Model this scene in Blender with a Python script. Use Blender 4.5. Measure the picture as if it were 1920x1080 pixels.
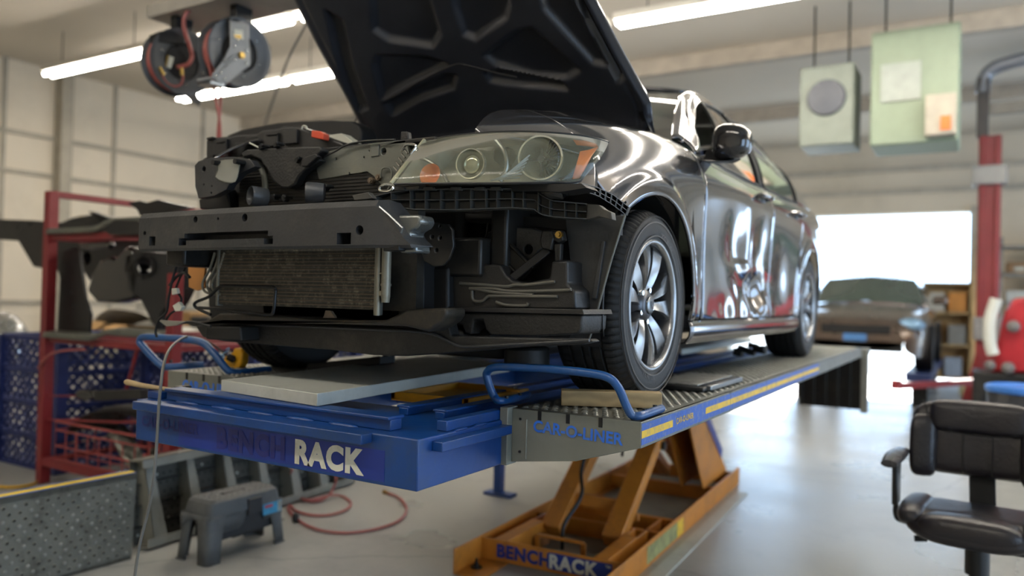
import bpy, bmesh, math, random
from mathutils import Vector, Matrix
R = math.radians
pi = math.pi
random.seed(7)
for _o in list(bpy.data.objects):
    bpy.data.objects.remove(_o)
scene = bpy.context.scene
col = scene.collection
RZ = 1.0617                     # height of the runway surface the car stands on

# ---------------------------------------------------------------- camera
YAW, PIT, ROL, FPX = 0.5389, 0.01275, 0.02457, 1455.7
CAM = Vector((1.8486, -2.5157, 0.3384 + RZ))
_w = Vector((-math.sin(YAW) * math.cos(PIT), math.cos(YAW) * math.cos(PIT), math.sin(PIT)))
_r = Vector((math.cos(YAW), math.sin(YAW), 0))
_u = _r.cross(_w)
_r2 = _r * math.cos(ROL) + _u * math.sin(ROL)
_u2 = -_r * math.sin(ROL) + _u * math.cos(ROL)
cd = bpy.data.cameras.new('camera')
cam = bpy.data.objects.new('camera', cd)
col.objects.link(cam)
cd.sensor_width = 36
cd.lens = 36 * FPX / 1920
cd.clip_start = .05
cd.clip_end = 300
M = Matrix((( _r2.x, _u2.x, -_w.x, CAM.x), (_r2.y, _u2.y, -_w.y, CAM.y), (_r2.z, _u2.z, -_w.z, CAM.z), (0, 0, 0, 1)))
cam.matrix_world = M
cd.dof.use_dof = True
cd.dof.focus_distance = 2.25
cd.dof.aperture_fstop = 1.3
scene.camera = cam

# ---------------------------------------------------------------- light and exposure
scene.view_settings.view_transform = 'Standard'
scene.view_settings.look = 'None'
scene.view_settings.gamma = 1
scene.view_settings.use_curve_mapping = False
scene.view_settings.exposure = 0.3
scene.cycles.max_bounces = 7
scene.cycles.diffuse_bounces = 3
scene.cycles.glossy_bounces = 4
scene.cycles.transmission_bounces = 4
scene.cycles.transparent_max_bounces = 8
scene.cycles.caustics_reflective = False
scene.cycles.caustics_refractive = False
scene.cycles.sample_clamp_indirect = 6
scene.cycles.use_denoising = True
world = bpy.data.worlds.new('world')
scene.world = world
world.use_nodes = True
_bg = world.node_tree.nodes['Background']
_bg.inputs[0].default_value = (.52, .73, 1, 1)
_bg.inputs[1].default_value = 4.6
TUBE_STRENGTH = 40
sd = bpy.data.lights.new('sun', 'SUN')
sd.energy = 9
sd.angle = R(1)
sd.color = (1, .95, .88)
sun = bpy.data.objects.new('sun', sd)
col.objects.link(sun)
sun.rotation_euler = (R(-67), 0, R(8))


def ray(px, py):
    return _w + _r2 * ((px - 960) / FPX) - _u2 * ((py - 540) / FPX)


def PX(px, py, ax, val):
    """the point of the place seen at a photograph pixel, on the plane ax = val (z given from the floor)"""
    d = ray(px, py)
    i = 'xyz'.index(ax)
    return CAM + d * ((val - CAM[i]) / d[i])


# ---------------------------------------------------------------- mesh helper
def cr(pts, n=8, closed=False):
    """Catmull-Rom through points"""
    P = [Vector(p) for p in pts]
    out = []
    m = len(P)
    rng = range(m) if closed else range(m - 1)
    for i in rng:
        p0 = P[(i - 1) % m] if (closed or i > 0) else P[0] * 2 - P[1]
        p1, p2 = P[i], P[(i + 1) % m]
        p3 = P[(i + 2) % m] if (closed or i + 2 < m) else P[-1] * 2 - P[-2]
        for k in range(n):
            t = k / n
            out.append(.5 * ((2 * p1) + (p2 - p0) * t + (2 * p0 - 5 * p1 + 4 * p2 - p3) * t * t + (3 * p1 - p0 - 3 * p2 + p3) * t ** 3))
    if not closed:
        out.append(P[-1].copy())
    return out


def interp(tab, x):
    if x <= tab[0][0]:
        return tab[0][1]
    for (a, b), (c, d) in zip(tab, tab[1:]):
        if x <= c:
            return b + (d - b) * (x - a) / (c - a)
    return tab[-1][1]


def sinterp(tab, x):
    """smooth interpolation in a table"""
    n = len(tab)
    if x <= tab[0][0]:
        return tab[0][1]
    if x >= tab[-1][0]:
        return tab[-1][1]
    for i in range(n - 1):
        if x <= tab[i + 1][0]:
            break
    x0, y0 = tab[i]
    x1, y1 = tab[i + 1]
    h = x1 - x0
    def sl(j):
        if j <= 0 or j >= n - 1:
            j0, j1 = max(0, j - 1), min(n - 1, j + 1)
            return (tab[j1][1] - tab[j0][1]) / (tab[j1][0] - tab[j0][0])
        a = (tab[j][1] - tab[j - 1][1]) / (tab[j][0] - tab[j - 1][0])
        b = (tab[j + 1][1] - tab[j][1]) / (tab[j + 1][0] - tab[j][0])
        return 0 if a * b <= 0 else 2 * a * b / (a + b)
    m0, m1 = sl(i) * h, sl(i + 1) * h
    t = (x - x0) / h
    return (2 * t ** 3 - 3 * t * t + 1) * y0 + (t ** 3 - 2 * t * t + t) * m0 + (-2 * t ** 3 + 3 * t * t) * y1 + (t ** 3 - t * t) * m1


class MB:
    def __init__(s):
        s.v = []
        s.f = []

    def add(s, vs, fs):
        n = len(s.v)
        s.v += [Vector(v) for v in vs]
        s.f += [tuple(i + n for i in f) for f in fs]
        return s

    def box(s, c, d, rot=None):
        c = Vector(c)
        hx, hy, hz = d[0] / 2, d[1] / 2, d[2] / 2
        vs = [Vector((x, y, z)) for x in (-hx, hx) for y in (-hy, hy) for z in (-hz, hz)]
        if rot is not None:
            vs = [rot @ v for v in vs]
        return s.add([v + c for v in vs], [(0, 1, 3, 2), (4, 6, 7, 5), (0, 4, 5, 1), (2, 3, 7, 6), (0, 2, 6, 4), (1, 5, 7, 3)])

    def bb(s, x0, x1, y0, y1, z0, z1):
        return s.box(((x0 + x1) / 2, (y0 + y1) / 2, (z0 + z1) / 2), (abs(x1 - x0), abs(y1 - y0), abs(z1 - z0)))

    def bar(s, a, b, w, h, up=(0, 0, 1)):
        """box beam from a to b, w across, h along up"""
        a, b = Vector(a), Vector(b)
        d = (b - a)
        L = d.length
        d.normalize()
        x = d.cross(Vector(up))
        if x.length < 1e-5:
            x = d.cross(Vector((1, 0, 0)))
        x.normalize()
        z = x.cross(d).normalized()
        rot = Matrix((x, d, z)).transposed()
        return s.box((a + b) / 2, (w, L, h), rot)

    def cyl(s, a, b, r, r2=None, n=20, cap=True):
        a, b = Vector(a), Vector(b)
        r2 = r if r2 is None else r2
        d = (b - a).normalized()
        x = d.cross(Vector((0, 0, 1)))
        if x.length < 1e-4:
            x = Vector((1, 0, 0))
        x.normalize()
        y = d.cross(x)
        vs = []
        for p, rr in ((a, r), (b, r2)):
            for k in range(n):
                t = 2 * pi * k / n
                vs.append(p + (x * math.cos(t) + y * math.sin(t)) * rr)
        fs = [(k, (k + 1) % n, n + (k + 1) % n, n + k) for k in range(n)]
        if cap:
            fs += [tuple(range(n))[::-1], tuple(range(n, 2 * n))]
        return s.add(vs, fs)

    def tube(s, pts, r, n=10, closed=False, cap=True):
        P = [Vector(p) for p in pts]
        m = len(P)
        rad = r if callable(r) else (lambda t: r)
        prev = None
        vs = []
        for i, p in enumerate(P):
            if closed:
                d = P[(i + 1) % m] - P[i - 1]
            else:
                d = P[min(i + 1, m - 1)] - P[max(i - 1, 0)]
            d.normalize()
            if prev is None:
                x = d.cross(Vector((0, 0, 1)))
                if x.length < 1e-3:
                    x = d.cross(Vector((1, 0, 0)))
            else:
                x = prev - d * prev.dot(d)
            x.normalize()
            prev = x
            y = d.cross(x)
            rr = rad(i / max(1, m - 1))
            for k in range(n):
                t = 2 * pi * k / n
                vs.append(p + (x * math.cos(t) + y * math.sin(t)) * rr)
        fs = []
        for i in range(m if closed else m - 1):
            j = (i + 1) % m
            for k in range(n):
                fs.append((i * n + k, i * n + (k + 1) % n, j * n + (k + 1) % n, j * n + k))
        if not closed and cap:
            fs += [tuple(range(n))[::-1], tuple(range((m - 1) * n, m * n))]
        return s.add(vs, fs)

    def lathe(s, prof, o, ax, n=48, closed=False):
        """prof = [(radius, height along axis)]"""
        o, ax = Vector(o), Vector(ax).normalized()
        x = ax.cross(Vector((0, 0, 1)))
        if x.length < 1e-3:
            x = Vector((1, 0, 0))
        x.normalize()
        y = ax.cross(x)
        m = len(prof)
        vs = []
        for k in range(n):
            t = 2 * pi * k / n
            e = x * math.cos(t) + y * math.sin(t)
            vs += [o + e * r + ax * h for r, h in prof]
        fs = []
        for k in range(n):
            k2 = (k + 1) % n
            for i in range(m if closed else m - 1):
                j = (i + 1) % m
                fs.append((k * m + i, k2 * m + i, k2 * m + j, k * m + j))
        return s.add(vs, fs)

    def prism(s, poly, d):
        """3-D polygon (list of points) extruded by vector d"""
        P = [Vector(p) for p in poly]
        d = Vector(d)
        n = len(P)
        nrm = Vector((0, 0, 0))
        for i in range(n):
            nrm += P[i].cross(P[(i + 1) % n])
        if nrm.dot(d) > 0:
            P.reverse()
        vs = P + [p + d for p in P]
        fs = [tuple(range(n)), tuple(range(2 * n - 1, n - 1, -1))] + [((i + 1) % n, i, n + i, n + (i + 1) % n) for i in range(n)]
        return s.add(vs, fs)

    def pxp(s, pts, y, depth, ax='y'):
        """outline at photograph pixels on the plane ax = y, extruded depth away from the viewer"""
        P = [PX(a, b, ax, y) for a, b in pts]
        d = {'y': (0, depth, 0), 'x': (-depth, 0, 0), 'z': (0, 0, -depth)}[ax]
        return s.prism(P, d)

    def grid(s, rows, closed_u=False):
        m, n = len(rows), len(rows[0])
        vs = [p for r in rows for p in r]
        fs = []
        for i in range(m - 1):
            for j in range(n if closed_u else n - 1):
                k = (j + 1) % n
                fs.append((i * n + j, i * n + k, (i + 1) * n + k, (i + 1) * n + j))
        return s.add(vs, fs)

    def sphere(s, c, r, sc=(1, 1, 1), n=16, m=10):
        rows = []
        c = Vector(c)
        for i in range(m + 1):
            a = pi * i / m
            rows.append([c + Vector((r * sc[0] * math.sin(a) * math.cos(2 * pi * k / n), r * sc[1] * math.sin(a) * math.sin(2 * pi * k / n), r * sc[2] * math.cos(a))) for k in range(n)])
        return s.grid(rows, True)

    def text(s, txt, o, u, v, size, off=0.0, depth=.0008, sp=1.0, align='LEFT', sx=1.0):
        """letters starting at o, running along u, upright along v"""
        c = bpy.data.curves.new('t', 'FONT')
        c.body = txt
        c.size = 1
        c.offset = off
        c.extrude = 0
        c.space_character = sp
        c.align_x = align
        c.resolution_u = 4
        ob = bpy.data.objects.new('t', c)
        col.objects.link(ob)
        me = bpy.data.meshes.new_from_object(ob.evaluated_get(bpy.context.evaluated_depsgraph_get()))
        o, u, v = Vector(o), Vector(u).normalized(), Vector(v)
        v = (v - u * v.dot(u)).normalized()
        nn = u.cross(v)
        vs = [o + u * (p.co.x * size * sx) + v * (p.co.y * size) + nn * depth for p in me.vertices]
        fs = [tuple(q.vertices) for q in me.polygons]
        bpy.data.objects.remove(ob)
        bpy.data.curves.remove(c)
        bpy.data.meshes.remove(me)
        return s.add(vs, fs)


ROOT_LOC = {}


def rootof(o):
    while o.parent:
        o = o.parent
    return o


SPLIT = {'posts', 'frame_rail', 'round_caps', 'seats', 'clips', 'retainer_tabs', 'weld_beads', 'bolts', 'rivets', 'uprights', 'wheels', 'fuse_box_ribs', 'support_studs',
         'brass_fittings', 'blue_ties', 'hanger_rods', 'hanging_hose', 'lug_nuts', 'side_windows', 'suspension_arms', 'skirt_tabs', 'edge_joints', 'coolant_pipes', 'hanger',
         'lamp_tube', 'shelf_boards', 'edge_channels', 'gussets', 'connector', 'stitching', 'adjuster_leg', 'air_duct', 'yellow_stripe', 'lift_crossbeam', 'tail_post', 'flaps', 'end_tank', 'clamping_rails'}
SINGLE = {'posts': 'post', 'round_caps': 'round_cap', 'seats': 'seat', 'clips': 'clip', 'retainer_tabs': 'retainer_tab', 'weld_beads': 'weld_bead', 'bolts': 'bolt', 'rivets': 'rivet', 'uprights': 'upright',
          'wheels': 'caster_wheel', 'fuse_box_ribs': 'fuse_box_rib', 'support_studs': 'support_stud', 'brass_fittings': 'brass_fitting', 'blue_ties': 'blue_tie', 'hanger_rods': 'hanger_rod',
          'lug_nuts': 'lug_nut', 'side_windows': 'side_window', 'suspension_arms': 'suspension_arm', 'skirt_tabs': 'skirt_tab', 'edge_joints': 'edge_joint', 'coolant_pipes': 'coolant_pipe',
          'shelf_boards': 'shelf_board', 'edge_channels': 'edge_channel', 'gussets': 'gusset', 'flaps': 'flap', 'clamping_rails': 'clamping_rail', 'stitching': 'stitch_line'}


def islands(mb):
    p = list(range(len(mb.v)))

    def find(a):
        while p[a] != a:
            p[a] = p[p[a]]
            a = p[a]
        return a
    for f in mb.f:
        for i in f[1:]:
            p[find(i)] = find(f[0])
    g = {}
    for f in mb.f:
        g.setdefault(find(f[0]), []).append(f)
    out = []
    for fs in g.values():
        q = MB()
        ix = {}
        for f in fs:
            for i in f:
                if i not in ix:
                    ix[i] = len(q.v)
                    q.v.append(mb.v[i])
            q.f.append(tuple(ix[i] for i in f))
        out.append(q)
    return out


def obj(name, mb, m, parent=None, smooth=35, bevel=0, seg=2, solid=0, sub=0, origin=None):
    if name in SPLIT and parent is not None:
        q = islands(mb)
        if 1 < len(q) <= 60:
            return [obj1(SINGLE.get(name, name), x, m, parent, smooth, bevel, seg, solid, sub, origin) for x in q][0]
    return obj1(name, mb, m, parent, smooth, bevel, seg, solid, sub, origin)


def obj1(name, mb, m, parent=None, smooth=35, bevel=0, seg=2, solid=0, sub=0, origin=None):
    me = bpy.data.meshes.new(name)
    off = Vector((0, 0, 0))
    if parent is not None:
        off = Vector(rootof(parent)['_o'])
    elif origin is not None:
        off = Vector(origin)
    me.from_pydata([v - off for v in mb.v], [], mb.f)
    me.validate()
    me.update()
    ob = bpy.data.objects.new(name, me)
    col.objects.link(ob)
    if m is not None:
        me.materials.append(m)
    if parent is not None:
        ob.parent = parent
    else:
        ob.location = off
        ob['_o'] = tuple(off)
    if smooth:
        me.polygons.foreach_set('use_smooth', [True] * len(me.polygons))
        if smooth < 180:
            me.set_sharp_from_angle(angle=R(smooth))
    if solid:
        q = ob.modifiers.new('s', 'SOLIDIFY')
        q.thickness = solid
        q.offset = -1
    if bevel:
        q = ob.modifiers.new('b', 'BEVEL')
        q.width = bevel
        q.segments = seg
        q.limit_method = 'ANGLE'
        q.angle_limit = R(40)
    if sub:
        q = ob.modifiers.new('u', 'SUBSURF')
        q.levels = q.render_levels = sub
    return ob


def cut(ob, cutter):
    """carve the cutter out of a part for good"""
    off = Vector(rootof(ob)['_o'])
    me = bpy.data.meshes.new('c')
    me.from_pydata([v - off for v in cutter.v], [], cutter.f)
    c = bpy.data.objects.new('c', me)
    col.objects.link(c)
    for a, b in ((ob, me), (None, me)):
        bm = bmesh.new()
        mm = ob.data if a else me
        bm.from_mesh(mm)
        bmesh.ops.recalc_face_normals(bm, faces=bm.faces)
        bm.to_mesh(mm)
        bm.free()
    loc = ob.parent
    c.parent = loc
    if loc is None:
        c.location = ob.location
    q = ob.modifiers.new('x', 'BOOLEAN')
    q.object = c
    q.operation = 'DIFFERENCE'
    q.solver = 'EXACT'
    while ob.modifiers[0] != q:
        bpy.context.view_layer.objects.active = ob
        ob.modifiers.move(len(ob.modifiers) - 1, 0)
    others = [x for x in ob.modifiers if x != q]
    for x in others:
        x.show_viewport = False
    dg = bpy.context.evaluated_depsgraph_get()
    nm = bpy.data.meshes.new_from_object(ob.evaluated_get(dg))
    ob.modifiers.remove(q)
    for x in others:
        x.show_viewport = True
    nm.polygons.foreach_set('use_smooth', [True] * len(nm.polygons))
    nm.set_sharp_from_angle(angle=R(30))
    ob.data = nm
    bpy.data.objects.remove(c)


def thing(name, label, cat, loc=(0, 0, 0), group=None):
    o = bpy.data.objects.new(name, None)
    col.objects.link(o)
    o.location = loc
    o['_o'] = tuple(loc)
    o['label'] = label
    o['category'] = cat
    if group:
        o['group'] = group
    return o


def part(name, parent):
    """an empty that holds the pieces of one part"""
    o = bpy.data.objects.new(name, None)
    col.objects.link(o)
    o.parent = parent
    return o


def tag(o, label, cat, group=None):
    o['label'] = label
    o['category'] = cat
    if group:
        o['group'] = group
    return o


def struct(name, mb, m, **k):
    o = obj(name, mb, m, **k)
    o['kind'] = 'structure'
    return o


def lab(o, s):
    o['label'] = s
    return o


def dup(root, loc, rotz=0, label=None):
    r = root.copy()
    col.objects.link(r)
    r.location = loc
    r.rotation_euler = (0, 0, rotz)
    if label:
        r['label'] = label
    for ch in list(root.children):
        c = ch.copy()
        col.objects.link(c)
        c.parent = r
        for g in ch.children:
            d = g.copy()
            col.objects.link(d)
            d.parent = c
    return r


# ---------------------------------------------------------------- materials
def srgb(c):
    if isinstance(c, str):
        c = [int(c[i:i + 2], 16) / 255 for i in (0, 2, 4)]
    return tuple(((x / 12.92) if x <= .04045 else ((x + .055) / 1.055) ** 2.4) for x in c)


def mat(name, c, rough=.5, metal=0, var=.12, scale=6, bump=0, bscale=60, coat=0, dirt=None, damt=.4, emit=None, estr=1, spec=.5, rvar=.1, alpha=1, trans=0, dscale=3.0):
    m = bpy.data.materials.new(name)
    m.use_nodes = True
    nt = m.node_tree
    N, L = nt.nodes, nt.links
    b = N['Principled BSDF']
    c = srgb(c)
    tc = N.new('ShaderNodeTexCoord')
    nz = N.new('ShaderNodeTexNoise')
    nz.inputs['Scale'].default_value = scale
    nz.inputs['Detail'].default_value = 6
    L.new(tc.outputs['Object'], nz.inputs['Vector'])
    rp = N.new('ShaderNodeValToRGB')
    rp.color_ramp.elements[0].position = .3
    rp.color_ramp.elements[1].position = .7
    rp.color_ramp.elements[0].color = (*[max(0, x * (1 - var)) for x in c], 1)
    rp.color_ramp.elements[1].color = (*[min(1, x * (1 + var)) for x in c], 1)
    L.new(nz.outputs[0], rp.inputs[0])
    out = rp.outputs[0]
    if dirt:
        n2 = N.new('ShaderNodeTexNoise')
        n2.inputs['Scale'].default_value = dscale
        n2.inputs['Detail'].default_value = 9
        n2.inputs['Roughness'].default_value = .72
        L.new(tc.outputs['Object'], n2.inputs['Vector'])
        r2 = N.new('ShaderNodeValToRGB')
        r2.color_ramp.elements[0].position = .5
        r2.color_ramp.elements[1].position = .68
        r2.color_ramp.elements[0].color = (0, 0, 0, 1)
        r2.color_ramp.elements[1].color = (damt, damt, damt, 1)
        L.new(n2.outputs[0], r2.inputs[0])
        mx = N.new('ShaderNodeMix')
        mx.data_type = 'RGBA'
        L.new(r2.outputs[0], mx.inputs[0])
        L.new(out, mx.inputs[6])
        mx.inputs[7].default_value = (*srgb(dirt), 1)
        out = mx.outputs[2]
    L.new(out, b.inputs['Base Color'])
    mr = N.new('ShaderNodeMapRange')
    mr.inputs['To Min'].default_value = max(.02, rough - rvar)
    mr.inputs['To Max'].default_value = min(1, rough + rvar)
    L.new(nz.outputs[0], mr.inputs[0])
    L.new(mr.outputs[0], b.inputs['Roughness'])
    b.inputs['Metallic'].default_value = metal
    b.inputs['Specular IOR Level'].default_value = spec
    if coat:
        b.inputs['Coat Weight'].default_value = coat
        b.inputs['Coat Roughness'].default_value = .04
    if bump:
        n3 = N.new('ShaderNodeTexNoise')
        n3.inputs['Scale'].default_value = bscale
        n3.inputs['Detail'].default_value = 4
        L.new(tc.outputs['Object'], n3.inputs['Vector'])
        bp = N.new('ShaderNodeBump')
        bp.inputs['Strength'].default_value = bump
        bp.inputs['Distance'].default_value = .01
        L.new(n3.outputs[0], bp.inputs['Height'])
        L.new(bp.outputs[0], b.inputs['Normal'])
    if emit:
        b.inputs['Emission Color'].default_value = (*srgb(emit), 1)
        b.inputs['Emission Strength'].default_value = estr
    if alpha < 1:
        b.inputs['Alpha'].default_value = alpha
    if trans:
        b.inputs['Transmission Weight'].default_value = trans
    return m


def glassy(name, tint, clear=.75, rough=.05, haze=0.0, hazecol='c8c8b0', ior=1.5):
    """thin glass or clear plastic: see-through with gloss and an optional weathered haze"""
    m = bpy.data.materials.new(name)
    m.use_nodes = True
    nt = m.node_tree
    N, L = nt.nodes, nt.links
    N.remove(N['Principled BSDF'])
    o = N['Material Output']
    t = N.new('ShaderNodeBsdfTransparent')
    t.inputs[0].default_value = (*srgb(tint), 1)
    g = N.new('ShaderNodeBsdfGlossy')
    g.inputs['Roughness'].default_value = rough
    fr = N.new('ShaderNodeFresnel')
    fr.inputs[0].default_value = ior
    ad = N.new('ShaderNodeMath')
    ad.operation = 'ADD'
    ad.use_clamp = True
    L.new(fr.outputs[0], ad.inputs[0])
    ad.inputs[1].default_value = 1 - clear
    mx = N.new('ShaderNodeMixShader')
    L.new(ad.outputs[0], mx.inputs[0])
    L.new(t.outputs[0], mx.inputs[1])
    L.new(g.outputs[0], mx.inputs[2])
    out = mx.outputs[0]
    if haze:
        d = N.new('ShaderNodeBsdfDiffuse')
        d.inputs[0].default_value = (*srgb(hazecol), 1)
        tc = N.new('ShaderNodeTexCoord')
        nz = N.new('ShaderNodeTexNoise')
        nz.inputs['Scale'].default_value = 5
        nz.inputs['Detail'].default_value = 5
        L.new(tc.outputs['Object'], nz.inputs['Vector'])
        mr = N.new('ShaderNodeMapRange')
        mr.inputs['From Min'].default_value = .35
        mr.inputs['From Max'].default_value = .7
        mr.inputs['To Min'].default_value = haze * .45
        mr.inputs['To Max'].default_value = haze * 1.3
        L.new(nz.outputs[0], mr.inputs[0])
        m2 = N.new('ShaderNodeMixShader')
        L.new(mr.outputs[0], m2.inputs[0])
        L.new(out, m2.inputs[1])
        L.new(d.outputs[0], m2.inputs[2])
        out = m2.outputs[0]
    L.new(out, o.inputs[0])
    return m


def emat(name, c, s):
    m = bpy.data.materials.new(name)
    m.use_nodes = True
    b = m.node_tree.nodes['Principled BSDF']
    b.inputs['Base Color'].default_value = (*srgb(c), 1)
    b.inputs['Emission Color'].default_value = (*srgb(c), 1)
    b.inputs['Emission Strength'].default_value = s
    return m


K = dict(
    black_plastic=mat('black_plastic', '1a1a1b', .45, bump=.15, bscale=200, dirt='3a3631', damt=.35),
    dusty_black=mat('dusty_black', '1a1a1a', .55, bump=.2, bscale=120, dirt='4c463d', damt=.5, dscale=6),
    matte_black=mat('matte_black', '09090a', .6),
    beam_grey=mat('beam_grey', '2f3032', .45, bump=.12, bscale=90, dirt='4e4b45', damt=.6, dscale=5),
    support_grey=mat('support_grey', '6b6d66', .45, metal=.3, bump=.1, dirt='8b8872', damt=.4),
    dark_metal=mat('dark_metal', '1f2021', .4, metal=.4, dirt='453f36', damt=.5),
    satin_metal=mat('satin_metal', '85888a', .3, metal=.9),
    alu=mat('alu', 'c3c5bd', .45, metal=.15, var=.08, bump=.06, bscale=150, dirt='6e6e64', damt=.4),
    alu_dirty=mat('alu_dirty', '8a8a82', .45, metal=.55, var=.12, dirt='4c4a42', damt=.6, bump=.1),
    rim=mat('rim', '9c9d9f', .27, metal=.9, var=.04),
    rim_dark=mat('rim_dark', '55565a', .35, metal=.8),
    chrome=mat('chrome', 'd8d8d4', .08, metal=1, var=.02, rvar=.02),
    rubber=mat('rubber', '0b0b0c', .62, bump=.08, bscale=150, dirt='1f1d1b', damt=.4),
    rubber_text=mat('rubber_text', '4e4b49', .6),
    rust=mat('rust', '6a5c4c', .65, metal=.2, var=.3, dirt='3a3530', damt=.7),
    blue=mat('blue', '083a7a', .38, var=.15, scale=4, bump=.08, bscale=40, dirt='33455e', damt=.6, dscale=5),
    blue_tube=mat('blue_tube', '1b4d88', .33, bump=.1, bscale=60, dirt='4a566a', damt=.5, dscale=9),
    sticker_blue=mat('sticker_blue', '1a3288', .35, var=.15),
    faded_blue=mat('faded_blue', '1c2470', .4, var=.2),
    letter_blue=mat('letter_blue', '2b6ad0', .45, dirt='6c7680', damt=.5, dscale=20),
    letter_white=mat('letter_white', 'd8d6c8', .5, dirt='a79f80', damt=.5, dscale=20),
    runway=mat('runway', '74756f', .48, metal=.45, bump=.1, bscale=90, dirt='3c3a35', damt=.6, dscale=6),
    runway_stud=mat('runway_stud', '8b8c86', .42, metal=.55, dirt='4a4841', damt=.6, dscale=8),
    yellow=mat('yellow', 'e0b62a', .45, dirt='5f6a86', damt=.6, dscale=30),
    stripe_blue=mat('stripe_blue', '2b57a8', .45, dirt='8a8a80', damt=.7, dscale=40),
    orange=mat('orange', 'c27c2c', .42, var=.12, bump=.08, dirt='8b5a30', damt=.6, dscale=5),
    orange_dark=mat('orange_dark', '8c5a2e', .55, var=.2, dirt='4d3a2c', damt=.6),
    yellow_paint=mat('yellow_paint', 'd3951c', .45, dirt='8c6a25', damt=.5),
    wood=mat('wood', 'a8916a', .62, var=.2, scale=14, bump=.2, bscale=80),
    red=mat('red', '7b2228', .48, var=.15, dirt='5a3330', damt=.5),
    red_hose=mat('red_hose', '97504c', .5, var=.1),
    orange_red=mat('orange_red', 'c8492c', .45),
    grey_cable=mat('grey_cable', '6d6c68', .5),
    crate_blue=mat('crate_blue', '1c2a62', .5, var=.15, dirt='39436a', damt=.4),
    stool=mat('stool', '4b4d4e', .55, bump=.15, bscale=120, dirt='6c6c68', damt=.4, dscale=6),
    stool_dark=mat('stool_dark', '242527', .55, bump=.1, bscale=120),
    leather=mat('leather', '231f23', .36, bump=.25, bscale=60, var=.12),
    brass=mat('brass', 'a98c4c', .3, metal=.9),
    amber=mat('amber', 'd9793a', .3, var=.15),
    white=mat('white', 'd2d2c8', .55, var=.05),
    white_label=mat('white_label', 'c2c2b4', .5),
    cream=mat('cream', 'c5bfb0', .7, var=.05, scale=1.2),
    cardboard=mat('cardboard', 'b08c5c', .8),
    disc=mat('disc', '4a4744', .45, metal=.7),
    glass=glassy('glass', 'a9c2b4', .86, .02),
    hood_under=mat('hood_under', '303136', .36, var=.12, coat=.3, bump=.03, bscale=30, dirt='3a3b3f', damt=.5),
    paint=mat('paint', '6f6e71', .13, metal=.85, var=.03, scale=2, coat=1, rvar=.01),
    tool_yellow=mat('tool_yellow', 'd9a01c', .35),
)
# ================================================================ the room
def floor_mat():
    m = mat('floor_concrete', 'a3a39e', .3, var=.07, scale=1.3, bump=.08, bscale=30, dirt='77777a', damt=.5, dscale=.8, rvar=.12)
    nt = m.node_tree
    N, L = nt.nodes, nt.links
    b = N['Principled BSDF']
    old = b.inputs['Base Color'].links[0].from_socket
    tc = N.new('ShaderNodeTexCoord')
    # hairline cracks
    nz = N.new('ShaderNodeTexNoise')
    nz.inputs['Scale'].default_value = 1.5
    nz.inputs['Detail'].default_value = 5
    L.new(tc.outputs['Object'], nz.inputs['Vector'])
    mx = N.new('ShaderNodeMix')
    mx.data_type = 'RGBA'
    mx.inputs[0].default_value = .25
    L.new(tc.outputs['Object'], mx.inputs[6])
    L.new(nz.outputs[1], mx.inputs[7])
    vo = N.new('ShaderNodeTexVoronoi')
    vo.feature = 'DISTANCE_TO_EDGE'
    vo.inputs['Scale'].default_value = .55
    L.new(mx.outputs[2], vo.inputs['Vector'])
    mr = N.new('ShaderNodeMapRange')
    mr.inputs['From Min'].default_value = 0
    mr.inputs['From Max'].default_value = .006
    mr.inputs['To Min'].default_value = .45
    mr.inputs['To Max'].default_value = 0
    L.new(vo.outputs[0], mr.inputs[0])
    m2 = N.new('ShaderNodeMix')
    m2.data_type = 'RGBA'
    L.new(mr.outputs[0], m2.inputs[0])
    L.new(old, m2.inputs[6])
    m2.inputs[7].default_value = (.12, .12, .12, 1)
    L.new(m2.outputs[2], b.inputs['Base Color'])
    return m


XL, XR, YB, YF, ZC = -10.8, 8.0, 15.0, -7.0, 4.85
wall_mat = mat('wall_paint', 'd9cebb', .75, var=.04, scale=.6, dirt='b3aa98', damt=.4, dscale=.5)
seam_mat = mat('wall_seam', 'a39c8e', .8)
ceil_mat = mat('ceiling_paint', 'c9c0b2', .8, var=.05, scale=.6)
frame_m = mat('door_frame_paint', 'b9b2a4', .7)
struct('floor', MB().bb(XL, XR, YF, YB + .3, -.2, 0), floor_mat(), smooth=0)
struct('ground', MB().bb(-40, 40, YB + .3, 70, -.2, -.02), mat('yard_concrete', 'c9c6bd', .8), smooth=0)
struct('ceiling', MB().bb(XL, XR, YF, YB + .3, ZC, ZC + .2), ceil_mat, smooth=0)
struct('wall_left', MB().bb(XL - .2, XL, YF, YB + .3, 0, ZC), wall_mat, smooth=0)
m = MB()
m.bb(XL, -2.9, YB, YB + .3, 0, ZC)
m.bb(-2.9, 1.75, YB, YB + .3, 3.3, ZC)
m.bb(1.75, 5.4, YB, YB + .3, 0, ZC)
m.bb(5.4, 7.3, YB, YB + .3, 3.3, ZC)
m.bb(7.3, XR, YB, YB + .3, 0, ZC)
struct('wall_back', m, wall_mat, smooth=0)
m = MB()                                               # wall on the right, with two tall open bays
for a, b in ((YF, -4.5), (-.6, 1.6), (5.6, 8.2), (11.6, YB + .3)):
    m.bb(XR, XR + .2, a, b, 0, ZC)
for a, b in ((-4.5, -.6), (1.6, 5.6), (8.2, 11.6)):
    m.bb(XR, XR + .2, a, b, 3.4, ZC)
struct('wall_right', m, wall_mat, smooth=0)
m = MB()
m.bb(XL, -4, YF - .2, YF, 0, ZC)
m.bb(-4, 1.5, YF - .2, YF, 0, ZC)
m.bb(1.5, XR, YF - .2, YF, 0, ZC)
struct('wall_front', m, wall_mat, smooth=0)
m = MB()                                               # raised seams of the insulated panels on the left wall
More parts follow.
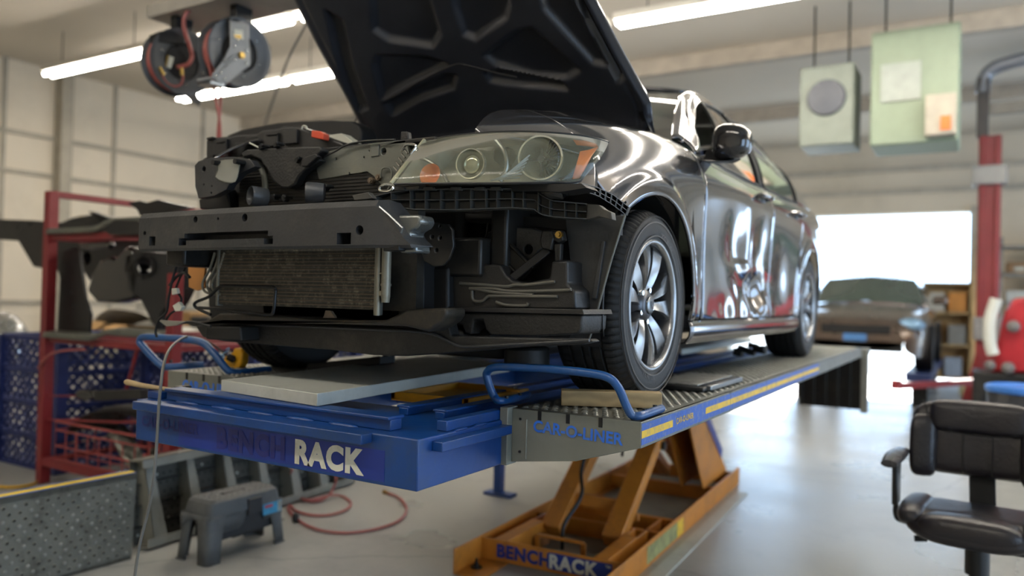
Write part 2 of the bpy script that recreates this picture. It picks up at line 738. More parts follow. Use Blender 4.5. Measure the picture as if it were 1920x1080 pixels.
for z in (1.15, 2.2, 3.15, 3.75):
    m.bb(XL, XL + .04, YF, YB, z - .03, z + .03)
for k in range(12):
    y = -5.2 + k * 1.75
    m.bb(XL, XL + .03, y - .03, y + .03, 0, ZC)
m.bb(XL, XL + .22, 4.3, 4.48, 0, ZC)
struct('trim_1', m, seam_mat, smooth=0)
m = MB()
for z in (1.3, 2.6, 3.6, 4.2):
    m.bb(XL, -3, YB - .04, YB, z - .03, z + .03)
for z in (3.75, 4.2):
    m.bb(-2.9, XR, YB - .05, YB, z - .05, z + .05)
m.bb(-3.0, -2.88, YB - .1, YB + .3, 0, 3.4)
m.bb(1.73, 1.85, YB - .1, YB + .3, 0, 3.4)
struct('trim_2', m, frame_m, smooth=0)
m = MB()                                               # roof beams running across
for k, y in enumerate((8.0, 11.5)):
    m.bb(XL, XR, y - .08, y + .08, ZC - .22, ZC)
for y in (.2, -2.4):
    m.bb(XL, XR, y - .1, y + .1, ZC - .35, ZC)
struct('trim_3', m, mat('beam_paint', 'a89f92', .75), smooth=0)
m = MB()                                               # the wide dropped soffit the hose reels hang under
m.bb(-2.75, 3.2, .52, .86, 3.14, 3.22)
struct('trim_4', m, mat('soffit_grey', 'a19c92', .6), smooth=0, bevel=.004)

tube_m = emat('tube_glow', 'fff7ea', TUBE_STRENGTH)
fix_m = mat('fixture_white', 'd8d4c8', .5)


def light(x, y, label, z=4.3, L=2.3):
    t = thing('ceiling_light', label, 'ceiling light', (x, y, z), 'fluorescent strip lights')
    obj('housing', MB().bb(x - L / 2, x + L / 2, y - .09, y + .09, z + .03, z + .1), fix_m, t, smooth=0)
    m = MB()
    for s in (-.05, .05):
        m.cyl((x - L / 2 + .03, y + s, z), (x + L / 2 - .03, y + s, z), .022, n=10)
    o = obj('lamp_tube', m, tube_m, t)
    m = MB()
    for s in (-.8, .8):
        m.cyl((x + s, y, z + .1), (x + s, y, ZC), .006, n=6)
    obj('hanger', m, K['dark_metal'], t)
    return t


near = ['far left end of the nearer row', 'second from the left wall in the nearer row', 'seen just left of the hose reels in the nearer row',
        'seen between the hose reels and the open hood in the nearer row', 'in the nearer row behind the raised hood', 'in the nearer row above the car roof, out past the hood',
        'at the right end of the nearer row']
far = ['far left end of the farther row', 'second from the left wall in the farther row', 'below the hose reels in the farther row', 'left of the hood edge in the farther row',
       'hidden by the hood in the farther row', 'right of the raised hood in the farther row', 'far right end of the farther row']
for i in range(7):
    light(-8.0 + i * 2.4, 3.3, 'fluorescent strip light, ' + near[i])
    light(-7.5 + i * 2.4, 5.0, 'fluorescent strip light, ' + far[i])
for i in range(3):  # unseen row of fixtures, added to light the front of the car
    light(-3.4 + i * 2.6, -2.9, 'added unseen strip light ahead of the car, number %s from the left' % ('one', 'two', 'three')[i])
# ================================================================ the car
CARLOC = (0, 0, RZ)
car = thing('car', 'dark silver sedan without front bumper, hood raised, parked on the blue and grey rack', 'car', CARLOC)
P = K['paint']


def c3(x, y, z):
    return Vector((x, y, z + RZ))


# side section: level k -> x and z along the length
YS = [-.78, -.62, -.45, -.25, 0, .3, .55, 1.1, 1.7, 2.3, 2.8, 3.2, 3.55, 3.85, 4.0]
LV = {  # (x list, z list) for each level, low to high
    0: ([.62, .72, .80, .86, .885, .885, .885, .89, .89, .89, .88, .87, .83, .74, .6], [.2] * 15),
    1: ([.64, .74, .82, .88, .90, .90, .90, .905, .905, .905, .90, .885, .85, .76, .62], [.262] * 15),
    2: ([.64, .745, .83, .893, .92, .915, .91, .915, .915, .917, .92, .90, .86, .77, .63], [.31] * 15),
    3: ([.62, .74, .835, .90, .935, .922, .905, .905, .905, .91, .935, .91, .87, .78, .64], [.50] * 15),
    4: ([.58, .73, .835, .90, .93, .922, .912, .912, .914, .92, .932, .915, .88, .79, .65], [.70] * 15),
    5: ([.50, .70, .825, .89, .912, .918, .922, .925, .927, .928, .925, .912, .88, .79, .65], [.72, .74, .765, .78, .79, .80, .805, .815, .825, .835, .845, .85, .86, .86, .86]),
    6: ([.44, .62, .78, .862, .89, .897, .90, .905, .907, .907, .905, .892, .86, .77, .63], [.765, .80, .82, .835, .85, .862, .87, .88, .895, .91, .925, .94, .95, .955, .95]),
    7: ([.42, .54, .69, .785, .83, .845, .855, .862, .862, .862, .86, .85, .82, .72, .58], [.81, .852, .887, .915, .936, .95, .952, .948, .955, .97, .985, 1.0, 1.01, 1.02, 1.0]),
    8: ([.37, .47, .575, .64, .675, .72, .75, .84, .84, .84, .83, .80, .70, .55, .4], [.845, .900, .940, .968, .995, 1.015, 1.02, .955, .965, .98, .995, 1.02, 1.05, 1.04, 1.02]),
}
TX = {k: list(zip(YS, v[0])) for k, v in LV.items()}
TZ = {k: list(zip(YS, v[1])) for k, v in LV.items()}


def smooth_tab(tab, sg=.22):
    y0, y1, n = -.9, 4.1, 250
    ys = [y0 + (y1 - y0) * i / n for i in range(n + 1)]
    v = [sinterp(tab, y) for y in ys]
    w = int(3 * sg / (ys[1] - ys[0]))
    ker = [math.exp(-.5 * (k * (ys[1] - ys[0]) / sg) ** 2) for k in range(-w, w + 1)]
    ks = sum(ker)

    def g(i):
        if i < 0:
            return 2 * v[0] - v[-i]
        if i > n:
            return 2 * v[n] - v[2 * n - i]
        return v[i]
    return [sum(ker[k + w] * g(i + k) for k in range(-w, w + 1)) / ks for i in range(n + 1)]


SX = {k: smooth_tab(TX[k]) for k in TX}
SZ = {k: smooth_tab(TZ[k]) for k in TZ}


def fast(tab, y):
    f = max(0, min(249.999, (y + .9) / 5 * 250))
    i = int(f)
    return tab[i] + (tab[i + 1] - tab[i]) * (f - i)


def section(y, n=64):
    c = cr([(fast(SX[k], y), 0, fast(SZ[k], y)) for k in range(9)], 8)
    m_ = len(c)
    ker = [math.exp(-.5 * (k / 3.0) ** 2) for k in range(-8, 9)]
    out = []
    for i in range(m_):
        a = Vector((0, 0, 0))
        w = 0
        r_ = min(8, i, m_ - 1 - i)
        for k in range(-r_, r_ + 1):
            a += c[i + k] * ker[k + 8]
            w += ker[k + 8]
        out.append(a / w)
    return out


_sc = {}


def sec_at(y, t):
    key = round(y, 4)
    if key not in _sc:
        _sc[key] = section(y)
    c = _sc[key]
    f = t * (len(c) - 1)
    i = min(len(c) - 2, int(f))
    q = c[i].lerp(c[i + 1], f - i)
    return q.x, q.z


def t_of_z(y, z):
    lo, hi = 0, 1
    for _ in range(22):
        mid = (lo + hi) / 2
        if sec_at(y, mid)[1] < z:
            lo = mid
        else:
            hi = mid
    return lo


def bump(y, z):
    """flares round the wheels and the crash dents of the front door, in metres outwards"""
    d = 0
    for yc in (0, 2.8):
        r = math.hypot(y - yc, z - .325)
        if z > .2 and abs(y - yc) < .8:
            d += .015 / (1 + math.exp(min(40, (r - .437) / .006))) * min(1, (z - .2) / .08)
    # dents
    w = 1 / (1 + math.exp(-(y - .58) * 40)) * 1 / (1 + math.exp((y - 2.36) * 40))
    g = lambda yc, zc, sy, sz: math.exp(-((y - yc) / sy) ** 2 - ((z - zc) / sz) ** 2)
    e = -.045 * g(1.42, .42, .26, .10) + .022 * g(1.30, .50, .3, .03) - .03 * g(1.50, .34, .06, .10) + .018 * g(1.62, .33, .05, .07)
    e += -.012 * g(1.0, .60, .14, .13) + .007 * g(1.25, .62, .07, .16) - .008 * g(1.5, .64, .10, .12)
    e += .006 * math.sin(18 * y + 9 * z) * g(1.35, .45, .4, .16) - .012 * g(1.95, .45, .16, .16) + .004 * math.sin(26 * y) * g(1.3, .3, .5, .07)
    e += -.012 * g(.9, .32, .18, .05)
    return d + e * w


def side_pt(y, t, s=1):
    x, z = sec_at(y, t)
    x += bump(y, z) if s > 0 else (bump(y, z) if abs(y) < .7 or y > 2.2 else 0)
    return c3(s * x, y, z)


def arch(y, yc, r=.372, zc=.325):
    a = abs(y - yc)
    if a >= r:
        return None
    return zc + math.sqrt(r * r - a * a)


def ylist(a, b, step=.02, arches=(0, 2.8), r=.372):
    s = set()
    n = max(2, int((b - a) / step))
    for i in range(n + 1):
        s.add(round(a + (b - a) * i / n, 4))
    for yc in arches:
        for k in range(61):
            y = yc - r * math.cos(pi * k / 60)
            if a < y < b:
                s.add(round(y, 4))
        for e in (-r, r):
            if a < yc + e < b:
                s.add(round(yc + e - .0006, 4))
                s.add(round(yc + e + .0006, 4))
    return sorted(s)


def panel(name, fa, fb, zb, tt, s=1, m=None, nt=44, parent=car, ext=None, step=.02):
    """body side between lines y = fa(f) and y = fb(f), f 0 bottom..1 top; zb(y) its lower edge; tt upper section position"""
    ys = ylist(ext[0], ext[1], step)
    rows = []
    y0, y1 = ext
    for y in ys:
        f = (y - y0) / (y1 - y0)
        row = []
        for j in range(nt + 1):
            g = j / nt
            ya = fa(g)
            yb = fb(g)
            yy = ya + (yb - ya) * f if (fa(0) != fa(1) or fb(0) != fb(1)) else y
            z0 = zb(yy)
            tb = t_of_z(yy, z0) if z0 > .2 else 0
            t1 = tt(yy)
            row.append(side_pt(yy, tb + (t1 - tb) * g, s))
        rows.append(row)
    mb = MB().grid(rows)
    return obj(name, mb, m or P, parent, smooth=50, solid=.012 * (-1 if s > 0 else 1))


def zb_arch(base):
    def f(y):
        for yc in (0, 2.8):
            a = arch(y, yc)
            if a is not None:
                return max(base(y) if callable(base) else base, a)
        return base(y) if callable(base) else base
    return f


SILL = .268


def fender_low(y):
    # front lower corner of the fender runs from the headlight's lower corner back to the arch
    if y < -.255:
        return interp([(-.60, .80), (-.52, .70), (-.42, .665), (-.255, .60)], y)
    return SILL


def fender_zb(y):
    a = arch(y, 0)
    b = fender_low(y)
    return max(a or 0, b) if y < 0 else (a if a else b)


def head_t(y):
    """the fender's upper boundary is the seam to the hood"""
    return 1.0


for s in (1, -1):
    # fender: above the headlight ahead of y=-.36, whole height behind it
    def fz(y):
        if y < -.345:
            # lower edge is the headlight's upper line
            return interp([(-.78, .772), (-.66, .806), (-.56, .815), (-.47, .806), (-.345, .775)], y)
        return max(arch(y, 0) or 0, interp([(-.345, .70), (-.255, .60), (-.2, .2)], y)) if y < .372 else SILL
    ys_f = [(-.625, -.347), (-.344, .52)]
    rows = []
    mb = MB()
    for (a, b) in ys_f:
        rows = []
        for y in ylist(a, b, .015):
            z0 = fz(y)
            tb = t_of_z(y, z0)
            q = max(0, min(1, (y + .64) / .22))
            te = (1.0 - tb) * (.12 + .88 * q * (2 - q))      # the panel runs out to a point over the headlight
            rows.append([side_pt(y, tb + te * j / 44, s) for j in range(45)])
        mb.grid(rows)
    # small wedge between the headlight's back edge and the wheel arch
    rows = []
    for k in range(9):
        f = k / 8
        row = []
        for j in range(17):
            g = j / 16
            z = .70 + (.775 - .70) * g if True else 0
            ya = -.50 + (.155) * g
            y = ya + (-.344 - ya) * f
            lo = interp([(-.50, .690), (-.344, .662)], y)
            z = lo + (.775 - lo) * g
            row.append(side_pt(y, t_of_z(y, z), s))
        rows.append(row)
    mb.grid(rows)
    fo = obj('fender', mb, P, car, smooth=50, solid=-.01 if s > 0 else .01)

    top = lambda y: t_of_z(y, fast(SZ[7], y) + .006)
    low = zb_arch(lambda y: SILL)
    panel('front_door', lambda g: .545 - .02 * g, lambda g: 1.735 - .03 * g, low, top, s, ext=(.545, 1.735))
    # rear door: its rear edge follows the wheel arch
    def rd_b(g):
        return interp([(0, 2.40), (.3, 2.42), (.55, 2.50), (1, 2.66)], g)
    rows = []
    for i in range(41):
        f = i / 40
        row = []
        for j in range(45):
            g = j / 44
            ya = 1.741 - .03 * g
            yb = rd_b(g)
            y = ya + (yb - ya) * f
            tb = t_of_z(y, SILL)
            row.append(side_pt(y, tb + (top(y) - tb) * g, s))
        rows.append(row)
    obj('rear_door', MB().grid(rows), P, car, smooth=50, solid=-.012 if s > 0 else .012)
    rows = []
    ylq = ylist(2.406, 3.98, .02)
    for i, y0 in enumerate(ylq):
        f = i / (len(ylq) - 1)
        row = []
        for j in range(45):
            g = j / 44
            sh = (rd_b(g) + .006 - 2.406) * max(0, 1 - (y0 - 2.406) / .55)
            y = y0 + sh
            a = arch(y, 2.8)
            z0 = max(SILL if y < 2.8 else .24, a or 0)
            tb = t_of_z(y, z0)
            row.append(side_pt(y, tb + (1.0 - tb) * g, s))
        rows.append(row)
    obj('rear_quarter_panel', MB().grid(rows), P, car, smooth=50, solid=-.012 if s > 0 else .012)
    # sill
    rows = []
    for y in ylist(.36, 2.44, .04, ()):
        row = []
        for z, dx in ((.262, .004), (.25, .012), (.235, .016), (.21, .012), (.185, -.005), (.178, -.05), (.18, -.14)):
            x = sec_at(y, t_of_z(y, .262))[0]
            row.append(c3(s * (x + dx), y, z))
        rows.append(row)
    obj('sill_cover', MB().grid(rows), P, car, smooth=40, solid=-.008 if s > 0 else .008)

# upper structure
ZR = [(.60, 1.0), (.75, 1.10), (.9, 1.205), (1.1, 1.315), (1.3, 1.385), (1.5, 1.42), (1.8, 1.435), (2.2, 1.43), (2.6, 1.39), (2.95, 1.31), (3.25, 1.2), (3.5, 1.09), (3.62, 1.055)]
XRL = [(.60, .80), (.9, .71), (1.2, .64), (1.5, .60), (1.9, .585), (2.4, .585), (2.9, .60), (3.3, .65), (3.62, .70)]


def gh(y, u, s=1, off=0):
    xb, zb = fast(SX[7], y) - .012, fast(SZ[7], y) + .002
    xr, zr = sinterp(XRL, y), sinterp(ZR, y)
    zr = max(zr, zb + .003)
    x = xb + (xr - xb) * u + .05 * math.sin(pi * u) * min(1, (zr - zb) / .3)
    z = zb + (zr - zb) * u
    return c3(s * (x + off), y, z)


for s in (1, -1):
    # body-coloured rail from the pillar foot over the doors to the boot
    rows = []
    for i in range(90):
        y = .62 + (3.60 - .62) * i / 89
        u0 = .90 if y > 1.0 else interp([(.62, .0), (.8, .80), (1.0, .9)], y)
        r = [gh(y, u0 + (1 - u0) * j / 5, s) for j in range(6)]
        xr, zr = sinterp(XRL, y), sinterp(ZR, y)
        for k in (1, 2, 3):
            w = .012 * k
            r.append(c3(s * (xr - w), y - (.02 * k if y < 1.4 else 0), zr + .012 * math.sin(k)))
        rows.append(r)
    obj('roof_rail', MB().grid(rows), P, car, smooth=60, solid=-.01 if s > 0 else .01)
    # glass in both doors
    def glass(name, a, b, ua, ub, lean0, lean1):
        rows = []
        for i in range(31):
            f = i / 30
            row = []
            for j in range(13):
                g = j / 12
                ya, yb = a + lean0 * g, b + lean1 * g
                y = ya + (yb - ya) * f
                row.append(gh(y, ua + (ub - ua) * g, s, -.006))
            rows.append(row)
        o = obj(name, MB().grid(rows), K['glass'], car, smooth=180)
        edge = [r[0] for r in rows] + rows[-1][1:] + [r[-1] for r in rows[::-1]][1:] + rows[0][::-1][1:-1]
        obj('window_seal', MB().tube([p + Vector((s * .006, 0, 0)) for p in edge], .0075, 6, closed=True), K['matte_black'], o)
        return o
    glass('front_window', .80, 1.70, 0.02, .88, .42, .0)
    glass('rear_window', 1.80, 2.72, 0.02, .88, .0, .12)
    mb = MB()
    mb.grid([[gh(1.70 + .1 * i / 4, j / 10 * .92, s, -.002) for j in range(11)] for i in range(5)])
    obj('door_pillar', mb, K['matte_black'], car, solid=-.012 if s > 0 else .012)
    rows = []
    for i in range(24):
        f = i / 23
        row = []
        for j in range(11):
            g = j / 10
            y = (2.72 + .12 * g) + (3.60 - 2.84 + .12 * (1 - g)) * f
            row.append(gh(min(y, 3.6), g * .92, s))
        rows.append(row)
    obj('rear_pillar', MB().grid(rows), P, car, smooth=60, solid=-.01 if s > 0 else .01)
    # triangle behind the mirror
    mb = MB()
    mb.grid([[gh(.64 + (.80 + .42 * g * .45 - .64) * i / 6, (.02 + .40 * g) * (i / 6 if True else 1) , s, .001) for g in (0, .5, 1)] for i in range(7)])
    obj('mirror_sail_panel', mb, K['matte_black'], car, solid=-.006 if s > 0 else .006)
    # handles
    for yy, nm in ((1.50, 'door_handle'), (2.33, 'door_handle')):
        t0 = t_of_z(yy, .875)
        x, z = sec_at(yy, t0)
        mb = MB().tube(cr([c3(s * (x - .005), yy - .09, z), c3(s * (x + .03), yy - .075, z + .002), c3(s * (x + .036), yy, z + .004), c3(s * (x + .03), yy + .075, z + .004), c3(s * (x - .005), yy + .09, z + .004)], 5), .013, 10)
        obj(nm, mb, P, car)
        # cup behind the handle
        mb = MB().sphere(c3(s * (x - .012), yy, z - .01), .05, (.5, 1.3, .75))
        obj('handle_recess', mb, K['dark_metal'], car)
    # crease strip low on the doors
    # wheel housings
    for yc in (0, 2.8):
        rows = []
        for i in range(37):
            a = R(-20 + 220 * i / 36)
            rows.append([c3(s * x, yc - .395 * math.cos(a), .325 + .375 * math.sin(a)) for x in (.885, .80, .66, .56)])
        mb = MB().grid(rows)
        # inner wall of the housing
        vs = [c3(s * .56, yc - .395 * math.cos(R(-20 + 220 * i / 36)), .325 + .375 * math.sin(R(-20 + 220 * i / 36))) for i in range(37)]
        mb.add(vs, [tuple(range(37))])
        obj('wheel_housing', mb, K['matte_black'], car, smooth=60)

# roof, screens, boot, underbody, cabin floor
rows = []
for i in range(30):
    f = i / 29
    row = []
    for j in range(25):
        q = -1 + 2 * j / 24
        y = (1.38 + 1.32 * f) - .16 * (1 - q * q) * (1 - f) + .1 * (1 - q * q) * f
        xr = sinterp(XRL, y) - .06
        row.append(c3(q * xr, y, sinterp(ZR, 1.38 + 1.32 * f) + .012 + .035 * (1 - q * q)))
    rows.append(row)
obj('roof', MB().grid(rows), P, car, smooth=60, solid=-.02)
rows = []
for i in range(21):
    f = i / 20
    row = []
    for j in range(25):
        q = -1 + 2 * j / 24
        x = q * (.765 - .15 * f - .03 * f * f)
        y = .64 + (1.37 - .64) * f - .20 * (1 - q * q) * (1 - .3 * f)
        z = 1.005 + .41 * f + .035 * f * (1 - f) * 4 + .03 * (1 - q * q) * f
        row.append(c3(x, y, z))
    rows.append(row)
obj('windshield', MB().grid(rows), K['glass'], car, smooth=180)
for s in (1, -1):
    # windscreen pillar between screen and side glass
    rows = []
    for i in range(31):
        f = i / 30
        y = .58 + (1.42 - .58) * f
        xr, zr = sinterp(XRL, y), sinterp(ZR, y)
        a = c3(s * xr, y, zr)
        b = c3(s * (.765 - .15 * f - .03 * f * f + .004), .64 + .73 * f, 1.005 + .41 * f + .035 * f * (1 - f) * 4)
        row = []
        for k in range(7):
            g = k / 6
            p = a.lerp(b, g)
            p += Vector((0, 0, .012 * math.sin(pi * g)))
            row.append(p)
        rows.append(row)
    obj('windshield_pillar', MB().grid(rows), P, car, smooth=60, solid=-.01 if s > 0 else .01)
    obj('windshield_trim', MB().tube([r[-1] + Vector((0, -.004, .004)) for r in rows], .006, 6), K['matte_black'], car)
rows = []
for i in range(21):
    f = i / 20
    rows.append([c3((-1 + 2 * j / 20) * (.54 + .1 * f), 2.72 + .78 * f + .12 * (1 - (-1 + 2 * j / 20) ** 2) * (1 - f), 1.40 - .32 * f + .03 * math.sin(pi * f) + .02 * (1 - (-1 + j / 10) ** 2)) for j in range(21)])
obj('rear_screen', MB().grid(rows), K['glass'], car, smooth=180)
rows = []
for i in range(25):
    f = i / 24
    y = 3.48 + .52 * f
    rows.append([c3((-1 + 2 * j / 20) * (.70 - .08 * f), y, 1.06 - .03 * f + .03 * (1 - (-1 + j / 10) ** 2)) for j in range(21)])
obj('boot_lid', MB().grid(rows), P, car, smooth=60, solid=.02)
mb = MB().bb(-.62, .62, 3.9, 4.0, RZ + .3, RZ + 1.02)
obj('tail_panel', mb, P, car, bevel=.03)
mb = MB().bb(-.74, .74, .45, 3.9, RZ + .20, RZ + .30)
mb.bb(-.56, .56, -.5, .5, RZ + .20, RZ + .24)
obj('floor_pan', mb, K['dark_metal'], car, bevel=.02)
mb = MB().bb(-.80, .80, .50, .56, RZ + .28, RZ + .96)
mb.bb(-.76, .76, 1.0, 1.5, RZ + .35, RZ + .55)
obj('firewall', mb, K['matte_black'], car)
mb = MB()
for s in (-.38, .38):
    mb.bb(s - .26, s + .26, 1.55, 1.68, RZ + .5, RZ + 1.12)
    mb.bb(s - .13, s + .13, 1.57, 1.67, RZ + 1.12, RZ + 1.30)
mb.bb(-.62, .62, 2.5, 2.65, RZ + .5, RZ + 1.1)
obj('seats', mb, mat('seat_cloth', '55544f', .8), car, bevel=.05, seg=3)
mb = MB().bb(-.72, .72, .62, .95, RZ + .85, RZ + .98)
obj('dashboard', mb, K['black_plastic'], car, bevel=.04)
# cowl at the foot of the windscreen
mb = MB().grid([[c3((-1 + j / 10) * .74, .50 + .13 * f - .20 * (1 - (-1 + j / 10) ** 2), .985 + .02 * f) for j in range(21)] for f in (0, .5, 1)])
obj('cowl_panel', mb, K['black_plastic'], car, solid=.02)

# door mirror
for s in (1, -1):
    mp = part('door_mirror', car)
    c = c3(s * .972, .69, 1.005)
    mb = MB()
    rows = []
    for i in range(19):
        a = pi * i / 18
        row = []
        for k in range(28):
            t = 2 * pi * k / 28
            ct, st = math.cos(t), math.sin(t)
            sq = lambda v, e: math.copysign(abs(v) ** e, v)
            x = .082 * sq(ct, .7) * math.sin(a) ** .55
            z = .074 * sq(st, .7) * math.sin(a) ** .55
            yv = -.062 * math.cos(a)
            z *= 1 - .16 * (x / .082) * 1
            row.append(c + Vector((s * x, yv + .25 * abs(x) ** 1 * .5, z)))
        rows.append(row)
    obj('housing', MB().grid(rows, True), mat('mirror_paint', '222226', .12, metal=.3, coat=1, rvar=.03) if s > 0 else bpy.data.materials['mirror_paint'], mp, smooth=180)
    mb = MB().prism([c3(s * .845, .60, .925), c3(s * .845, .72, .935), c3(s * .86, .72, .99), c3(s * .92, .70, .96), c3(s * 1.0, .70, .94), c3(s * .98, .68, .925), c3(s * .93, .62, .915)], (0, .05, 0))
    obj('mirror_foot', mb, K['black_plastic'], mp, bevel=.008)
    obj('mirror_glass', MB().sphere(c + Vector((0, .062, 0)), .07, (1, .12, .8)), K['chrome'], mp)


# wheels
def wheel(x, y, s, label=None):
    """s = +1 outer face towards +x"""
    w = part('wheel', car)
    o = c3(x, y, .325)
    ax = Vector((s, 0, 0))
    RT, W = .327, .112
    # tyre with grooves and shoulder ribs
    prof = [(.215, -W + .008), (.222, -W - .001), (.24, -W - .006), (.275, -W - .008), (.300, -W - .002), (.315, -W + .012), (.3225, -W + .026),
            (.3245, -W + .034), (.325, -.058), (.316, -.056), (.316, -.047), (.3265, -.045), (.327, -.016), (.317, -.014), (.317, -.006), (.327, -.004),
            (.327, .012), (.317, .014), (.317, .024), (.3265, .026), (.3255, .050), (.316, .052), (.316, .060), (.325, .062),
            (.3245, W - .034), (.3225, W - .026), (.315, W - .012), (.300, W + .002), (.275, W + .008), (.24, W + .006), (.222, W + .001), (.215, W - .008)]
    n = 240
    xx, yy = Vector((0, 1, 0)), Vector((0, 0, 1))
    rows = []
    for k in range(n):
        t = 2 * pi * k / n
        e = xx * math.cos(t) + yy * math.sin(t)
        row = []
        for (r, h) in prof:
            rr = r
            rib = k % 3 == 0
            if rib and (abs(h) > .061 and r > .312):
                rr -= .0055
            elif (k + int(h * 300)) % 6 == 0 and abs(h) < .05 and r > .32:
                rr -= .004
            row.append(o + e * rr + ax * h)
        rows.append(row)
    rows.append(rows[0])
    obj('tire', MB().grid(rows), K['rubber'], w, smooth=25)
    mb = MB()
    for r_ in (.302, .282, .236):
        mb.lathe([(r_ - .0025, W + .0045 + (.006 if r_ > .3 else .0095) * .6), (r_, W + .0095 if r_ < .3 else W + .004), (r_ + .0025, W + .0045 + (.006 if r_ > .3 else .0095) * .6)], o, ax, 72)
    # raised lettering on the side wall
    for word, a0, sz in (('VENTUS', -116, .026), ('HANKOOK', 52, .024), ('225/50R17', -52, .012)):
        for i, ch in enumerate(word):
            a = R(a0 + (i * sz * .82 / .262) * 57.3)
            e = xx * s * math.cos(a) + yy * math.sin(a)
            tt = -xx * s * math.sin(a) + yy * math.cos(a)
            mb.text(ch, o + e * (.252) + ax * (W + .0085), -tt if False else tt, -e, sz, .01, .0005)
    obj('sidewall_lettering', mb, K['rubber_text'], w, smooth=0)
    # rim barrel and lip
    mb = MB().lathe([(.222, W - .004), (.219, W + .004), (.211, W + .002), (.207, W - .012), (.203, W - .03), (.190, .02), (.185, -.09), (.21, -.1)], o, ax, 72)
    obj('rim_barrel', mb, K['rim_dark'], w, smooth=50)
    obj('rim_lip', MB().lathe([(.2225, W - .006), (.2235, W + .003), (.217, W + .006), (.209, W + .002), (.2055, W - .010)], o, ax, 96), K['rim'], w, smooth=60)
    mb = MB()
    for k in range(10):
        a = R(82 + 72 * (k // 2) + (15.5 if k % 2 else -15.5))
        e = xx * math.cos(a) + yy * math.sin(a)
        tt = -xx * math.sin(a) + yy * math.cos(a)
        lean = (1 if k % 2 else -1)
        rows = []
        for i in range(9):
            f = i / 8
            r_ = .045 + (.208 - .045) * f
            hw = .011 + .027 * f ** 1.4
            cz = W - .030 + .012 * math.sin(pi * f) + .016 * f - .004
            c = o + e * r_ - tt * lean * .004 * math.sin(pi * f * .8)
            rows.append([c - tt * hw * 1.05 + ax * (cz - .045), c - tt * hw + ax * (cz - .006), c - tt * hw * .82 + ax * (cz + .004 - .010 * (lean > 0)), c + tt * hw * .82 + ax * (cz + .004 - .010 * (lean < 0)), c + tt * hw + ax * (cz - .006), c + tt * hw * 1.05 + ax * (cz - .045)])
        mb.grid(rows)
    obj('spokes', mb, K['rim'], w, smooth=20)
    mb = MB().lathe([(0, W - .016), (.03, W - .016), (.048, W - .022), (.058, W - .036), (.07, W - .06), (.07, W - .09)], o, ax, 40)
    obj('hub', mb, K['rim_dark'], w, smooth=50)
    mb = MB().lathe([(0, W - .006), (.022, W - .006), (.0295, W - .010), (.031, W - .018)], o, ax, 40)
    obj('center_cap', mb, K['satin_metal'], w, smooth=50)
    q = o + ax * (W - .0045)
    mb = MB()
    u = xx * s
    for sg in (-1, 1):
        mb.prism([q + u * (sg * .007) + yy * .014, q + u * (sg * .013) + yy * .014, q + u * (sg * .009) - yy * .014, q + u * (sg * .005) - yy * .014], ax * .0015)
    mb.prism([q + u * -.007 + yy * .003, q + u * .007 + yy * .003, q + u * .007 - yy * .002, q - u * .007 - yy * .002], ax * .0015)
    obj('cap_emblem', mb, K['rim_dark'], w)
    mb = MB()
    for k in range(5):
        a = R(90 + 72 * k + 44)
        e = xx * math.cos(a) + yy * math.sin(a)
        mb.cyl(o + e * .057 + ax * (W - .055), o + e * .057 + ax * (W - .022), .0105, .009, n=6)
    obj('lug_nuts', mb, K['chrome'], w)
    obj('brake_disc', MB().lathe([(.06, -.01), (.150, -.01), (.150, .012), (.06, .012), (.06, -.01)], o, ax, 48), K['disc'], w)
    return w


wheel(.795, 0, 1)
wheel(.80, 2.8, 1)
wheel(-.795, 0, -1)
wheel(-.80, 2.8, -1)
# ================================================================ raised hood
TH = R(37)
HO = Vector((0, .52, 1.04 + RZ))
HD = Vector((0, -math.cos(TH), math.sin(TH)))
HN = Vector((0, -math.sin(TH), -math.cos(TH)))      # underside faces along this
HW = [(0, .715), (.15, .745), (.4, .705), (.7, .665), (1.0, .61), (1.12, .52)]


def hxs(px, py):
    d = ray(px, py)
    p = CAM + d * ((HN.dot(HO - CAM)) / HN.dot(d))
    return p.x, (p - HO).dot(HD)


def sdf(poly, x, y):
    d = 1e9
    ins = False
    n = len(poly)
    for i in range(n):
        x1, y1 = poly[i]
        x2, y2 = poly[(i + 1) % n]
        ex, ey = x2 - x1, y2 - y1
        wx, wy = x - x1, y - y1
        t = max(0, min(1, (wx * ex + wy * ey) / (ex * ex + ey * ey)))
        d = min(d, math.hypot(wx - ex * t, wy - ey * t))
        if (y1 > y) != (y2 > y) and x < (x2 - x1) * (y - y1) / (y2 - y1) + x1:
            ins = not ins
    return -d if ins else d


POCK = [[(690, -70), (697, 60), (725, 80), (805, 95), (820, 72), (795, -10), (770, -70)],
        [(838, -70), (848, 20), (866, 72), (886, 80), (945, 40), (952, 15), (940, -70)],
        [(706, 108), (700, 125), (716, 185), (748, 168), (835, 128), (795, 114)],
        [(905, 112), (972, 62), (995, 58), (1085, 135), (1060, 150), (1000, 148), (925, 128)],
        [(1000, -70), (1040, -70), (1105, 60), (1138, 120), (1112, 118), (1020, 20)],
        [(612, 20), (640, 40), (662, 130), (688, 200), (672, 205), (640, 130)],
        [(905, 146), (930, 138), (1050, 158), (1062, 172), (980, 168), (915, 160)],
        [(1080, -70), (1120, 20), (1175, 140), (1160, 150), (1100, 40), (1060, -70)],
        [(720, 196), (760, 180), (830, 148), (850, 150), (845, 172), (790, 188), (735, 215)]]
POCK = [[hxs(*p) for p in q] for q in POCK]


def hpt(q, s, off):
    x = q * interp(HW, s) - .02
    ss = s - .10 * (1 - q * q) * max(0, 1 - s / .35) * 0 + .0
    crown = .045 * (1 - q * q)
    return HO + Vector((x, 0, 0)) + HD * ss - HN * crown + HN * off


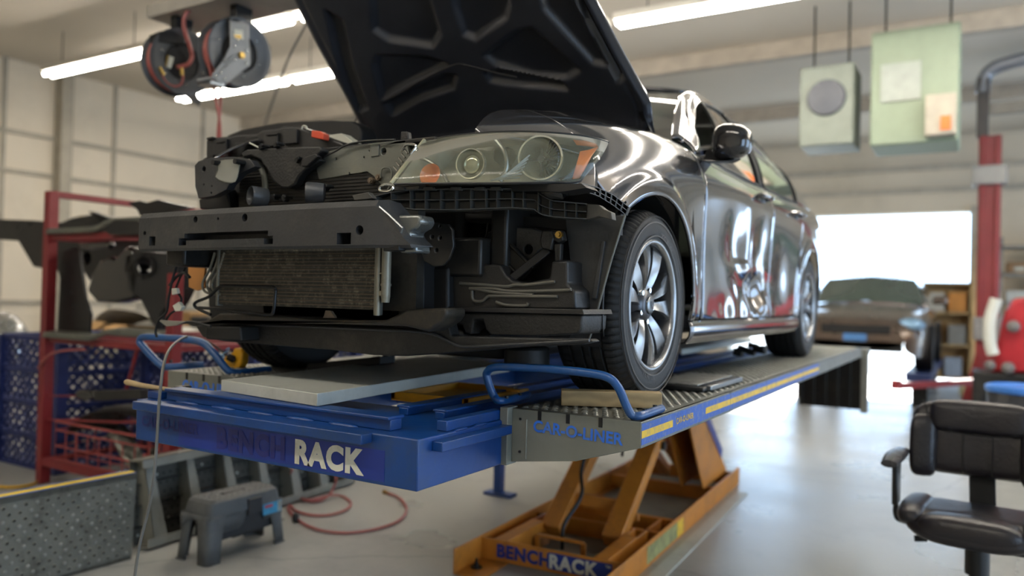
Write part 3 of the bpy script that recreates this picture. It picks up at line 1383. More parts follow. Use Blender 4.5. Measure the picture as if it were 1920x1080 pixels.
hood = part('hood', car)
rows = []
NU, NS = 170, 150
for i in range(NS + 1):
    s = -.04 + 1.16 * i / NS
    row = []
    for j in range(NU + 1):
        q = -1 + 2 * j / NU
        x = q * interp(HW, s) - .02
        d = 0
        for pk in POCK:
            sd_ = sdf(pk, x, s)
            t = max(0, min(1, (.014 - sd_) / .028))
            d = max(d, t * t * (3 - 2 * t))
        h = .022 - .026 * d
        # ridge along the whole edge and a bead beside it
        e = min(1 - abs(q), 9) * interp(HW, s)
        if e < .035:
            h = .020 * min(1, e / .02) if e > .004 else .002
        elif e < .06:
            h -= .006 * math.sin(pi * (e - .035) / .025)
        h += .012 * math.exp(-((s - .05) / .03) ** 2)
        row.append(hpt(q, s, h))
    rows.append(row)
inner = obj('hood_inner_panel', MB().grid(rows), K['hood_under'], hood, smooth=40)
rows = [[hpt(-1 + 2 * j / 40, -.05 + 1.18 * i / 30, -.006) for j in range(41)] for i in range(31)]
obj('hood_outer_skin', MB().grid(rows), P, hood, smooth=60, solid=.004)
pts = [HO + Vector((hxs(*p)[0], 0, 0)) + HD * hxs(*p)[1] + HN * -.004 for p in ((664, 232), (672, 215), (695, 200), (735, 183), (790, 152), (850, 123), (880, 125), (930, 138), (968, 146))]
obj('washer_hose', MB().tube(cr(pts, 6), .0035, 8), K['black_plastic'], hood)
for s in (-1, 1):
    mb = MB().bar(c3(s * .70, .56, .96), HO + Vector((s * .68, 0, 0)) + HD * .12 + HN * .01, .02, .012)
    mb.cyl(c3(s * .69, .56, .98), c3(s * .72, .56, .98), .014)
    obj('hinge', mb, K['dark_metal'], hood)

# ================================================================ headlight
TOP = [(800, 263, -.66), (850, 254.5, -.645), (930, 247.5, -.61), (1010, 247.5, -.555), (1080, 253, -.475), (1120, 260, -.41), (1141, 266, -.36)]
BOT = [(737, 345, -.78), (800, 344, -.765), (900, 343.5, -.72), (980, 343, -.66), (1040, 342, -.585), (1070, 342, -.53), (1088, 340, -.495)]
tp = cr([PX(a, b, 'y', y) for a, b, y in TOP], 6)
bp = cr([PX(a, b, 'y', y) for a, b, y in BOT], 6)


def hl(i, g, bulge=.018, inn=0.0):
    p = bp[i].lerp(tp[i], g)
    f = i / (len(tp) - 1)
    n = Vector((math.sin(f * 1.25), -math.cos(f * 1.25), .12)).normalized()
    return p + n * (bulge * math.sin(pi * g) ** .8 * (1 if 0 < g < 1 else 0) - inn)


K['reflector'] = mat('reflector', 'cfcfc2', .22, metal=.75, var=.15, scale=30)
for s in (1,):
    H = part('headlight', car)
    n = len(tp)
    lens = obj('lens', MB().grid([[hl(i, j / 14) for j in range(15)] for i in range(n)]),
               glassy('hazed_lens', 'f4f4ec', 1.0, .10, .17, 'c9cab0', 1.2), H, smooth=180)
    # housing shell round and behind the lens
    mb = MB()
    ring = [hl(i, 0, 0, .001) for i in range(n)] + [hl(n - 1, j / 6, .0, .001) for j in range(1, 6)] + [hl(i, 1, 0, .001) for i in range(n - 1, -1, -1)] + [hl(0, j / 6, 0, .001) for j in range(5, 0, -1)]
    back = []
    ctr = sum(ring, Vector((0, 0, 0))) / len(ring)
    for p in ring:
        q = p + Vector((-.03, .12, 0))
        back.append(q.lerp(ctr + Vector((-.03, .13, 0)), .18))
    mb.grid([ring + [ring[0]], back + [back[0]]])
    mb.add(back, [tuple(range(len(back)))])
    obj('housing', mb, mat('reflector_shell', 'a3a296', .4, metal=.2, var=.3, scale=12), H, smooth=50)
    mb = MB().tube([p for p in ring], .0035, 6, closed=True)
    obj('lens_seal', mb, K['black_plastic'], H)
    mb = MB().tube([hl(0, j / 8, 0, .002) + Vector((-.006, -.004, 0)) for j in range(9)], .0075, 8)
    obj('light_edge_strip', mb, glassy('edge_clear', 'e6e2c4', .8, .1, .55, 'd8d4b4'), H)

    def reflector(px, py, y, rr, dep, tilt, name, proj):
        o = PX(px, py, 'y', y)
        ax = Vector((math.sin(tilt), -math.cos(tilt), 0))
        g = part(name, H) if False else H
        prof = [(rr * 1.10, -.012), (rr * 1.08, .004), (rr, .003), (rr * .97, -.004)] + [(rr * math.sqrt(1 - k / 8 * .93), -dep * k / 8 - .004) for k in range(1, 9)] + [(0, -dep - .004)]
        obj(name, MB().lathe(prof, o, ax, 48), K['reflector'], H, smooth=60)
        if proj:
            m_ = MB().sphere(o - ax * .012, rr * .66, (1, .5, 1), 28, 16)
            obj('projector_lens', m_, mat('projector_lens', 'a9ab98', .08, metal=.6, rvar=.02), H, smooth=180)
        else:
            m_ = MB().cyl(o - ax * dep, o - ax * .01, .012, .010)
            m_.bar(o - ax * .02 + Vector((-rr * .9, 0, -.002)), o - ax * .02 + Vector((rr * .7, 0, -.002)), .004, .006)
            m_.bar(o - ax * .02 + Vector((0, 0, -rr * .8)), o - ax * .02 + Vector((0, 0, rr * .5)), .004, .006, up=(1, 0, 0))
            for k in range(14):
                a = R(-70 + 10 * k)
                m_.bar(o - ax * .01 + Vector((rr * .97 * math.cos(a), 0, rr * .97 * math.sin(a))), o - ax * (dep * .8) + Vector((rr * .45 * math.cos(a), 0, rr * .45 * math.sin(a))), .003, .006)
            obj('bulb_shield', m_, K['rim_dark'], H)
    reflector(1013, 296, -.575, .060, .055, .35, 'low_beam_reflector', False)
    reflector(882, 307, -.69, .0405, .04, .2, 'projector_ring', True)
    # stepped bezel under and between the two lamps
    mb = MB()
    for k in range(7):
        mb.bar(PX(920 + k * 4, 338 - k * 1, 'y', -.655 + k * .004), PX(975 + k * 3, 333 - k * 7, 'y', -.60 + k * .004), .006, .004)
    mb.tube(cr([PX(840, 343, 'y', -.70), PX(825, 318, 'y', -.69), PX(800, 300, 'y', -.68), PX(780, 296, 'y', -.68)], 6), .006, 8)
    mb.tube(cr([PX(930, 262, 'y', -.60), PX(946, 285, 'y', -.61), PX(950, 315, 'y', -.61), PX(938, 340, 'y', -.62)], 6), .007, 8)
    obj('bezel', mb, K['satin_metal'], H)
    mb = MB().lathe([(.0, -.03), (.02, -.02), (.034, 0)], PX(806, 327, 'y', -.715), (.1, -1, .2), 20)
    obj('turn_signal_bulb', mb, K['amber'], H)
    mb = MB().grid([[PX(a, b, 'y', y) for a, b, y in r] for r in (((1072, 336, -.505), (1080, 310, -.49), (1087, 285, -.46)), ((1085, 335, -.485), (1097, 305, -.46), (1104, 282, -.43)), ((1095, 318, -.465), (1110, 292, -.43), (1122, 276, -.40)))])
    obj('side_marker_reflector', mb, K['amber'], H, solid=.004)
    mb = MB().grid([[PX(a, b, 'y', y) for a, b, y in r] for r in (((1075, 262, -.47), (1082, 272, -.46)), ((1105, 264, -.43), (1108, 275, -.42)), ((1130, 268, -.385), (1120, 277, -.395)))])
    obj('upper_amber_reflector', mb, K['amber'], H, solid=.004)
    # clear adjuster legs at the inner end
    mb = MB().tube(cr([PX(752, 283, 'y', -.69), PX(762, 271, 'y', -.70), PX(780, 273, 'y', -.70), PX(770, 290, 'y', -.71)], 5), .0045, 8)
    mb.tube(cr([PX(712, 352, 'y', -.79), PX(722, 346, 'y', -.79), PX(738, 348, 'y', -.78), PX(730, 358, 'y', -.79), PX(714, 358, 'y', -.79)], 5, True), .0045, 8, closed=True)
    for k in range(5):
        mb.bar(PX(745 + k * 5, 320 - k * 8, 'y', -.75 + k * .012), PX(738 + k * 5, 312 - k * 8, 'y', -.74 + k * .012), .004, .004)
    obj('adjuster_leg', mb, K['chrome'], H)

# ================================================================ front structure laid bare
BP, DB, MBk = K['black_plastic'], K['dusty_black'], K['matte_black']
# bumper beam
prof = [(-.845, .470), (-.878, .466), (-.885, .474), (-.885, .580), (-.872, .598), (-.83, .603), (-.78, .60), (-.78, .475)]
xs = [-.632, -.60, -.4, -.2, 0, .2, .36, .44]
rows = []
for x in xs:
    bow = -.020 * (1 - (x / .6) ** 2)
    rows.append([c3(x, y + bow, z) for y, z in prof])
# slanted right-hand corner
for x, f in ((.475, .35), (.52, .85), (.545, 1)):
    rows.append([c3(x, y + .012 * f, min(z, .604 - .128 * f) if z > .55 else z) for y, z in prof])
mb = MB().grid(rows, True)
mb.add(rows[0], [tuple(range(len(prof)))[::-1]])
mb.add(rows[-1], [tuple(range(len(prof)))])
beam = obj('bumper_beam', mb, K['beam_grey'], car, smooth=30)
cutr = MB()


def hole(px, py, r):
    c = PX(px, py, 'y', -.89)
    cutr.cyl(c + Vector((0, -.05, 0)), c + Vector((0, .075, 0)), r, n=24)


def sqh(x0, y0, x1, y1):
    a, b = PX(x0, y0, 'y', -.895), PX(x1, y1, 'y', -.895)
    cutr.bb(min(a.x, b.x), max(a.x, b.x), -.98, -.82, min(a.z, b.z), max(a.z, b.z))


hole(371, 412, .0105)
hole(466, 409, .0125)
hole(415, 411, .005)
hole(677, 432, .0135)
hole(269, 437, .008)
sqh(276, 443, 288, 460)
sqh(336, 447, 350, 460)
sqh(500, 443, 516, 458)
sqh(634, 437, 659, 458)
cut(beam, cutr)
cutr = MB()
sqh(347, 438, 507, 447)
cut(beam, cutr)
mb = MB().pxp([(718, 452), (748, 448), (748, 470), (718, 471)], -.875, .03)
obj('tow_bolt_pocket', mb, K['dark_metal'], car, bevel=.003)
mb = MB().tube([PX(a, b, 'y', -.885) for a, b in ((707, 384), (730, 404), (755, 428), (752, 437))], .0035, 6)
obj('beam_flange', mb, K['satin_metal'], car)
# crash box behind the right end of the beam
mb = MB().pxp([(732, 404), (785, 402), (789, 415), (783, 425), (768, 434), (768, 448), (779, 456), (780, 474), (748, 474), (740, 440)], -.84, .07)
obj('crash_box', mb, K['satin_metal'] if False else mat('crash_box_metal', '7d7f7c', .28, metal=.7, var=.15), car, bevel=.008, seg=3)
mb = MB().pxp([(795, 414), (840, 420), (848, 430), (850, 462), (842, 485), (830, 499), (812, 500), (795, 490), (788, 470)], -.66, .012)
pl = obj('mount_plate', mb, K['dark_metal'], car, bevel=.003)
cutr = MB()
for a, b, r in ((810, 444, .006), (825, 446, .006), (804, 468, .006), (818, 469, .006), (808, 421, .004), (825, 424, .004)):
    c = PX(a, b, 'y', -.66)
    cutr.cyl(c + Vector((0, -.03, 0)), c + Vector((0, .03, 0)), r, n=14)
cut(pl, cutr)
mb = MB().bb(.42, .56, -.55, .55, RZ + .40, RZ + .52).bb(-.56, -.42, -.65, .55, RZ + .40, RZ + .52)
obj('frame_rail', mb, K['dark_metal'], car, bevel=.01)
mb = MB().bb(-.60, -.50, -.80, -.62, RZ + .42, RZ + .55)
obj('crash_box', mb, K['dark_metal'], car, bevel=.01)
# brackets at left end of the beam
# condenser and radiator
m = mat('condenser_fins', '4a4843', .5, metal=.4, var=.3, scale=30, dirt='98937f', damt=.75, dscale=45)
nt = m.node_tree
tc = nt.nodes.new('ShaderNodeTexCoord')
mp = nt.nodes.new('ShaderNodeMapping')
mp.inputs['Scale'].default_value = (1, 1, 1)
wv = nt.nodes.new('ShaderNodeTexWave')
wv.bands_direction = 'Z'
wv.inputs['Scale'].default_value = 34
wv.inputs['Distortion'].default_value = 0
nt.links.new(tc.outputs['Object'], wv.inputs[0])
w2 = nt.nodes.new('ShaderNodeTexWave')
w2.bands_direction = 'X'
w2.inputs['Scale'].default_value = 90
w2.inputs['Distortion'].default_value = 1.5
nt.links.new(tc.outputs['Object'], w2.inputs[0])
bs = nt.nodes['Principled BSDF']
old = bs.inputs['Base Color'].links[0].from_socket
mu = nt.nodes.new('ShaderNodeMix')
mu.data_type = 'RGBA'
mu.blend_type = 'MULTIPLY'
mu.inputs[0].default_value = .75
nt.links.new(old, mu.inputs[6])
mm = nt.nodes.new('ShaderNodeMath')
mm.operation = 'MULTIPLY'
nt.links.new(w2.outputs[1], mm.inputs[0])
mm.inputs[1].default_value = .6
ma = nt.nodes.new('ShaderNodeMath')
ma.operation = 'MAXIMUM'
nt.links.new(wv.outputs[1], ma.inputs[0])
nt.links.new(mm.outputs[0], ma.inputs[1])
nt.links.new(ma.outputs[0], mu.inputs[7])
nt.links.new(mu.outputs[2], bs.inputs['Base Color'])
COND = part('condenser', car)
a, b = PX(413, 472, 'y', -.70), PX(704, 580, 'y', -.70)
mb = MB().bb(a.x, b.x, -.70, -.68, RZ + .292, RZ + .60)
obj('fin_core', mb, m, COND)
mb = MB()
for k in range(14):
    z = RZ + .300 + k * .0125
    mb.bb(a.x, b.x, -.7025, -.70, z, z + .0028)
obj('tubes', mb, K['rust'], COND)
obj('end_tank', MB().bb(a.x - .012, a.x, -.705, -.68, RZ + .285, RZ + .6).bb(b.x, b.x + .012, -.71, -.68, RZ + .275, RZ + .6), K['alu_dirty'], COND, bevel=.002)
rc = PX(724, 520, 'y', -.70)
mb = MB().cyl((rc.x, -.70, RZ + .335), (rc.x, -.70, RZ + .60), .0145).cyl((rc.x, -.70, RZ + .315), (rc.x, -.70, RZ + .335), .012, .0145).cyl((rc.x, -.70, RZ + .365), (rc.x, -.70, RZ + .372), .0165)
mb.bb(rc.x - .03, rc.x - .005, -.71, -.69, RZ + .335, RZ + .35)
mb.bb(rc.x - .03, rc.x - .005, -.71, -.69, RZ + .40, RZ + .405)
mb.cyl((rc.x - .026, -.705, RZ + .275), (rc.x - .026, -.705, RZ + .6), .008)
obj('receiver_drier', mb, mat('receiver_alu', '9c9787', .5, metal=.4, dirt='6b6352', damt=.6, dscale=12), COND)
mb = MB().bb(-.40, .40, -.655, -.62, RZ + .29, RZ + .78)
obj('radiator', mb, mat('radiator_fins', '2d2b27', .6, metal=.3, var=.3, scale=60), car)
mb = MB()
for k in range(16):
    mb.bb(-.40, .40, -.658, -.655, RZ + .605 + k * .011, RZ + .608 + k * .011)
obj('radiator_tubes', mb, K['dark_metal'], car)
# cooler loop pipe in front of the condenser
pp = [PX(a_, b_, 'y', -.725) for a_, b_ in ((395, 590), (368, 577), (367, 567), (392, 556), (412, 538), (430, 536), (505, 538), (516, 544), (516, 552), (513, 582), (505, 590), (470, 586), (420, 580), (372, 577))]
obj('cooler_pipe', MB().tube(cr(pp, 5), .0055, 8), K['dark_metal'], car)
mb = MB()
for off in (0, 9, 18):
    mb.tube(cr([PX(a_ + off, b_, 'y', -.70) for a_, b_ in ((403, 474), (393, 505), (380, 530), (383, 545), (396, 552))], 6), .0045, 8)
obj('coolant_pipes', mb, mat('pipe_grey', '77766c', .4, metal=.5), car)
# vertical ducts right of the condenser
mb = MB().pxp([(742, 476), (792, 474), (792, 600), (745, 592)], -.62, .10)
mb.pxp([(800, 500), (840, 500), (840, 600), (800, 600)], -.56, .06)
obj('air_duct', mb, MBk, car, bevel=.01)

# upper radiator support, right half with its holes
SUP = [(590, 292), (640, 276), (700, 268), (760, 262), (770, 300), (752, 330), (738, 348), (716, 348), (700, 330), (688, 322), (640, 330), (598, 337), (594, 320)]
mb = MB().pxp(SUP, -.66, .03)
sup = obj('radiator_support', mb, K['support_grey'], car, bevel=.004)
cutr = MB()
for a_, b_, r_ in ((630, 298, .0035), (682, 295, .0035), (719, 284, .011), (692, 283, .002), (655, 325, .003)):
    c = PX(a_, b_, 'y', -.66)
    cutr.cyl(c + Vector((0, -.03, 0)), c + Vector((0, .05, 0)), r_, n=18)
cut(sup, cutr)
mb = MB().pxp([(694, 270), (710, 270), (710, 292), (695, 294)], -.664, .004)
mb.tube(cr([PX(a_, b_, 'y', -.67) for a_, b_ in ((714, 334), (716, 318), (726, 314), (734, 322), (732, 345), (722, 365))], 5), .0035, 6)
obj('support_bracket', mb, K['support_grey'], car, bevel=.002)
mb = MB()
for a_, b_ in ((706, 332), (692, 338)):
    c = PX(a_, b_, 'y', -.675)
    mb.cyl(c, c + Vector((0, .03, 0)), .007, n=6)
    mb.cyl(c + Vector((0, .004, 0)), c + Vector((0, .03, 0)), .010, n=14)
obj('bolts', mb, K['rust'], car)
mb = MB().bb(-.62, .46, -.66, -.60, RZ + .80, RZ + .815)
obj('support_tie_bar', mb, K['dark_metal'], car, bevel=.004)
# hood bump stop
c = PX(757, 262, 'y', -.64)
obj('hood_bump_stop', MB().pxp([(751, 246), (764, 246), (766, 264), (750, 264)], -.64, .02), BP, car, bevel=.004)
# hood latch cable
obj('latch_cable', MB().tube(cr([PX(a_, b_, 'y', -.675) for a_, b_ in ((592, 305), (612, 292), (630, 283), (652, 271), (690, 264), (740, 262))], 6), .0032, 8), BP, car)
# left half of the support
mb = MB().pxp([(365, 310), (372, 302), (395, 296), (440, 294), (470, 300), (478, 312), (450, 325), (430, 345), (425, 355), (400, 368), (372, 372), (366, 350)], -.74, .03)
sl = obj('radiator_support', mb, K['beam_grey'], car, bevel=.004)
cutr = MB()
for a_, b_, r_ in ((382, 317, .010), (382, 346, .004), (397, 349, .003), (396, 362, .004)):
    c = PX(a_, b_, 'y', -.74)
    cutr.cyl(c + Vector((0, -.03, 0)), c + Vector((0, .05, 0)), r_, n=18)
cut(sl, cutr)
mb = MB().grid([[PX(a_, b_, 'y', y_) for a_, b_, y_ in r] for r in (((398, 300, -.745), (412, 318, -.775), (394, 332, -.80)), ((430, 296, -.745), (432, 318, -.78), (420, 346, -.81)), ((455, 296, -.745), (448, 318, -.775), (446, 346, -.80)))])
obj('air_guide', mb, mat('guide_sheet', '66675f', .55), car, solid=.003, sub=1)
mb = MB()
for a_, b_ in ((408, 306), (449, 304)):
    c = PX(a_, b_, 'y', -.76)
    mb.cyl(c + Vector((0, -.02, 0)), c + Vector((0, .02, 0)), .009, n=14)
obj('support_studs', mb, MBk, car)
# black centre baffle that hangs like a shield
mb = MB().pxp([(452, 286), (462, 280), (500, 278), (530, 276), (600, 274), (604, 282), (592, 292), (600, 300), (572, 318), (560, 330), (552, 345), (540, 353), (527, 352), (512, 340), (500, 318), (488, 300), (470, 292), (455, 296)], -.70, .035)
obj('center_baffle', mb, DB, car, bevel=.006)
mb = MB().pxp([(565, 300), (572, 294), (590, 288), (596, 293), (585, 303), (575, 312), (565, 312)], -.715, .02)
obj('baffle_clip', mb, BP, car, bevel=.003)
# tubular hoop behind the baffle
obj('latch_hoop', MB().tube(cr([PX(a_, b_, 'y', -.66) for a_, b_ in ((470, 300), (488, 312), (496, 330), (498, 352), (498, 380))], 6), .012, 10), K['support_grey'], car)
# horns
for a_, b_ in ((472, 367), (577, 361)):
    c = PX(a_, b_, 'y', -.745)
    ax = Vector((-.35, -1, .05)) if a_ < 500 else Vector((-.75, -.65, 0))
    ax.normalize()
    h = obj('horn', MB().lathe([(.012, -.055), (.031, -.05), (.0335, -.03), (.0335, 0), (.031, .006), (.027, .002), (.025, -.018), (.0, -.022)], c, ax, 32).bb(c.x - .012, c.x + .012, c.y + .02, c.y + .05, c.z - .04, c.z + .03), mat('horn_grey_%d' % a_, '43464a', .4, metal=.2, bump=.1), car, smooth=40)
# dark innards seen between them
mb = MB().pxp([(500, 350), (590, 345), (590, 392), (500, 395)], -.64, .05)
mb.pxp([(425, 330), (500, 330), (500, 392), (430, 395)], -.62, .05)
mb.pxp([(372, 374), (425, 352), (432, 395), (374, 392)], -.66, .06)
obj('inner_shroud', mb, MBk, car, bevel=.006)
# clutter behind the beam: latch, small clamps
mb = MB()
for a_, b_, w_ in ((515, 370, 8), (535, 372, 10), (612, 352, 6), (560, 300, 6), (520, 272, 7), (492, 276, 7)):
    c = PX(a_, b_, 'y', -.70)
    mb.box(c, (.012 + w_ * .001, .02, .016), Matrix.Rotation(.4 * w_, 3, 'Y'))
    mb.cyl(c + Vector((.01, -.015, .004)), c + Vector((.01, .02, .004)), .006, n=10)
obj('clips', mb, K['dark_metal'], car, bevel=.002)
# fuse box cover and battery tray across the bay
mb = MB()
mb.pxp([(386, 262), (392, 258), (430, 255), (440, 252), (480, 250), (490, 244), (520, 240), (530, 236), (560, 236), (575, 243), (590, 248), (610, 256), (640, 266), (645, 275), (600, 285), (480, 292), (390, 300), (385, 295)], -.42, .28)
o_ = obj('fuse_box', mb, BP, car, bevel=.010, seg=3)
mb = MB()
for x0, y0, x1, y1 in ((400, 262, 424, 296), (440, 268, 486, 272), (496, 250, 520, 275), (530, 244, 556, 270), (387, 258, 398, 262)):
    mb.pxp([(x0, y0), (x1, y0 - 2), (x1, y1 - 2), (x0, y1)], -.435, .02)
for x0, y0, x1 in ((404, 266, 420), (498, 252, 518), (460, 258, 480)):
    mb.pxp([(x0, y0), (x1, y0 - 2), (x1, y0), (x0, y0 + 2)], -.442, .01)
obj('fuse_box_ribs', mb, BP, car, bevel=.002)
mb = MB().pxp([(584, 244), (600, 246), (607, 251), (606, 262), (590, 259), (583, 257)], -.46, .03)
lab(obj('connector_clip', mb, K['orange_red'], car, bevel=.003), 'orange-red plastic clip')
mb = MB().tube(cr([PX(a_, b_, 'y', -.44) for a_, b_ in ((566, 242), (568, 236), (574, 237), (576, 243))], 5), .003, 8)
mb.tube(cr([PX(a_, b_, 'y', -.6) for a_, b_ in ((468, 268), (476, 272), (488, 278), (496, 282))], 5), .003, 8)
obj('cable_tie', mb, K['white_label'], car)
mb = MB().pxp([(385, 296), (400, 290), (400, 300), (375, 312), (372, 306)], -.55, .02)
obj('seal_flap', mb, MBk, car)
# long black cowl cover arching over the bay on the far side
rows = []
top = [(425, 254), (452, 243), (475, 238), (520, 230), (565, 226.5), (620, 225.5), (660, 227), (672, 236), (677, 246)]
botm = [(425, 262), (452, 262), (475, 262), (520, 262), (565, 262), (620, 262), (660, 262), (672, 262), (677, 262)]
mb = MB().pxp(top + [(677, 270), (425, 268)], -.12, .10)
obj('far_cowl_cover', mb, MBk, car, bevel=.008)
mb = MB().pxp([(612, 254), (640, 250), (662, 266), (640, 275), (612, 262)], -.36, .05)
obj('air_box_label', mb, K['white_label'], car)
# engine block mass, dark, fills the bay
mb = MB().bb(-.58, .40, -.42, .30, RZ + .30, RZ + .80)
mb.bb(-.30, .30, -.36, .20, RZ + .78, RZ + .86)
obj('engine', mb, MBk, car, bevel=.03)
for s in (1, -1):
    mb = MB().bb(s * .56, s * .62, -.50, .50, RZ + .40, RZ + .80)
    obj('inner_fender', mb, K['dark_metal'], car, bevel=.01)
# ---- plates and struts behind the missing bumper corner
mb = MB().pxp([(790, 405), (850, 398), (1010, 400), (1060, 412), (1075, 500), (1075, 600), (850, 610), (790, 600)], -.36, .02)
obj('wheel_apron', mb, K['dark_metal'], car)
mb = MB().pxp([(910, 438), (935, 424), (1000, 428), (1028, 438), (1032, 455), (1010, 470), (985, 505), (955, 520), (910, 505)], -.44, .02)
pl = obj('strut_plate', mb, K['beam_grey'], car, bevel=.004)
cutr = MB()
c = PX(990, 467, 'y', -.44)
cutr.cyl(c + Vector((0, -.03, 0)), c + Vector((0, .04, 0)), .0145, n=24)
cut(pl, cutr)
mb = MB().bar(PX(945, 470, 'y', -.47), PX(990, 515, 'y', -.47), .05, .01, up=(0, 1, 0))
mb.bar(PX(938, 478, 'y', -.475), PX(978, 522, 'y', -.475), .008, .02, up=(0, 1, 0))
mb.bar(PX(958, 458, 'y', -.475), PX(1002, 503, 'y', -.475), .008, .02, up=(0, 1, 0))
obj('strut_channel', mb, K['dark_metal'], car, bevel=.002)
mb = MB().bar(PX(955, 528, 'y', -.50), PX(1030, 468, 'y', -.46), .026, .02, up=(0, 1, 0))
obj('diagonal_strut', mb, MBk, car, bevel=.003)
mb = MB().pxp([(1016, 432), (1034, 432), (1038, 445), (1032, 469), (1015, 466), (1012, 450)], -.49, .04)
mb.pxp([(1034, 432), (1052, 432), (1056, 450), (1046, 456), (1036, 450)], -.485, .03)
mb.pxp([(1038, 456), (1052, 456), (1050, 500), (1040, 500)], -.48, .02)
obj('bumper_bracket', mb, K['dusty_black'], car, bevel=.004)
c = PX(1047, 440, 'y', -.492)
obj('bracket_bolt', MB().cyl(c + Vector((0, -.008, 0)), c + Vector((0, .01, 0)), .008, n=6).cyl(c, c + Vector((0, .012, 0)), .011, n=16), K['brass'], car)
mb = MB()
for k in range(5):
    c = PX(948 - k * 2.5, 440 + k * 9, 'y', -.47)
    mb.tube([c + Vector((.006 * math.cos(t), (.004 if k % 2 else -.004) * math.cos(t), .011 * math.sin(t))) for t in [2 * pi * j / 12 for j in range(12)]], .0022, 6, closed=True)
obj('chain', mb, K['dark_metal'], car)
mb = MB().tube(cr([PX(a_, b_, 'y', -.46) for a_, b_ in ((915, 418), (912, 440), (904, 458), (905, 475), (898, 493), (915, 494), (938, 486))], 6), .004, 8)
mb.pxp([(904, 456), (914, 458), (912, 464), (903, 461)], -.465, .01)
obj('wiring_loom', mb, MBk, car)
obj('ground_stud', MB().cyl(PX(898, 490, 'y', -.47), PX(898, 500, 'y', -.47), .004), K['rust'], car)
# washer reservoir: stepped blow-moulded tank with a seam lip and a tray
W_ = part('washer_reservoir', car)
mb = MB().pxp([(843, 492), (850, 490), (880, 490), (884, 512), (895, 512), (900, 494), (938, 496), (948, 515), (960, 526), (985, 530), (1030, 522), (1034, 490), (1064, 488), (1064, 532), (1072, 540), (1078, 545), (1080, 580), (842, 580)], -.53, .16)
obj('tank_top', mb, BP, W_, bevel=.007, seg=3)
mb = MB()
for pts_ in (((862, 531), (905, 534), (950, 537), (965, 534), (990, 534), (1040, 528)), ((880, 541), (925, 541), (960, 546), (1060, 544), (1068, 541)), ((885, 545), (886, 560), (893, 565), (905, 564), (915, 556), (930, 555), (1045, 556)), ((930, 566), (950, 572), (985, 573), (990, 568)), ((886, 541), (930, 548), (1000, 553))):
    mb.tube(cr([PX(a_, b_, 'y', -.535) for a_, b_ in pts_], 5), .0048, 8)
obj('tank_ribs', mb, mat('dusty_ridge', '55524a', .6), W_)
mb = MB().pxp([(836, 575), (1092, 580), (1095, 590), (836, 584)], -.555, .20)
obj('seam_lip', mb, BP, W_, bevel=.002)
mb = MB().pxp([(838, 585), (1092, 590), (1090, 618), (1084, 627), (1000, 632), (920, 630), (910, 618), (905, 600), (888, 600), (884, 627), (872, 626), (866, 610), (840, 606)], -.545, .17)
obj('tank_tray', mb, DB, W_, bevel=.006)
mb = MB().pxp([(1032, 490), (1063, 486), (1063, 535), (1032, 535)], -.50, .08)
obj('filler_neck', mb, BP, W_, bevel=.012, seg=3)
# fender liner
rows = []
for i in range(31):
    a_ = R(-12 + 124 * i / 30)
    rr = .395
    row = []
    for x_ in (.905, .90, .88, .80, .70, .60):
        dz = -.012 if x_ > .9 else 0
        row.append(c3(x_ - (.02 if a_ > 1 else 0), -rr * math.cos(a_) - .012, .325 + rr * math.sin(a_) + dz if True else 0))
    rows.append(row)
obj('fender_liner', MB().grid(rows), K['black_plastic'], car, smooth=60, solid=.004)
mb = MB().pxp([(1060, 412), (1100, 405), (1172, 404), (1166, 425), (1148, 480), (1130, 545), (1112, 615), (1103, 640), (1062, 642), (1092, 590), (1080, 540), (1070, 500)], -.435, .012)
mb.pxp([(1128, 452), (1134, 452), (1118, 560), (1108, 560)], -.445, .02)
obj('liner_front', mb, mat('liner_grey', '2f3031', .55, bump=.15, bscale=90), car, bevel=.002)
mb = MB().tube(cr([PX(a_, b_, 'y', -.437) for a_, b_ in ((1172, 402), (1164, 428), (1147, 484), (1129, 548), (1112, 612), (1104, 638))], 6), .0028, 6)
obj('liner_edge', mb, K['support_grey'], car)
# egg-crate bumper retainer below the headlight
LT = [(676, 366), (690, 371), (735, 361), (770, 357), (850, 355), (960, 355), (1002, 356), (1012, 366), (1035, 377), (1075, 381), (1100, 383)]
LB = [(676, 384), (690, 386), (735, 388), (776, 393), (850, 394), (960, 390), (1002, 393), (1012, 402), (1035, 407), (1075, 410), (1100, 411)]


def ly(px):
    return -.80 + (px - 676) / (1100 - 676) * .30


def path(tab, n=60):
    xs_ = [p[0] for p in tab]
    return [PX(x_, interp(tab, x_), 'y', ly(x_)) for x_ in [xs_[0] + (xs_[-1] - xs_[0]) * i / n for i in range(n + 1)]]


A_, B_ = path(LT), path(LB)
C_ = [a.lerp(b, .52) for a, b in zip(A_, B_)]
mb = MB()
dv = Vector((-.012, .04, 0))
for L_, th in ((A_, .0028), (B_, .0028), (C_, .002)):
    up = Vector((0, 0, th))
    mb.grid([[p, p + dv, p + dv + up, p + up, p] for p in L_])
for i in (0, 4, 8, 13, 17, 21, 25, 29, 33, 36, 40, 43, 47, 50, 54, 57, 60):
    mb.prism([A_[i], A_[i] + Vector((.0022, 0, 0)), B_[i] + Vector((.0022, 0, 0)), B_[i]], dv)
mb.grid([[a + dv, b + dv] for a, b in zip(A_, B_)])
K['retainer'] = mat('retainer_plastic', '3f3e3b', .5, dirt='5a554b', damt=.5, dscale=8)
RT_ = obj('bumper_retainer', mb, K['retainer'], car, smooth=0)
mb = MB()
for a_ in (740, 795, 845, 890, 920, 965):
    mb.pxp([(a_, 350), (a_ + 16, 350), (a_ + 20, 357), (a_ - 4, 357)], ly(a_) - .004, .012)
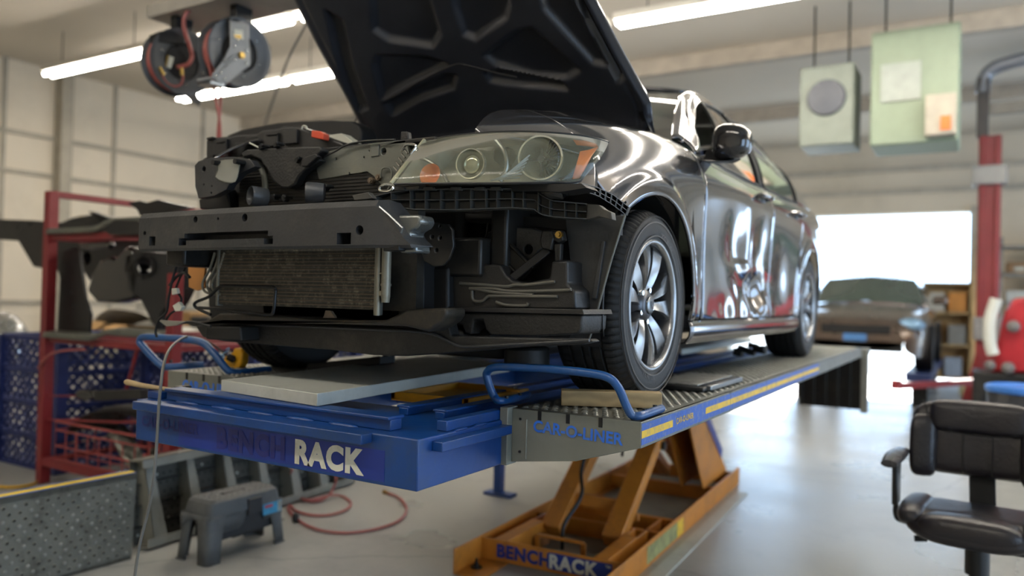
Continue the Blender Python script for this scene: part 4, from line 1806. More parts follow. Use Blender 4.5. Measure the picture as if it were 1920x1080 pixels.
mb.pxp([(1098, 382), (1122, 384), (1132, 392), (1146, 398), (1148, 412), (1122, 406), (1100, 412)], -.50, .03)
mb.pxp([(660, 366), (690, 360), (700, 372), (664, 376)], -.81, .02)
obj('retainer_tabs', mb, K['retainer'], car, bevel=.002)
LT2, LB2 = [(1092, 345), (1120, 352), (1150, 366), (1178, 388)], [(1094, 358), (1122, 368), (1148, 384), (1172, 402)]
A2 = [PX(interp([(0, 1092), (1, 1178)], f), interp(LT2, interp([(0, 1092), (1, 1178)], f)), 'y', -.51 + .23 * f) for f in [i / 16 for i in range(17)]]
B2 = [PX(interp([(0, 1094), (1, 1172)], f), interp(LB2, interp([(0, 1094), (1, 1172)], f)), 'y', -.51 + .23 * f) for f in [i / 16 for i in range(17)]]
mb = MB()
for L_ in (A2, B2, [a.lerp(b, .5) for a, b in zip(A2, B2)]):
    mb.grid([[p, p + dv, p + dv + Vector((0, 0, .0025)), p + Vector((0, 0, .0025)), p] for p in L_])
for i in range(0, 17, 2):
    mb.prism([A2[i], A2[i] + Vector((.002, .002, 0)), B2[i] + Vector((.002, .002, 0)), B2[i]], dv)
mb.grid([[a + dv, b + dv] for a, b in zip(A2, B2)])
obj('fender_retainer', mb, K['retainer'], car, smooth=0)
# black panel under the headlight, glossy triangle near the fender
mb = MB().pxp([(740, 347), (900, 346), (1040, 345), (1090, 344), (1100, 352), (1050, 360), (1000, 358), (740, 358)], -.60, .08)
obj('headlight_bracket', mb, MBk, car)
mb = MB().grid([[PX(a_, b_, 'y', y_) for a_, b_, y_ in r] for r in (((1003, 354, -.60), (1030, 372, -.59)), ((1040, 348, -.58), (1055, 374, -.57)), ((1095, 345, -.53), (1060, 370, -.55)))])
obj('corner_filler', mb, mat('gloss_black', '141516', .15), car, solid=.004)
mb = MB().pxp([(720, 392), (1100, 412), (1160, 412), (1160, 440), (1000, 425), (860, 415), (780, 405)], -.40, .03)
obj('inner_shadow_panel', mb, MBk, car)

# ---- lower crossmember and undertray
mb = MB().pxp([(345, 606), (390, 600), (410, 588), (470, 590), (640, 600), (722, 600), (740, 592), (762, 580), (836, 577), (838, 590), (828, 604), (800, 622), (760, 612), (640, 608), (420, 604), (360, 612)], -.70, .10)
obj('lower_crossmember', mb, K['rust'] if False else mat('crossmember', '35322d', .55, metal=.2, var=.25, dirt='5c5242', damt=.6, dscale=8), car, bevel=.008, seg=3)
mb = MB().pxp([(608, 590), (610, 582), (620, 583), (628, 596), (606, 596)], -.71, .01)
obj('crossmember_tab', mb, K['rust'], car)
mb = MB().pxp([(362, 606), (420, 600), (600, 608), (800, 618), (838, 600), (845, 630), (1105, 636), (1112, 641), (1090, 646), (990, 650), (920, 656), (850, 662), (760, 668), (700, 666), (620, 656), (540, 650), (420, 640), (380, 632)], -.62, .05)
obj('undertray', mb, K['dusty_black'], car, bevel=.01, seg=3)
mb = MB().tube(cr([PX(a_, b_, 'y', -.63) for a_, b_ in ((400, 607), (560, 612), (700, 618), (800, 624), (840, 640), (858, 648), (880, 650), (960, 646), (1105, 638))], 6), .0045, 8)
obj('undertray_lip', mb, K['beam_grey'], car)
mb = MB().bb(-.50, .50, -.55, .30, RZ + .17, RZ + .24)
mb.bb(-.30, .50, -.30, .20, RZ + .13, RZ + .2)
obj('subframe', mb, MBk, car, bevel=.03)
mb = MB()
for s in (1, -1):
    mb.bar(c3(s * .45, .05, .20), c3(s * .72, 0, .17), .06, .03)
    mb.cyl(c3(s * .60, .05, .2), c3(s * .60, .08, .62), .03)
    mb.bar(c3(s * .4, 2.8, .22), c3(s * .7, 2.8, .22), .06, .04)
obj('suspension_arms', mb, K['dark_metal'], car)
mb = MB().cyl(c3(.05, .4, .2), c3(.05, 3.6, .22), .03).bb(-.2, .25, 3.3, 3.75, RZ + .18, RZ + .3)
obj('exhaust', mb, K['rust'], car)
# black block hanging under the far end and cylindrical mount under the right
mb = MB().pxp([(385, 612), (450, 612), (452, 640), (385, 636)], -.70, .12)
obj('tow_mount', mb, MBk, car, bevel=.006)
mb = MB().cyl(PX(988, 650, 'y', -.30), PX(988, 690, 'y', -.30), .075, n=32)
obj('engine_pan', mb, MBk, car, bevel=.01)

# ---- loose wiring hanging on the far corner
mb = MB()
mb.tube(cr([PX(a_, b_, 'y', -.74) for a_, b_ in ((337, 478), (330, 500), (322, 530), (316, 560), (312, 585), (298, 600), (292, 620), (294, 632))], 6), .0045, 8)
mb.tube(cr([PX(a_, b_, 'y', -.73) for a_, b_ in ((318, 535), (330, 520), (345, 512), (356, 520))], 6), .0055, 8)
mb.tube(cr([PX(a_, b_, 'y', -.73) for a_, b_ in ((330, 545), (340, 560), (334, 578), (318, 590), (306, 612))], 6), .004, 8)
mb.tube(cr([PX(a_, b_, 'y', -.72) for a_, b_ in ((352, 478), (348, 500), (338, 520), (330, 540))], 6), .004, 8)
mb.tube(cr([PX(a_, b_, 'y', -.72) for a_, b_ in ((300, 600), (330, 606), (360, 604), (395, 612))], 6), .005, 8)
har = obj('wiring_harness', mb, MBk, car)
mb = MB().pxp([(321, 541), (331, 540), (333, 550), (322, 553)], -.75, .012)
mb.pxp([(323, 573), (334, 566), (341, 575), (337, 583), (328, 584)], -.75, .015)
lab(obj('connector', mb, K['white_label'], car, bevel=.002), 'white plastic wiring connectors')
mb = MB().pxp([(296, 600), (345, 603), (330, 610), (312, 612)], -.74, .01)
obj('bent_tab', mb, K['alu_dirty'], car)
mb = MB().pxp([(352, 484), (372, 500), (386, 492), (382, 520), (384, 540), (370, 545), (354, 538)], -.60, .01)
lab(obj('cardboard_guard', mb, mat('tan_card', 'a9743c', .7), car), 'orange-tan card showing through the corner')
# ================================================================ the drive-on rack with its scissor lift
lift = thing('vehicle_lift', 'blue and grey drive-on frame rack on an orange scissor base, carrying the silver sedan', 'vehicle lift', (0, 2.0, 0))
BL = K['blue']


def l3(x, y, z):
    return Vector((x, y, z + RZ))


FR = part('rack_frame', lift)
mb = MB().bb(-.59, .61, -.90, -.46, RZ - .172, RZ - .036)
for s in (-1, 1):
    mb.bb(s * .40, s * .59, -.46, 4.1, RZ - .16, RZ - .045)
for y in (.25, 1.3, 2.4, 3.5):
    mb.bb(-.42, .42, y, y + .14, RZ - .15, RZ - .06)
obj('frame_box', mb, BL, FR, bevel=.004)
mb = MB()
# front lower rail and the taller one on top of it
mb.bb(-.545, .455, -.945, -.90, RZ - .062, RZ - .034)
mb.bb(-.50, .475, -.85, -.80, RZ - .036, RZ - .004)
mb.bb(-.50, .475, -.86, -.79, RZ - .006, RZ + .004)
mb.bb(-.59, -.53, -.86, -.80, RZ - .036, RZ - .012)
# side rails at the right corner
mb.bb(.61, .645, -.84, -.48, RZ - .075, RZ - .048)
mb.bb(.565, .60, -.76, -.46, RZ - .036, RZ - .006)
# clamping rails running back
for x in (.30, .44, -.30, -.46):
    mb.bb(x, x + .035, -.60, 4.0, RZ - .036, RZ - .012)
    mb.bb(x - .008, x + .043, -.60, 4.0, RZ - .014, RZ - .006)
obj('clamping_rails', mb, BL, FR, bevel=.003)
mb = MB()
for x in (-.38, -.2, -.03, .14, .31):
    mb.sphere((x, -.86, RZ - .035), .03, (2, .35, .25), 12, 6)
for y in (-.70, -.6):
    mb.sphere((.606, y, RZ - .036), .02, (.3, 2, .25), 12, 6)
obj('weld_beads', mb, BL, FR)
# writing on the front beam
mb = MB().bb(-.36, .50, -.9008, -.899, RZ - .162, RZ - .078)
obj('sticker', mb, K['sticker_blue'], FR, smooth=0)
mb = MB().bb(-.41, .42, -.9012, -.9004, RZ - .096, RZ - .064)
obj('dark_scuff', mb, mat('scuff', '1b3266', .5, var=.4, scale=8), FR, smooth=0) if False else None
mb = MB().text('RACK', (.165, -.9015, RZ - .150), (1, 0, 0), (0, 0, 1), .090, .055, .0008, sp=1.12)
lab(obj('lettering', mb, K['letter_white'], FR, smooth=0), 'white block lettering')
mb = MB().text('BENCH', (-.175, -.9015, RZ - .148), (1, 0, 0), (0, 0, 1), .086, .05, .0008, sp=1.12)
lab(obj('lettering', mb, K['faded_blue'], FR, smooth=0), 'large faded blue lettering')
mb = MB().text('CAR-O-LINER', (-.555, -.9015, RZ - .120), (1, 0, 0), (0, 0, 1), .046, .03, .0008, sp=1.05)
lab(obj('lettering', mb, K['faded_blue'], FR, smooth=0), 'small faded blue lettering')
# yellow cross tray between the rails
mb = MB()
a, b = PX(690, 750, 'z', RZ - .02), PX(860, 752, 'z', RZ - .02)
mb.bb(.02, .36, -.30, -.28, RZ - .04, RZ - .012).bb(.02, .36, .10, .12, RZ - .04, RZ - .012).bb(.02, .04, -.3, .12, RZ - .04, RZ - .012).bb(.34, .36, -.3, .12, RZ - .04, RZ - .012).bb(.02, .36, -.3, .12, RZ - .045, RZ - .035)
mb.bb(.30, .40, -.02, .02, RZ - .012, RZ - .002)
obj('yellow_tray', mb, K['yellow_paint'], FR, bevel=.002)
obj('tray_bolt', MB().cyl((.37, .0, RZ - .002), (.37, .0, RZ + .008), .008, n=6), K['satin_metal'], FR)

# runways
XA, XB, YA, YZ = .63, 1.05, -.455, 4.45


def runway(s):
    W = part('runway', lift)
    x0, x1 = s * XA, s * XB
    mb = MB().bb(x0, x1, YA, YZ, RZ - .012, RZ)
    mb.bb(x1 - s * .012, x1, YA, YZ, RZ - .075, RZ)
    mb.bb(x0, x0 + s * .012, YA, YZ, RZ - .12, RZ)
    for k in range(6):
        y = .3 + k * .8
        mb.bb(x0, x1, y, y + .03, RZ - .07, RZ - .012)
    obj('deck', mb, K['runway'], W, bevel=.002)
    # studs of the tread, rows of low domes
    mb = MB()
    y = YA + .035
    r = 0
    while y < YZ - .02:
        far_ = y > 2.6
        nx = 11 if s > 0 or not far_ else 8
        for k in range(nx):
            x = XA + .025 + (XB - XA - .05) * (k + (.5 if r % 2 else 0)) / nx
            h, q = .0045, .0115
            c = Vector((s * x, y, RZ))
            nseg = 6 if y > 1 else 10
            vs = [c + Vector((q * math.cos(2 * pi * j / nseg), q * math.sin(2 * pi * j / nseg), 0)) for j in range(nseg)]
            vt = [c + Vector((q * .5 * math.cos(2 * pi * j / nseg), q * .5 * math.sin(2 * pi * j / nseg), h)) for j in range(nseg)]
            mb.add(vs + vt, [(j, (j + 1) % nseg, nseg + (j + 1) % nseg, nseg + j) for j in range(nseg)] + [tuple(range(nseg, 2 * nseg))])
        y += .036
        r += 1
    obj('tread_studs', mb, K['runway_stud'], W)
    # wedge-shaped front skirt
    mb = MB().prism([(x0, YA - .002, RZ), (x1, YA - .002, RZ), (x1, YA - .002, RZ - .073), (x0 + s * .22, YA - .002, RZ - .135), (x0, YA - .002, RZ - .165)], (0, .012, 0))
    mb.bb(x0 - s * .028, x0, YA - .03, YA + .03, RZ - .172, RZ + .004)
    mb.bb(x0 + s * .05, x0 + s * .054, YA - .006, YA, RZ - .15, RZ - .03)
    obj('front_skirt', mb, mat('skirt_grey', '767870', .5, metal=.15, bump=.08, dirt='5b5a50', damt=.5) if s > 0 else bpy.data.materials['skirt_grey'], W, bevel=.002)
    mb = MB()
    for q in ((.03, -.03), (.03, -.13)):
        mb.cyl((x0 + s * q[0], YA - .006, RZ + q[1]), (x0 + s * q[0], YA, RZ + q[1]), .004, n=10)
    for q in (.09, .185, .29):
        mb.bb(x0 + s * q, x0 + s * (q + .012), YA - .004, YA, RZ - .028, RZ)
    obj('skirt_tabs', mb, K['dark_metal'], W)
    if s > 0:
        mb = MB().text('CAR-O-LINER', (XA + .075, YA - .0035, RZ - .062), (1, 0, -.03), (0.0, 0, 1), .047, .03, .001, sp=1.02)
    else:
        mb = MB().text('CAR-O-LINER', (-XB + .10, YA - .0035, RZ - .07), (1, 0, 0), (0, 0, 1), .053, .045, .001, sp=1.02)
    lab(obj('lettering', mb, K['letter_blue'], W, smooth=0), 'blue block lettering')
    # stripe along the outer edge
    xe = x1 + s * .001
    mb = MB().bb(x1, xe, YA, 2.4, RZ - .066, RZ - .006)
    obj('edge_stripe', mb, K['stripe_blue'], W, smooth=0)
    mb = MB().bb(xe, xe + s * .0006, YA, YA + .26, RZ - .047, RZ - .026)
    mb.bb(xe, xe + s * .0006, YA + .60, 1.05, RZ - .047, RZ - .026)
    mb.bb(xe, xe + s * .0006, 1.06, 2.4, RZ - .047, RZ - .026)
    obj('yellow_stripe', mb, K['yellow'], W, smooth=0)
    if s > 0:
        mb = MB().text('CAR-O-LINER', (xe + .0007, YA + .29, RZ - .043), (0, 1, 0), (0, 0, 1), .026, .02, .0004, sp=1.1)
        lab(obj('lettering', mb, K['yellow'], W, smooth=0), 'worn yellow lettering on the edge stripe')
        mb = MB().text('CAR-O-LINER', (xe + .0007, YA + .29, RZ - .022), (0, 1, 0), (0, 0, 1), .016, .01, .0004)
        obj('lettering', mb, K['letter_blue'], W, smooth=0)
    mb = MB()
    for y in (.46, 1.05, 1.9, 2.4):
        mb.bb(x1, xe + s * .001, y, y + .004, RZ - .07, RZ)
    obj('edge_joints', mb, K['satin_metal'], W)
    return W


runway(1)
runway(-1)
# bent-tube wheel stops
for s, pts_ in ((1, [(.74, -.20, .010), (.66, -.42, .012), (.645, -.455, .03), (.63, -.47, .12), (.635, -.475, .142), (.68, -.48, .15), (.95, -.48, .145), (.985, -.475, .13), (1.0, -.45, .07), (1.005, -.43, .018), (1.01, -.38, .012), (1.015, -.27, .012)]),):
    st = part('wheel_stop', lift)
    P_ = [PX(*q) for q in ((985, 742, 'z', RZ + .012), (935, 752, 'z', RZ + .012))]
    loop = [PX(990, 740, 'z', RZ + .013), PX(942, 752, 'z', RZ + .013), PX(926, 742, 'y', -.44), PX(914, 712, 'y', -.45), PX(914, 697, 'y', -.455), PX(935, 688, 'y', -.465), PX(1020, 691, 'y', -.465), PX(1100, 699, 'y', -.465), PX(1140, 708, 'y', -.46), PX(1160, 728, 'y', -.455), PX(1175, 762, 'y', -.45), PX(1186, 779, 'y', -.44), PX(1205, 778, 'z', RZ + .013), PX(1240, 766, 'z', RZ + .013)]
    obj('bent_tube', MB().tube(cr(loop, 7), .0125, 14), K['blue_tube'], st)
    mb = MB()
    for a_, b_ in ((1208, 768), (1228, 761), (950, 744), (975, 738)):
        c = PX(a_, b_, 'z', RZ + .026)
        mb.cyl(c + Vector((0, 0, -.005)), c + Vector((0, 0, .003)), .007, n=6)
    obj('bolts', mb, K['dark_metal'], st)
st = part('wheel_stop', lift)
loop = [PX(382, 684, 'y', -.25), PX(318, 688, 'y', -.36), PX(300, 683, 'y', -.38), PX(270, 652, 'y', -.40), PX(262, 640, 'y', -.40), PX(270, 632, 'y', -.40), PX(300, 633, 'y', -.40), PX(345, 636, 'y', -.40), PX(380, 643, 'y', -.40), PX(402, 664, 'y', -.40), PX(425, 692, 'y', -.39), PX(440, 699, 'y', -.37), PX(470, 697, 'y', -.30), PX(505, 693, 'y', -.2)]
obj('bent_tube', MB().tube(cr(loop, 7), .0155, 14), K['blue_tube'], st)
mb = MB()
for a_, b_ in ((320, 676), (363, 672)):
    c = PX(a_, b_, 'y', -.3)
    mb.cyl(c + Vector((0, 0, -.01)), c + Vector((0, 0, .003)), .007, n=6)
obj('bolts', mb, K['dark_metal'], st)

# scissor base, standing a little askew under the rack
OR = K['orange']
BX0, BX1, BY0, BY1 = -.40, .40, 1.0, 3.6
SKEW = Matrix.Translation((0, 1.0, 0)) @ Matrix.Rotation(R(2.6), 4, 'Z') @ Matrix.Translation((0, -1.0, 0))


def sko(name, mb, m, parent, **k):
    mb.v = [SKEW @ v for v in mb.v]
    return obj(name, mb, m, parent, **k)


SB = part('scissor_base', lift)
for x, y0 in ((BX0, .74), (BX1, .55)):
    mb = MB().bb(x - .006, x + .006, y0, BY1, .0, .13)
    if x < 0:
        mb.bb(x, x + .16, y0, BY0, 0.0, .012)
    mb.bb(x, x + (.06 if x < 0 else -.06), BY0, BY1, 0.0, .012)
    sko('side_rail', mb, OR, SB, bevel=.003)
mb = MB().bb(BX0, BX1, BY0, BY0 + .012, .012, .125)
sko('front_rail', mb, OR, SB, bevel=.003)
for x in (BX0 + .12, BX1 - .12):
    mb = MB().bb(x - .04, x - .03, BY0, 1.62, .0, .12).bb(x + .03, x + .04, BY0, 1.62, .0, .12).bb(x - .04, x + .04, BY0 + .01, 1.45, .115, .125)
    sko('slide_channel', mb, OR, SB, bevel=.003)
for y in (1.66, 1.95, 2.9, 3.5):
    sko('cross_rail', MB().bb(BX0, BX1, y, y + .04, .0, .10), OR, SB, bevel=.003)
mb = MB().bb(BX1 - .12, BX1 - .1, 1.45, 1.95, 0, .10)
sko('cross_rail', mb, OR, SB, bevel=.003)
mb = MB().bb(BX0 + .01, BX1 - .01, BY0 + .02, 3.5, .002, .010)
sko('floor_plate', mb, K['alu_dirty'], SB)
c = PX(895, 1056, 'z', .012)
c = Vector((-.34, .86, 0))
mb = MB().cyl((c.x, c.y, .012), (c.x, c.y, .02), .030, n=20).cyl((c.x, c.y, .02), (c.x, c.y, .036), .014, n=6).cyl((c.x, c.y, .036), (c.x, c.y, .06), .007)
sko('anchor_bolt', mb, K['dark_metal'], SB)
mb = MB().bb(.0, BX1 - .055, BY0 - .0012, BY0, .028, .112)
sko('sticker', mb, K['sticker_blue'], SB, smooth=0)
mb = MB().text('BENCH', (BX0 + .10, BY0 - .0016, .040), (1, 0, 0), (0, 0, 1), .090, .05, .0006, sp=1.1)
lab(sko('lettering', mb, K['sticker_blue'], SB, smooth=0), 'dark blue lettering on orange')
mb = MB().text('RACK', (.005, BY0 - .0022, .038), (1, 0, 0), (0, 0, 1), .092, .05, .0006, sp=1.12)
mb.text('TM', (.31, BY0 - .0022, .09), (1, 0, 0), (0, 0, 1), .02, .01, .0006)
lab(sko('lettering', mb, K['white'], SB, smooth=0), 'white block lettering')
mb = MB().bb(BX1 + .006, BX1 + .008, 1.35, 1.90, .02, .11)
sko('warning_sticker', mb, mat('sticker_green', '8b8a5a', .5, var=.4, scale=20), SB, smooth=0)
mb = MB().bb(BX1 + .006, BX1 + .009, 1.90, 2.02, .02, .11)
sko('warning_sticker', mb, K['yellow'], SB, smooth=0)
mb = MB().bb(BX1 + .05, BX1 + .13, .2, 3.3, .0, .008)
sko('guide_strip', mb, K['alu'], SB)
for x in (-.20, .17):
    sko('scissor_arm', MB().bar((x, 1.46, .07), (x, 2.66, .90), .115, .085), OR, lift, bevel=.008)
for x in (-.09, .07):
    sko('scissor_arm', MB().bar((x, 3.30, .09), (x, 2.0, .88), .07, .07), OR, lift, bevel=.006)
mb = MB().cyl((-.28, 2.15, .50), (.25, 2.15, .50), .028)
sko('pivot_shaft', mb, K['dark_metal'], lift)
for x in (.33, .18):
    sko('rear_arm_plate', MB().prism([(x, 2.15, .88), (x, 2.40, .90), (x, 3.45, .12), (x, 2.75, .12)], (.012, 0, 0)), OR, lift, bevel=.003)
mb = MB().bar((.26, 2.35, .88), (.26, 3.45, .13), .14, .012)
sko('rear_arm_plate', mb, OR, lift, bevel=.003)
mb = MB().bar((.347, 2.60, .74), (.347, 3.25, .28), .003, .07, up=(0, 0, 1))
sko('side_sticker', mb, K['sticker_blue'], lift, smooth=0)
sko('lock_bar', MB().bb(-.26, .20, 1.66, 1.70, .18, .25), OR, lift, bevel=.004)
sko('lock_bar', MB().bb(-.26, .20, 1.80, 1.83, .10, .15), OR, lift, bevel=.004)
mb = MB().bar((-.17, 1.22, .115), (.10, 1.22, .115), .03, .012).bar((-.17, 1.22, .115), (-.17, 1.22, .02), .03, .012, up=(0, 1, 0)).bar((.10, 1.22, .115), (.10, 1.22, .02), .03, .012, up=(0, 1, 0))
sko('lock_bracket', mb, OR, lift, bevel=.003)
mb = MB().prism([(-.16, 2.0, .66), (.06, 2.0, .66), (.02, 2.0, .52), (-.06, 2.0, .52)], (0, .3, 0))
sko('cross_plate', mb, OR, lift, bevel=.004)
sko('slide_block', MB().bb(-.28, -.18, 1.30, 1.40, .02, .07), K['orange_dark'], lift, bevel=.004)
mb = MB().tube(cr([(-.03, 1.75, .95), (-.05, 1.80, .75), (-.13, 1.75, .55), (-.12, 1.62, .40), (-.07, 1.52, .28), (-.09, 1.35, .15), (-.09, 1.33, .02)], 8), .011, 10)
obj('hydraulic_hose', mb, K['dark_metal'], lift)
mb = MB().tube(cr([(.16, 1.60, .98), (.17, 1.58, .80), (.14, 1.62, .62), (.1, 1.7, .5)], 8), .008, 8)
obj('hydraulic_hose', mb, K['matte_black'], lift)
# cross beams the arms push on, and drive-on tail ramp legs
mb = MB().bb(-.7, .7, 2.55, 2.75, .86, RZ - .15).bb(-.7, .7, 1.9, 2.05, .86, RZ - .15)
obj('lift_crossbeam', mb, K['orange_dark'], lift, bevel=.004)
for s in (1, -1):
    mb = MB().bb(s * .55, s * 1.08, YZ + .08, YZ + .11, RZ - .52, RZ - .03)
    for k in range(6):
        x = .56 + k * .095
        mb.bb(s * x, s * (x + .02), YZ + .05, YZ + .13, RZ - .52, RZ - .03)
    obj('tail_flap', mb, K['dark_metal'], lift, bevel=.003)
    mb = MB().bb(s * 1.04, s * 1.09, YZ + .03, YZ + .14, RZ - .54, RZ - .02).bb(s * .6, s * 1.09, YZ + .05, YZ + .2, RZ - .06, RZ - .01)
    obj('tail_post', mb, K['alu_dirty'], lift, bevel=.003)
mb = MB()
c = PX(935, 928, 'z', 0)
mb.bb(c.x - .03, c.x + .03, c.y - .03, c.y + .03, .0, RZ - .16).bb(c.x - .1, c.x + .12, c.y - .05, c.y + .05, 0, .02)
obj('support_leg', mb, BL, lift, bevel=.003)

# ---------------------------------------------------------------- loose things on the rack
zt = RZ + .043
fl, fr, br, bl = PX(415, 712, 'z', zt), PX(595, 738, 'z', zt), PX(930, 685, 'z', zt), PX(927, 664, 'z', zt)
dirb = (br - fr).normalized()
dl = (bl - fl).normalized()
u_ = (fr - fl)
v_ = dirb * 1.35
mb = MB().prism([fl, fr, fr + v_, fl + v_], (0, 0, -.038))
t = obj('aluminum_board', mb, K['alu'], bevel=.002, origin=fl - Vector((0, 0, .038)))
tag(t, 'long flat aluminium box board lying on the blue rack under the bumper beam', 'board')
# black bridge blocks beside it
mb = MB()
a, b = PX(575, 682, 'y', -.10), PX(712, 668, 'y', -.05)
mb.prism([a, b, b + Vector((0, 0, -.035)), a + Vector((.0, 0, -.035))], (0, .10, 0))
mb.prism([PX(690, 672, 'y', 0), PX(698, 668, 'y', 0), PX(706, 674, 'y', 0), PX(700, 684, 'y', 0), PX(690, 682, 'y', 0)], (0, .05, 0))
t = obj('bridge_block', mb, K['matte_black'], bevel=.004, origin=(a.x, a.y, RZ))
tag(t, 'low black channel block standing behind the aluminium board under the car', 'block')
mb = MB().cyl(PX(722, 686, 'y', .2), PX(722, 668, 'y', .2), .008, n=10).cyl(PX(722, 668, 'y', .2), PX(722, 665, 'y', .2), .013, n=6)
t = obj('bolt', mb, K['dark_metal'], origin=PX(722, 686, 'y', .2))
tag(t, 'upright black bolt beside the black channel block on the rack', 'bolt')
# wood block chocking the left front wheel
a, b = PX(1052, 763, 'z', RZ), PX(1241, 769, 'z', RZ)
uw = (b - a)
uw.z = 0
nw = Vector((-uw.y, uw.x, 0)).normalized()
wp = MB().prism([a + Vector((0, 0, .004)), b + Vector((0, 0, .004)), b + nw * .06 + Vector((0, 0, .004)), a + nw * .06 + Vector((0, 0, .004))], (0, 0, .048))
wm = mat('pine', 'b49c72', .6, var=.08, scale=3, bump=.1)
_wv = wm.node_tree.nodes.new('ShaderNodeTexWave')
_wv.inputs['Scale'].default_value = 9
_wv.inputs['Distortion'].default_value = 5
_wv.inputs['Detail'].default_value = 2
_wv.bands_direction = 'Z'
_b = wm.node_tree.nodes['Principled BSDF']
_tc = wm.node_tree.nodes.new('ShaderNodeTexCoord')
_mx = wm.node_tree.nodes.new('ShaderNodeMix')
_mx.data_type = 'RGBA'
_mx.blend_type = 'MULTIPLY'
_mx.inputs[0].default_value = .3
_old = _b.inputs['Base Color'].links[0].from_socket
wm.node_tree.links.new(_tc.outputs['Object'], _wv.inputs[0])
wm.node_tree.links.new(_old, _mx.inputs[6])
wm.node_tree.links.new(_wv.outputs[0], _mx.inputs[7])
wm.node_tree.links.new(_mx.outputs[2], _b.inputs['Base Color'])
t = obj('wood_block', wp, wm, bevel=.002, origin=a)
tag(t, 'pale pine block wedged in front of the left front wheel on the grey runway', 'wood block')
# slip plate behind the wheel
sp = thing('turn_plate', 'black slip plate with a worn grey top behind the left front wheel on the runway', 'turn plate', (.88, .65, RZ))
mb = MB().bb(.76, .985, .33, .86, RZ + .004, RZ + .022)
obj('plate_base', mb, K['matte_black'], sp, bevel=.006)
mb = MB().bb(.775, .955, .36, .84, RZ + .0225, RZ + .030)
obj('plate_top', mb, mat('worn_plate', '8d8c86', .5, metal=.2, var=.3, scale=20, dirt='3c3b39', damt=.8, dscale=14), sp, bevel=.003)
mb = MB().bb(.962, 1.0, .38, .84, RZ + .006, RZ + .026)
obj('plate_ramp', mb, K['satin_metal'], sp, bevel=.004)
# black clamp lying on the runway ahead of the rear wheel
mb = MB()
for a_, b_, w_, h_ in ((1400, 657, .10, .05), (1385, 660, .05, .07), (1425, 655, .07, .06), (1412, 648, .05, .04)):
    c = PX(a_, b_, 'y', 1.9)
    mb.box(c, (w_, .06, h_ * .6), Matrix.Rotation(.3 * w_ * 10, 3, 'Y'))
mb.cyl(PX(1383, 664, 'y', 1.9), PX(1383, 652, 'y', 1.9), .012)
mb.cyl(PX(1430, 660, 'y', 1.85), PX(1430, 648, 'y', 1.85), .02)
c = PX(1400, 665, 'y', 1.9)
t = obj('rail_clamp', mb, K['matte_black'], bevel=.006, origin=(c.x, c.y, RZ))
tag(t, 'small black clamp sitting on the rack between the front and rear wheels', 'clamp')
# light board lying along the middle of the rack behind the front wheel
mb = MB().prism([PX(1278, 655, 'z', RZ + .05), PX(1410, 634, 'z', RZ + .05), PX(1410, 645, 'z', RZ + .02), PX(1278, 668, 'z', RZ + .02)][:2] + [PX(1400, 628, 'z', RZ + .05), PX(1270, 645, 'z', RZ + .05)], (0, 0, -.035))
t = obj('board', mb, K['white'], bevel=.002, origin=PX(1278, 655, 'z', RZ + .015))
tag(t, 'pale plank lying lengthwise inside the rack behind the left front wheel', 'board')

# mallet with a wooden handle sticking out from the rack's left front
hm = thing('mallet', 'hammer with a long wooden handle lying across the blue rack corner at left', 'hammer', tuple(PX(330, 728, 'y', -.80)))
obj('handle', MB().tube([PX(a_, b_, 'y', y_) for a_, b_, y_ in ((236, 716, -.86), (240, 717, -.86), (262, 722, -.85), (300, 728, -.83), (335, 733, -.80))], lambda t: .0125 - .005 * min(1, t * 1.3) + (-.004 if t == 0 else 0), 12), K['wood'], hm)
obj('head', MB().bar(PX(332, 733, 'y', -.80), PX(352, 730, 'y', -.72), .03, .03), K['dark_metal'], hm, bevel=.004)

# yellow air tool with blue wire ties hanging at the far stop
tl = thing('grease_gun', 'yellow handled tool with blue ties resting by the far blue wheel stop', 'tool', tuple(PX(436, 694, 'y', -.2)))
mb = MB().prism([PX(a_, b_, 'y', -.2) for a_, b_ in ((416, 680), (422, 668), (436, 660), (438, 653), (450, 652), (454, 662), (453, 680), (448, 691), (436, 693), (424, 688))], (0, .04, 0))
obj('tool_body', mb, K['tool_yellow'], tl, bevel=.007, seg=3)
mb = MB().cyl(PX(427, 668, 'y', -.22), PX(440, 675, 'y', -.20), .016)
mb.tube(cr([PX(a_, b_, 'y', -.23) for a_, b_ in ((427, 668), (405, 650), (380, 636), (350, 630), (330, 632))], 6), .004, 8)
obj('tool_hose', mb, K['matte_black'], tl)
mb = MB()
for q in (((410, 668), (418, 664), (426, 658)), ((424, 655), (430, 652), (427, 660)), ((412, 664), (420, 668), (416, 672))):
    mb.tube(cr([PX(a_, b_, 'y', -.235) for a_, b_ in q], 5), .0022, 6)
obj('blue_ties', mb, mat('tie_blue', '7fb4e0', .4), tl)
# grey electrical cable that hangs over the stop and runs to the floor
pts_ = [PX(a_, b_, 'y', y_) for a_, b_, y_ in ((350, 631, -.5), (335, 638, -.60), (318, 655, -.78), (308, 680, -.92), (303, 710, -.97), (298, 760, -.975), (294, 830, -.97), (288, 900, -.97), (277, 960, -.95), (262, 1020, -.95), (252, 1085, -.95), (248, 1130, -.95))]
t = obj('electric_cable', MB().tube(cr(pts_, 8), .0048, 10), K['grey_cable'], origin=pts_[-1])
tag(t, 'grey cable looping over the rack corner and hanging down past the far step stool', 'cable')
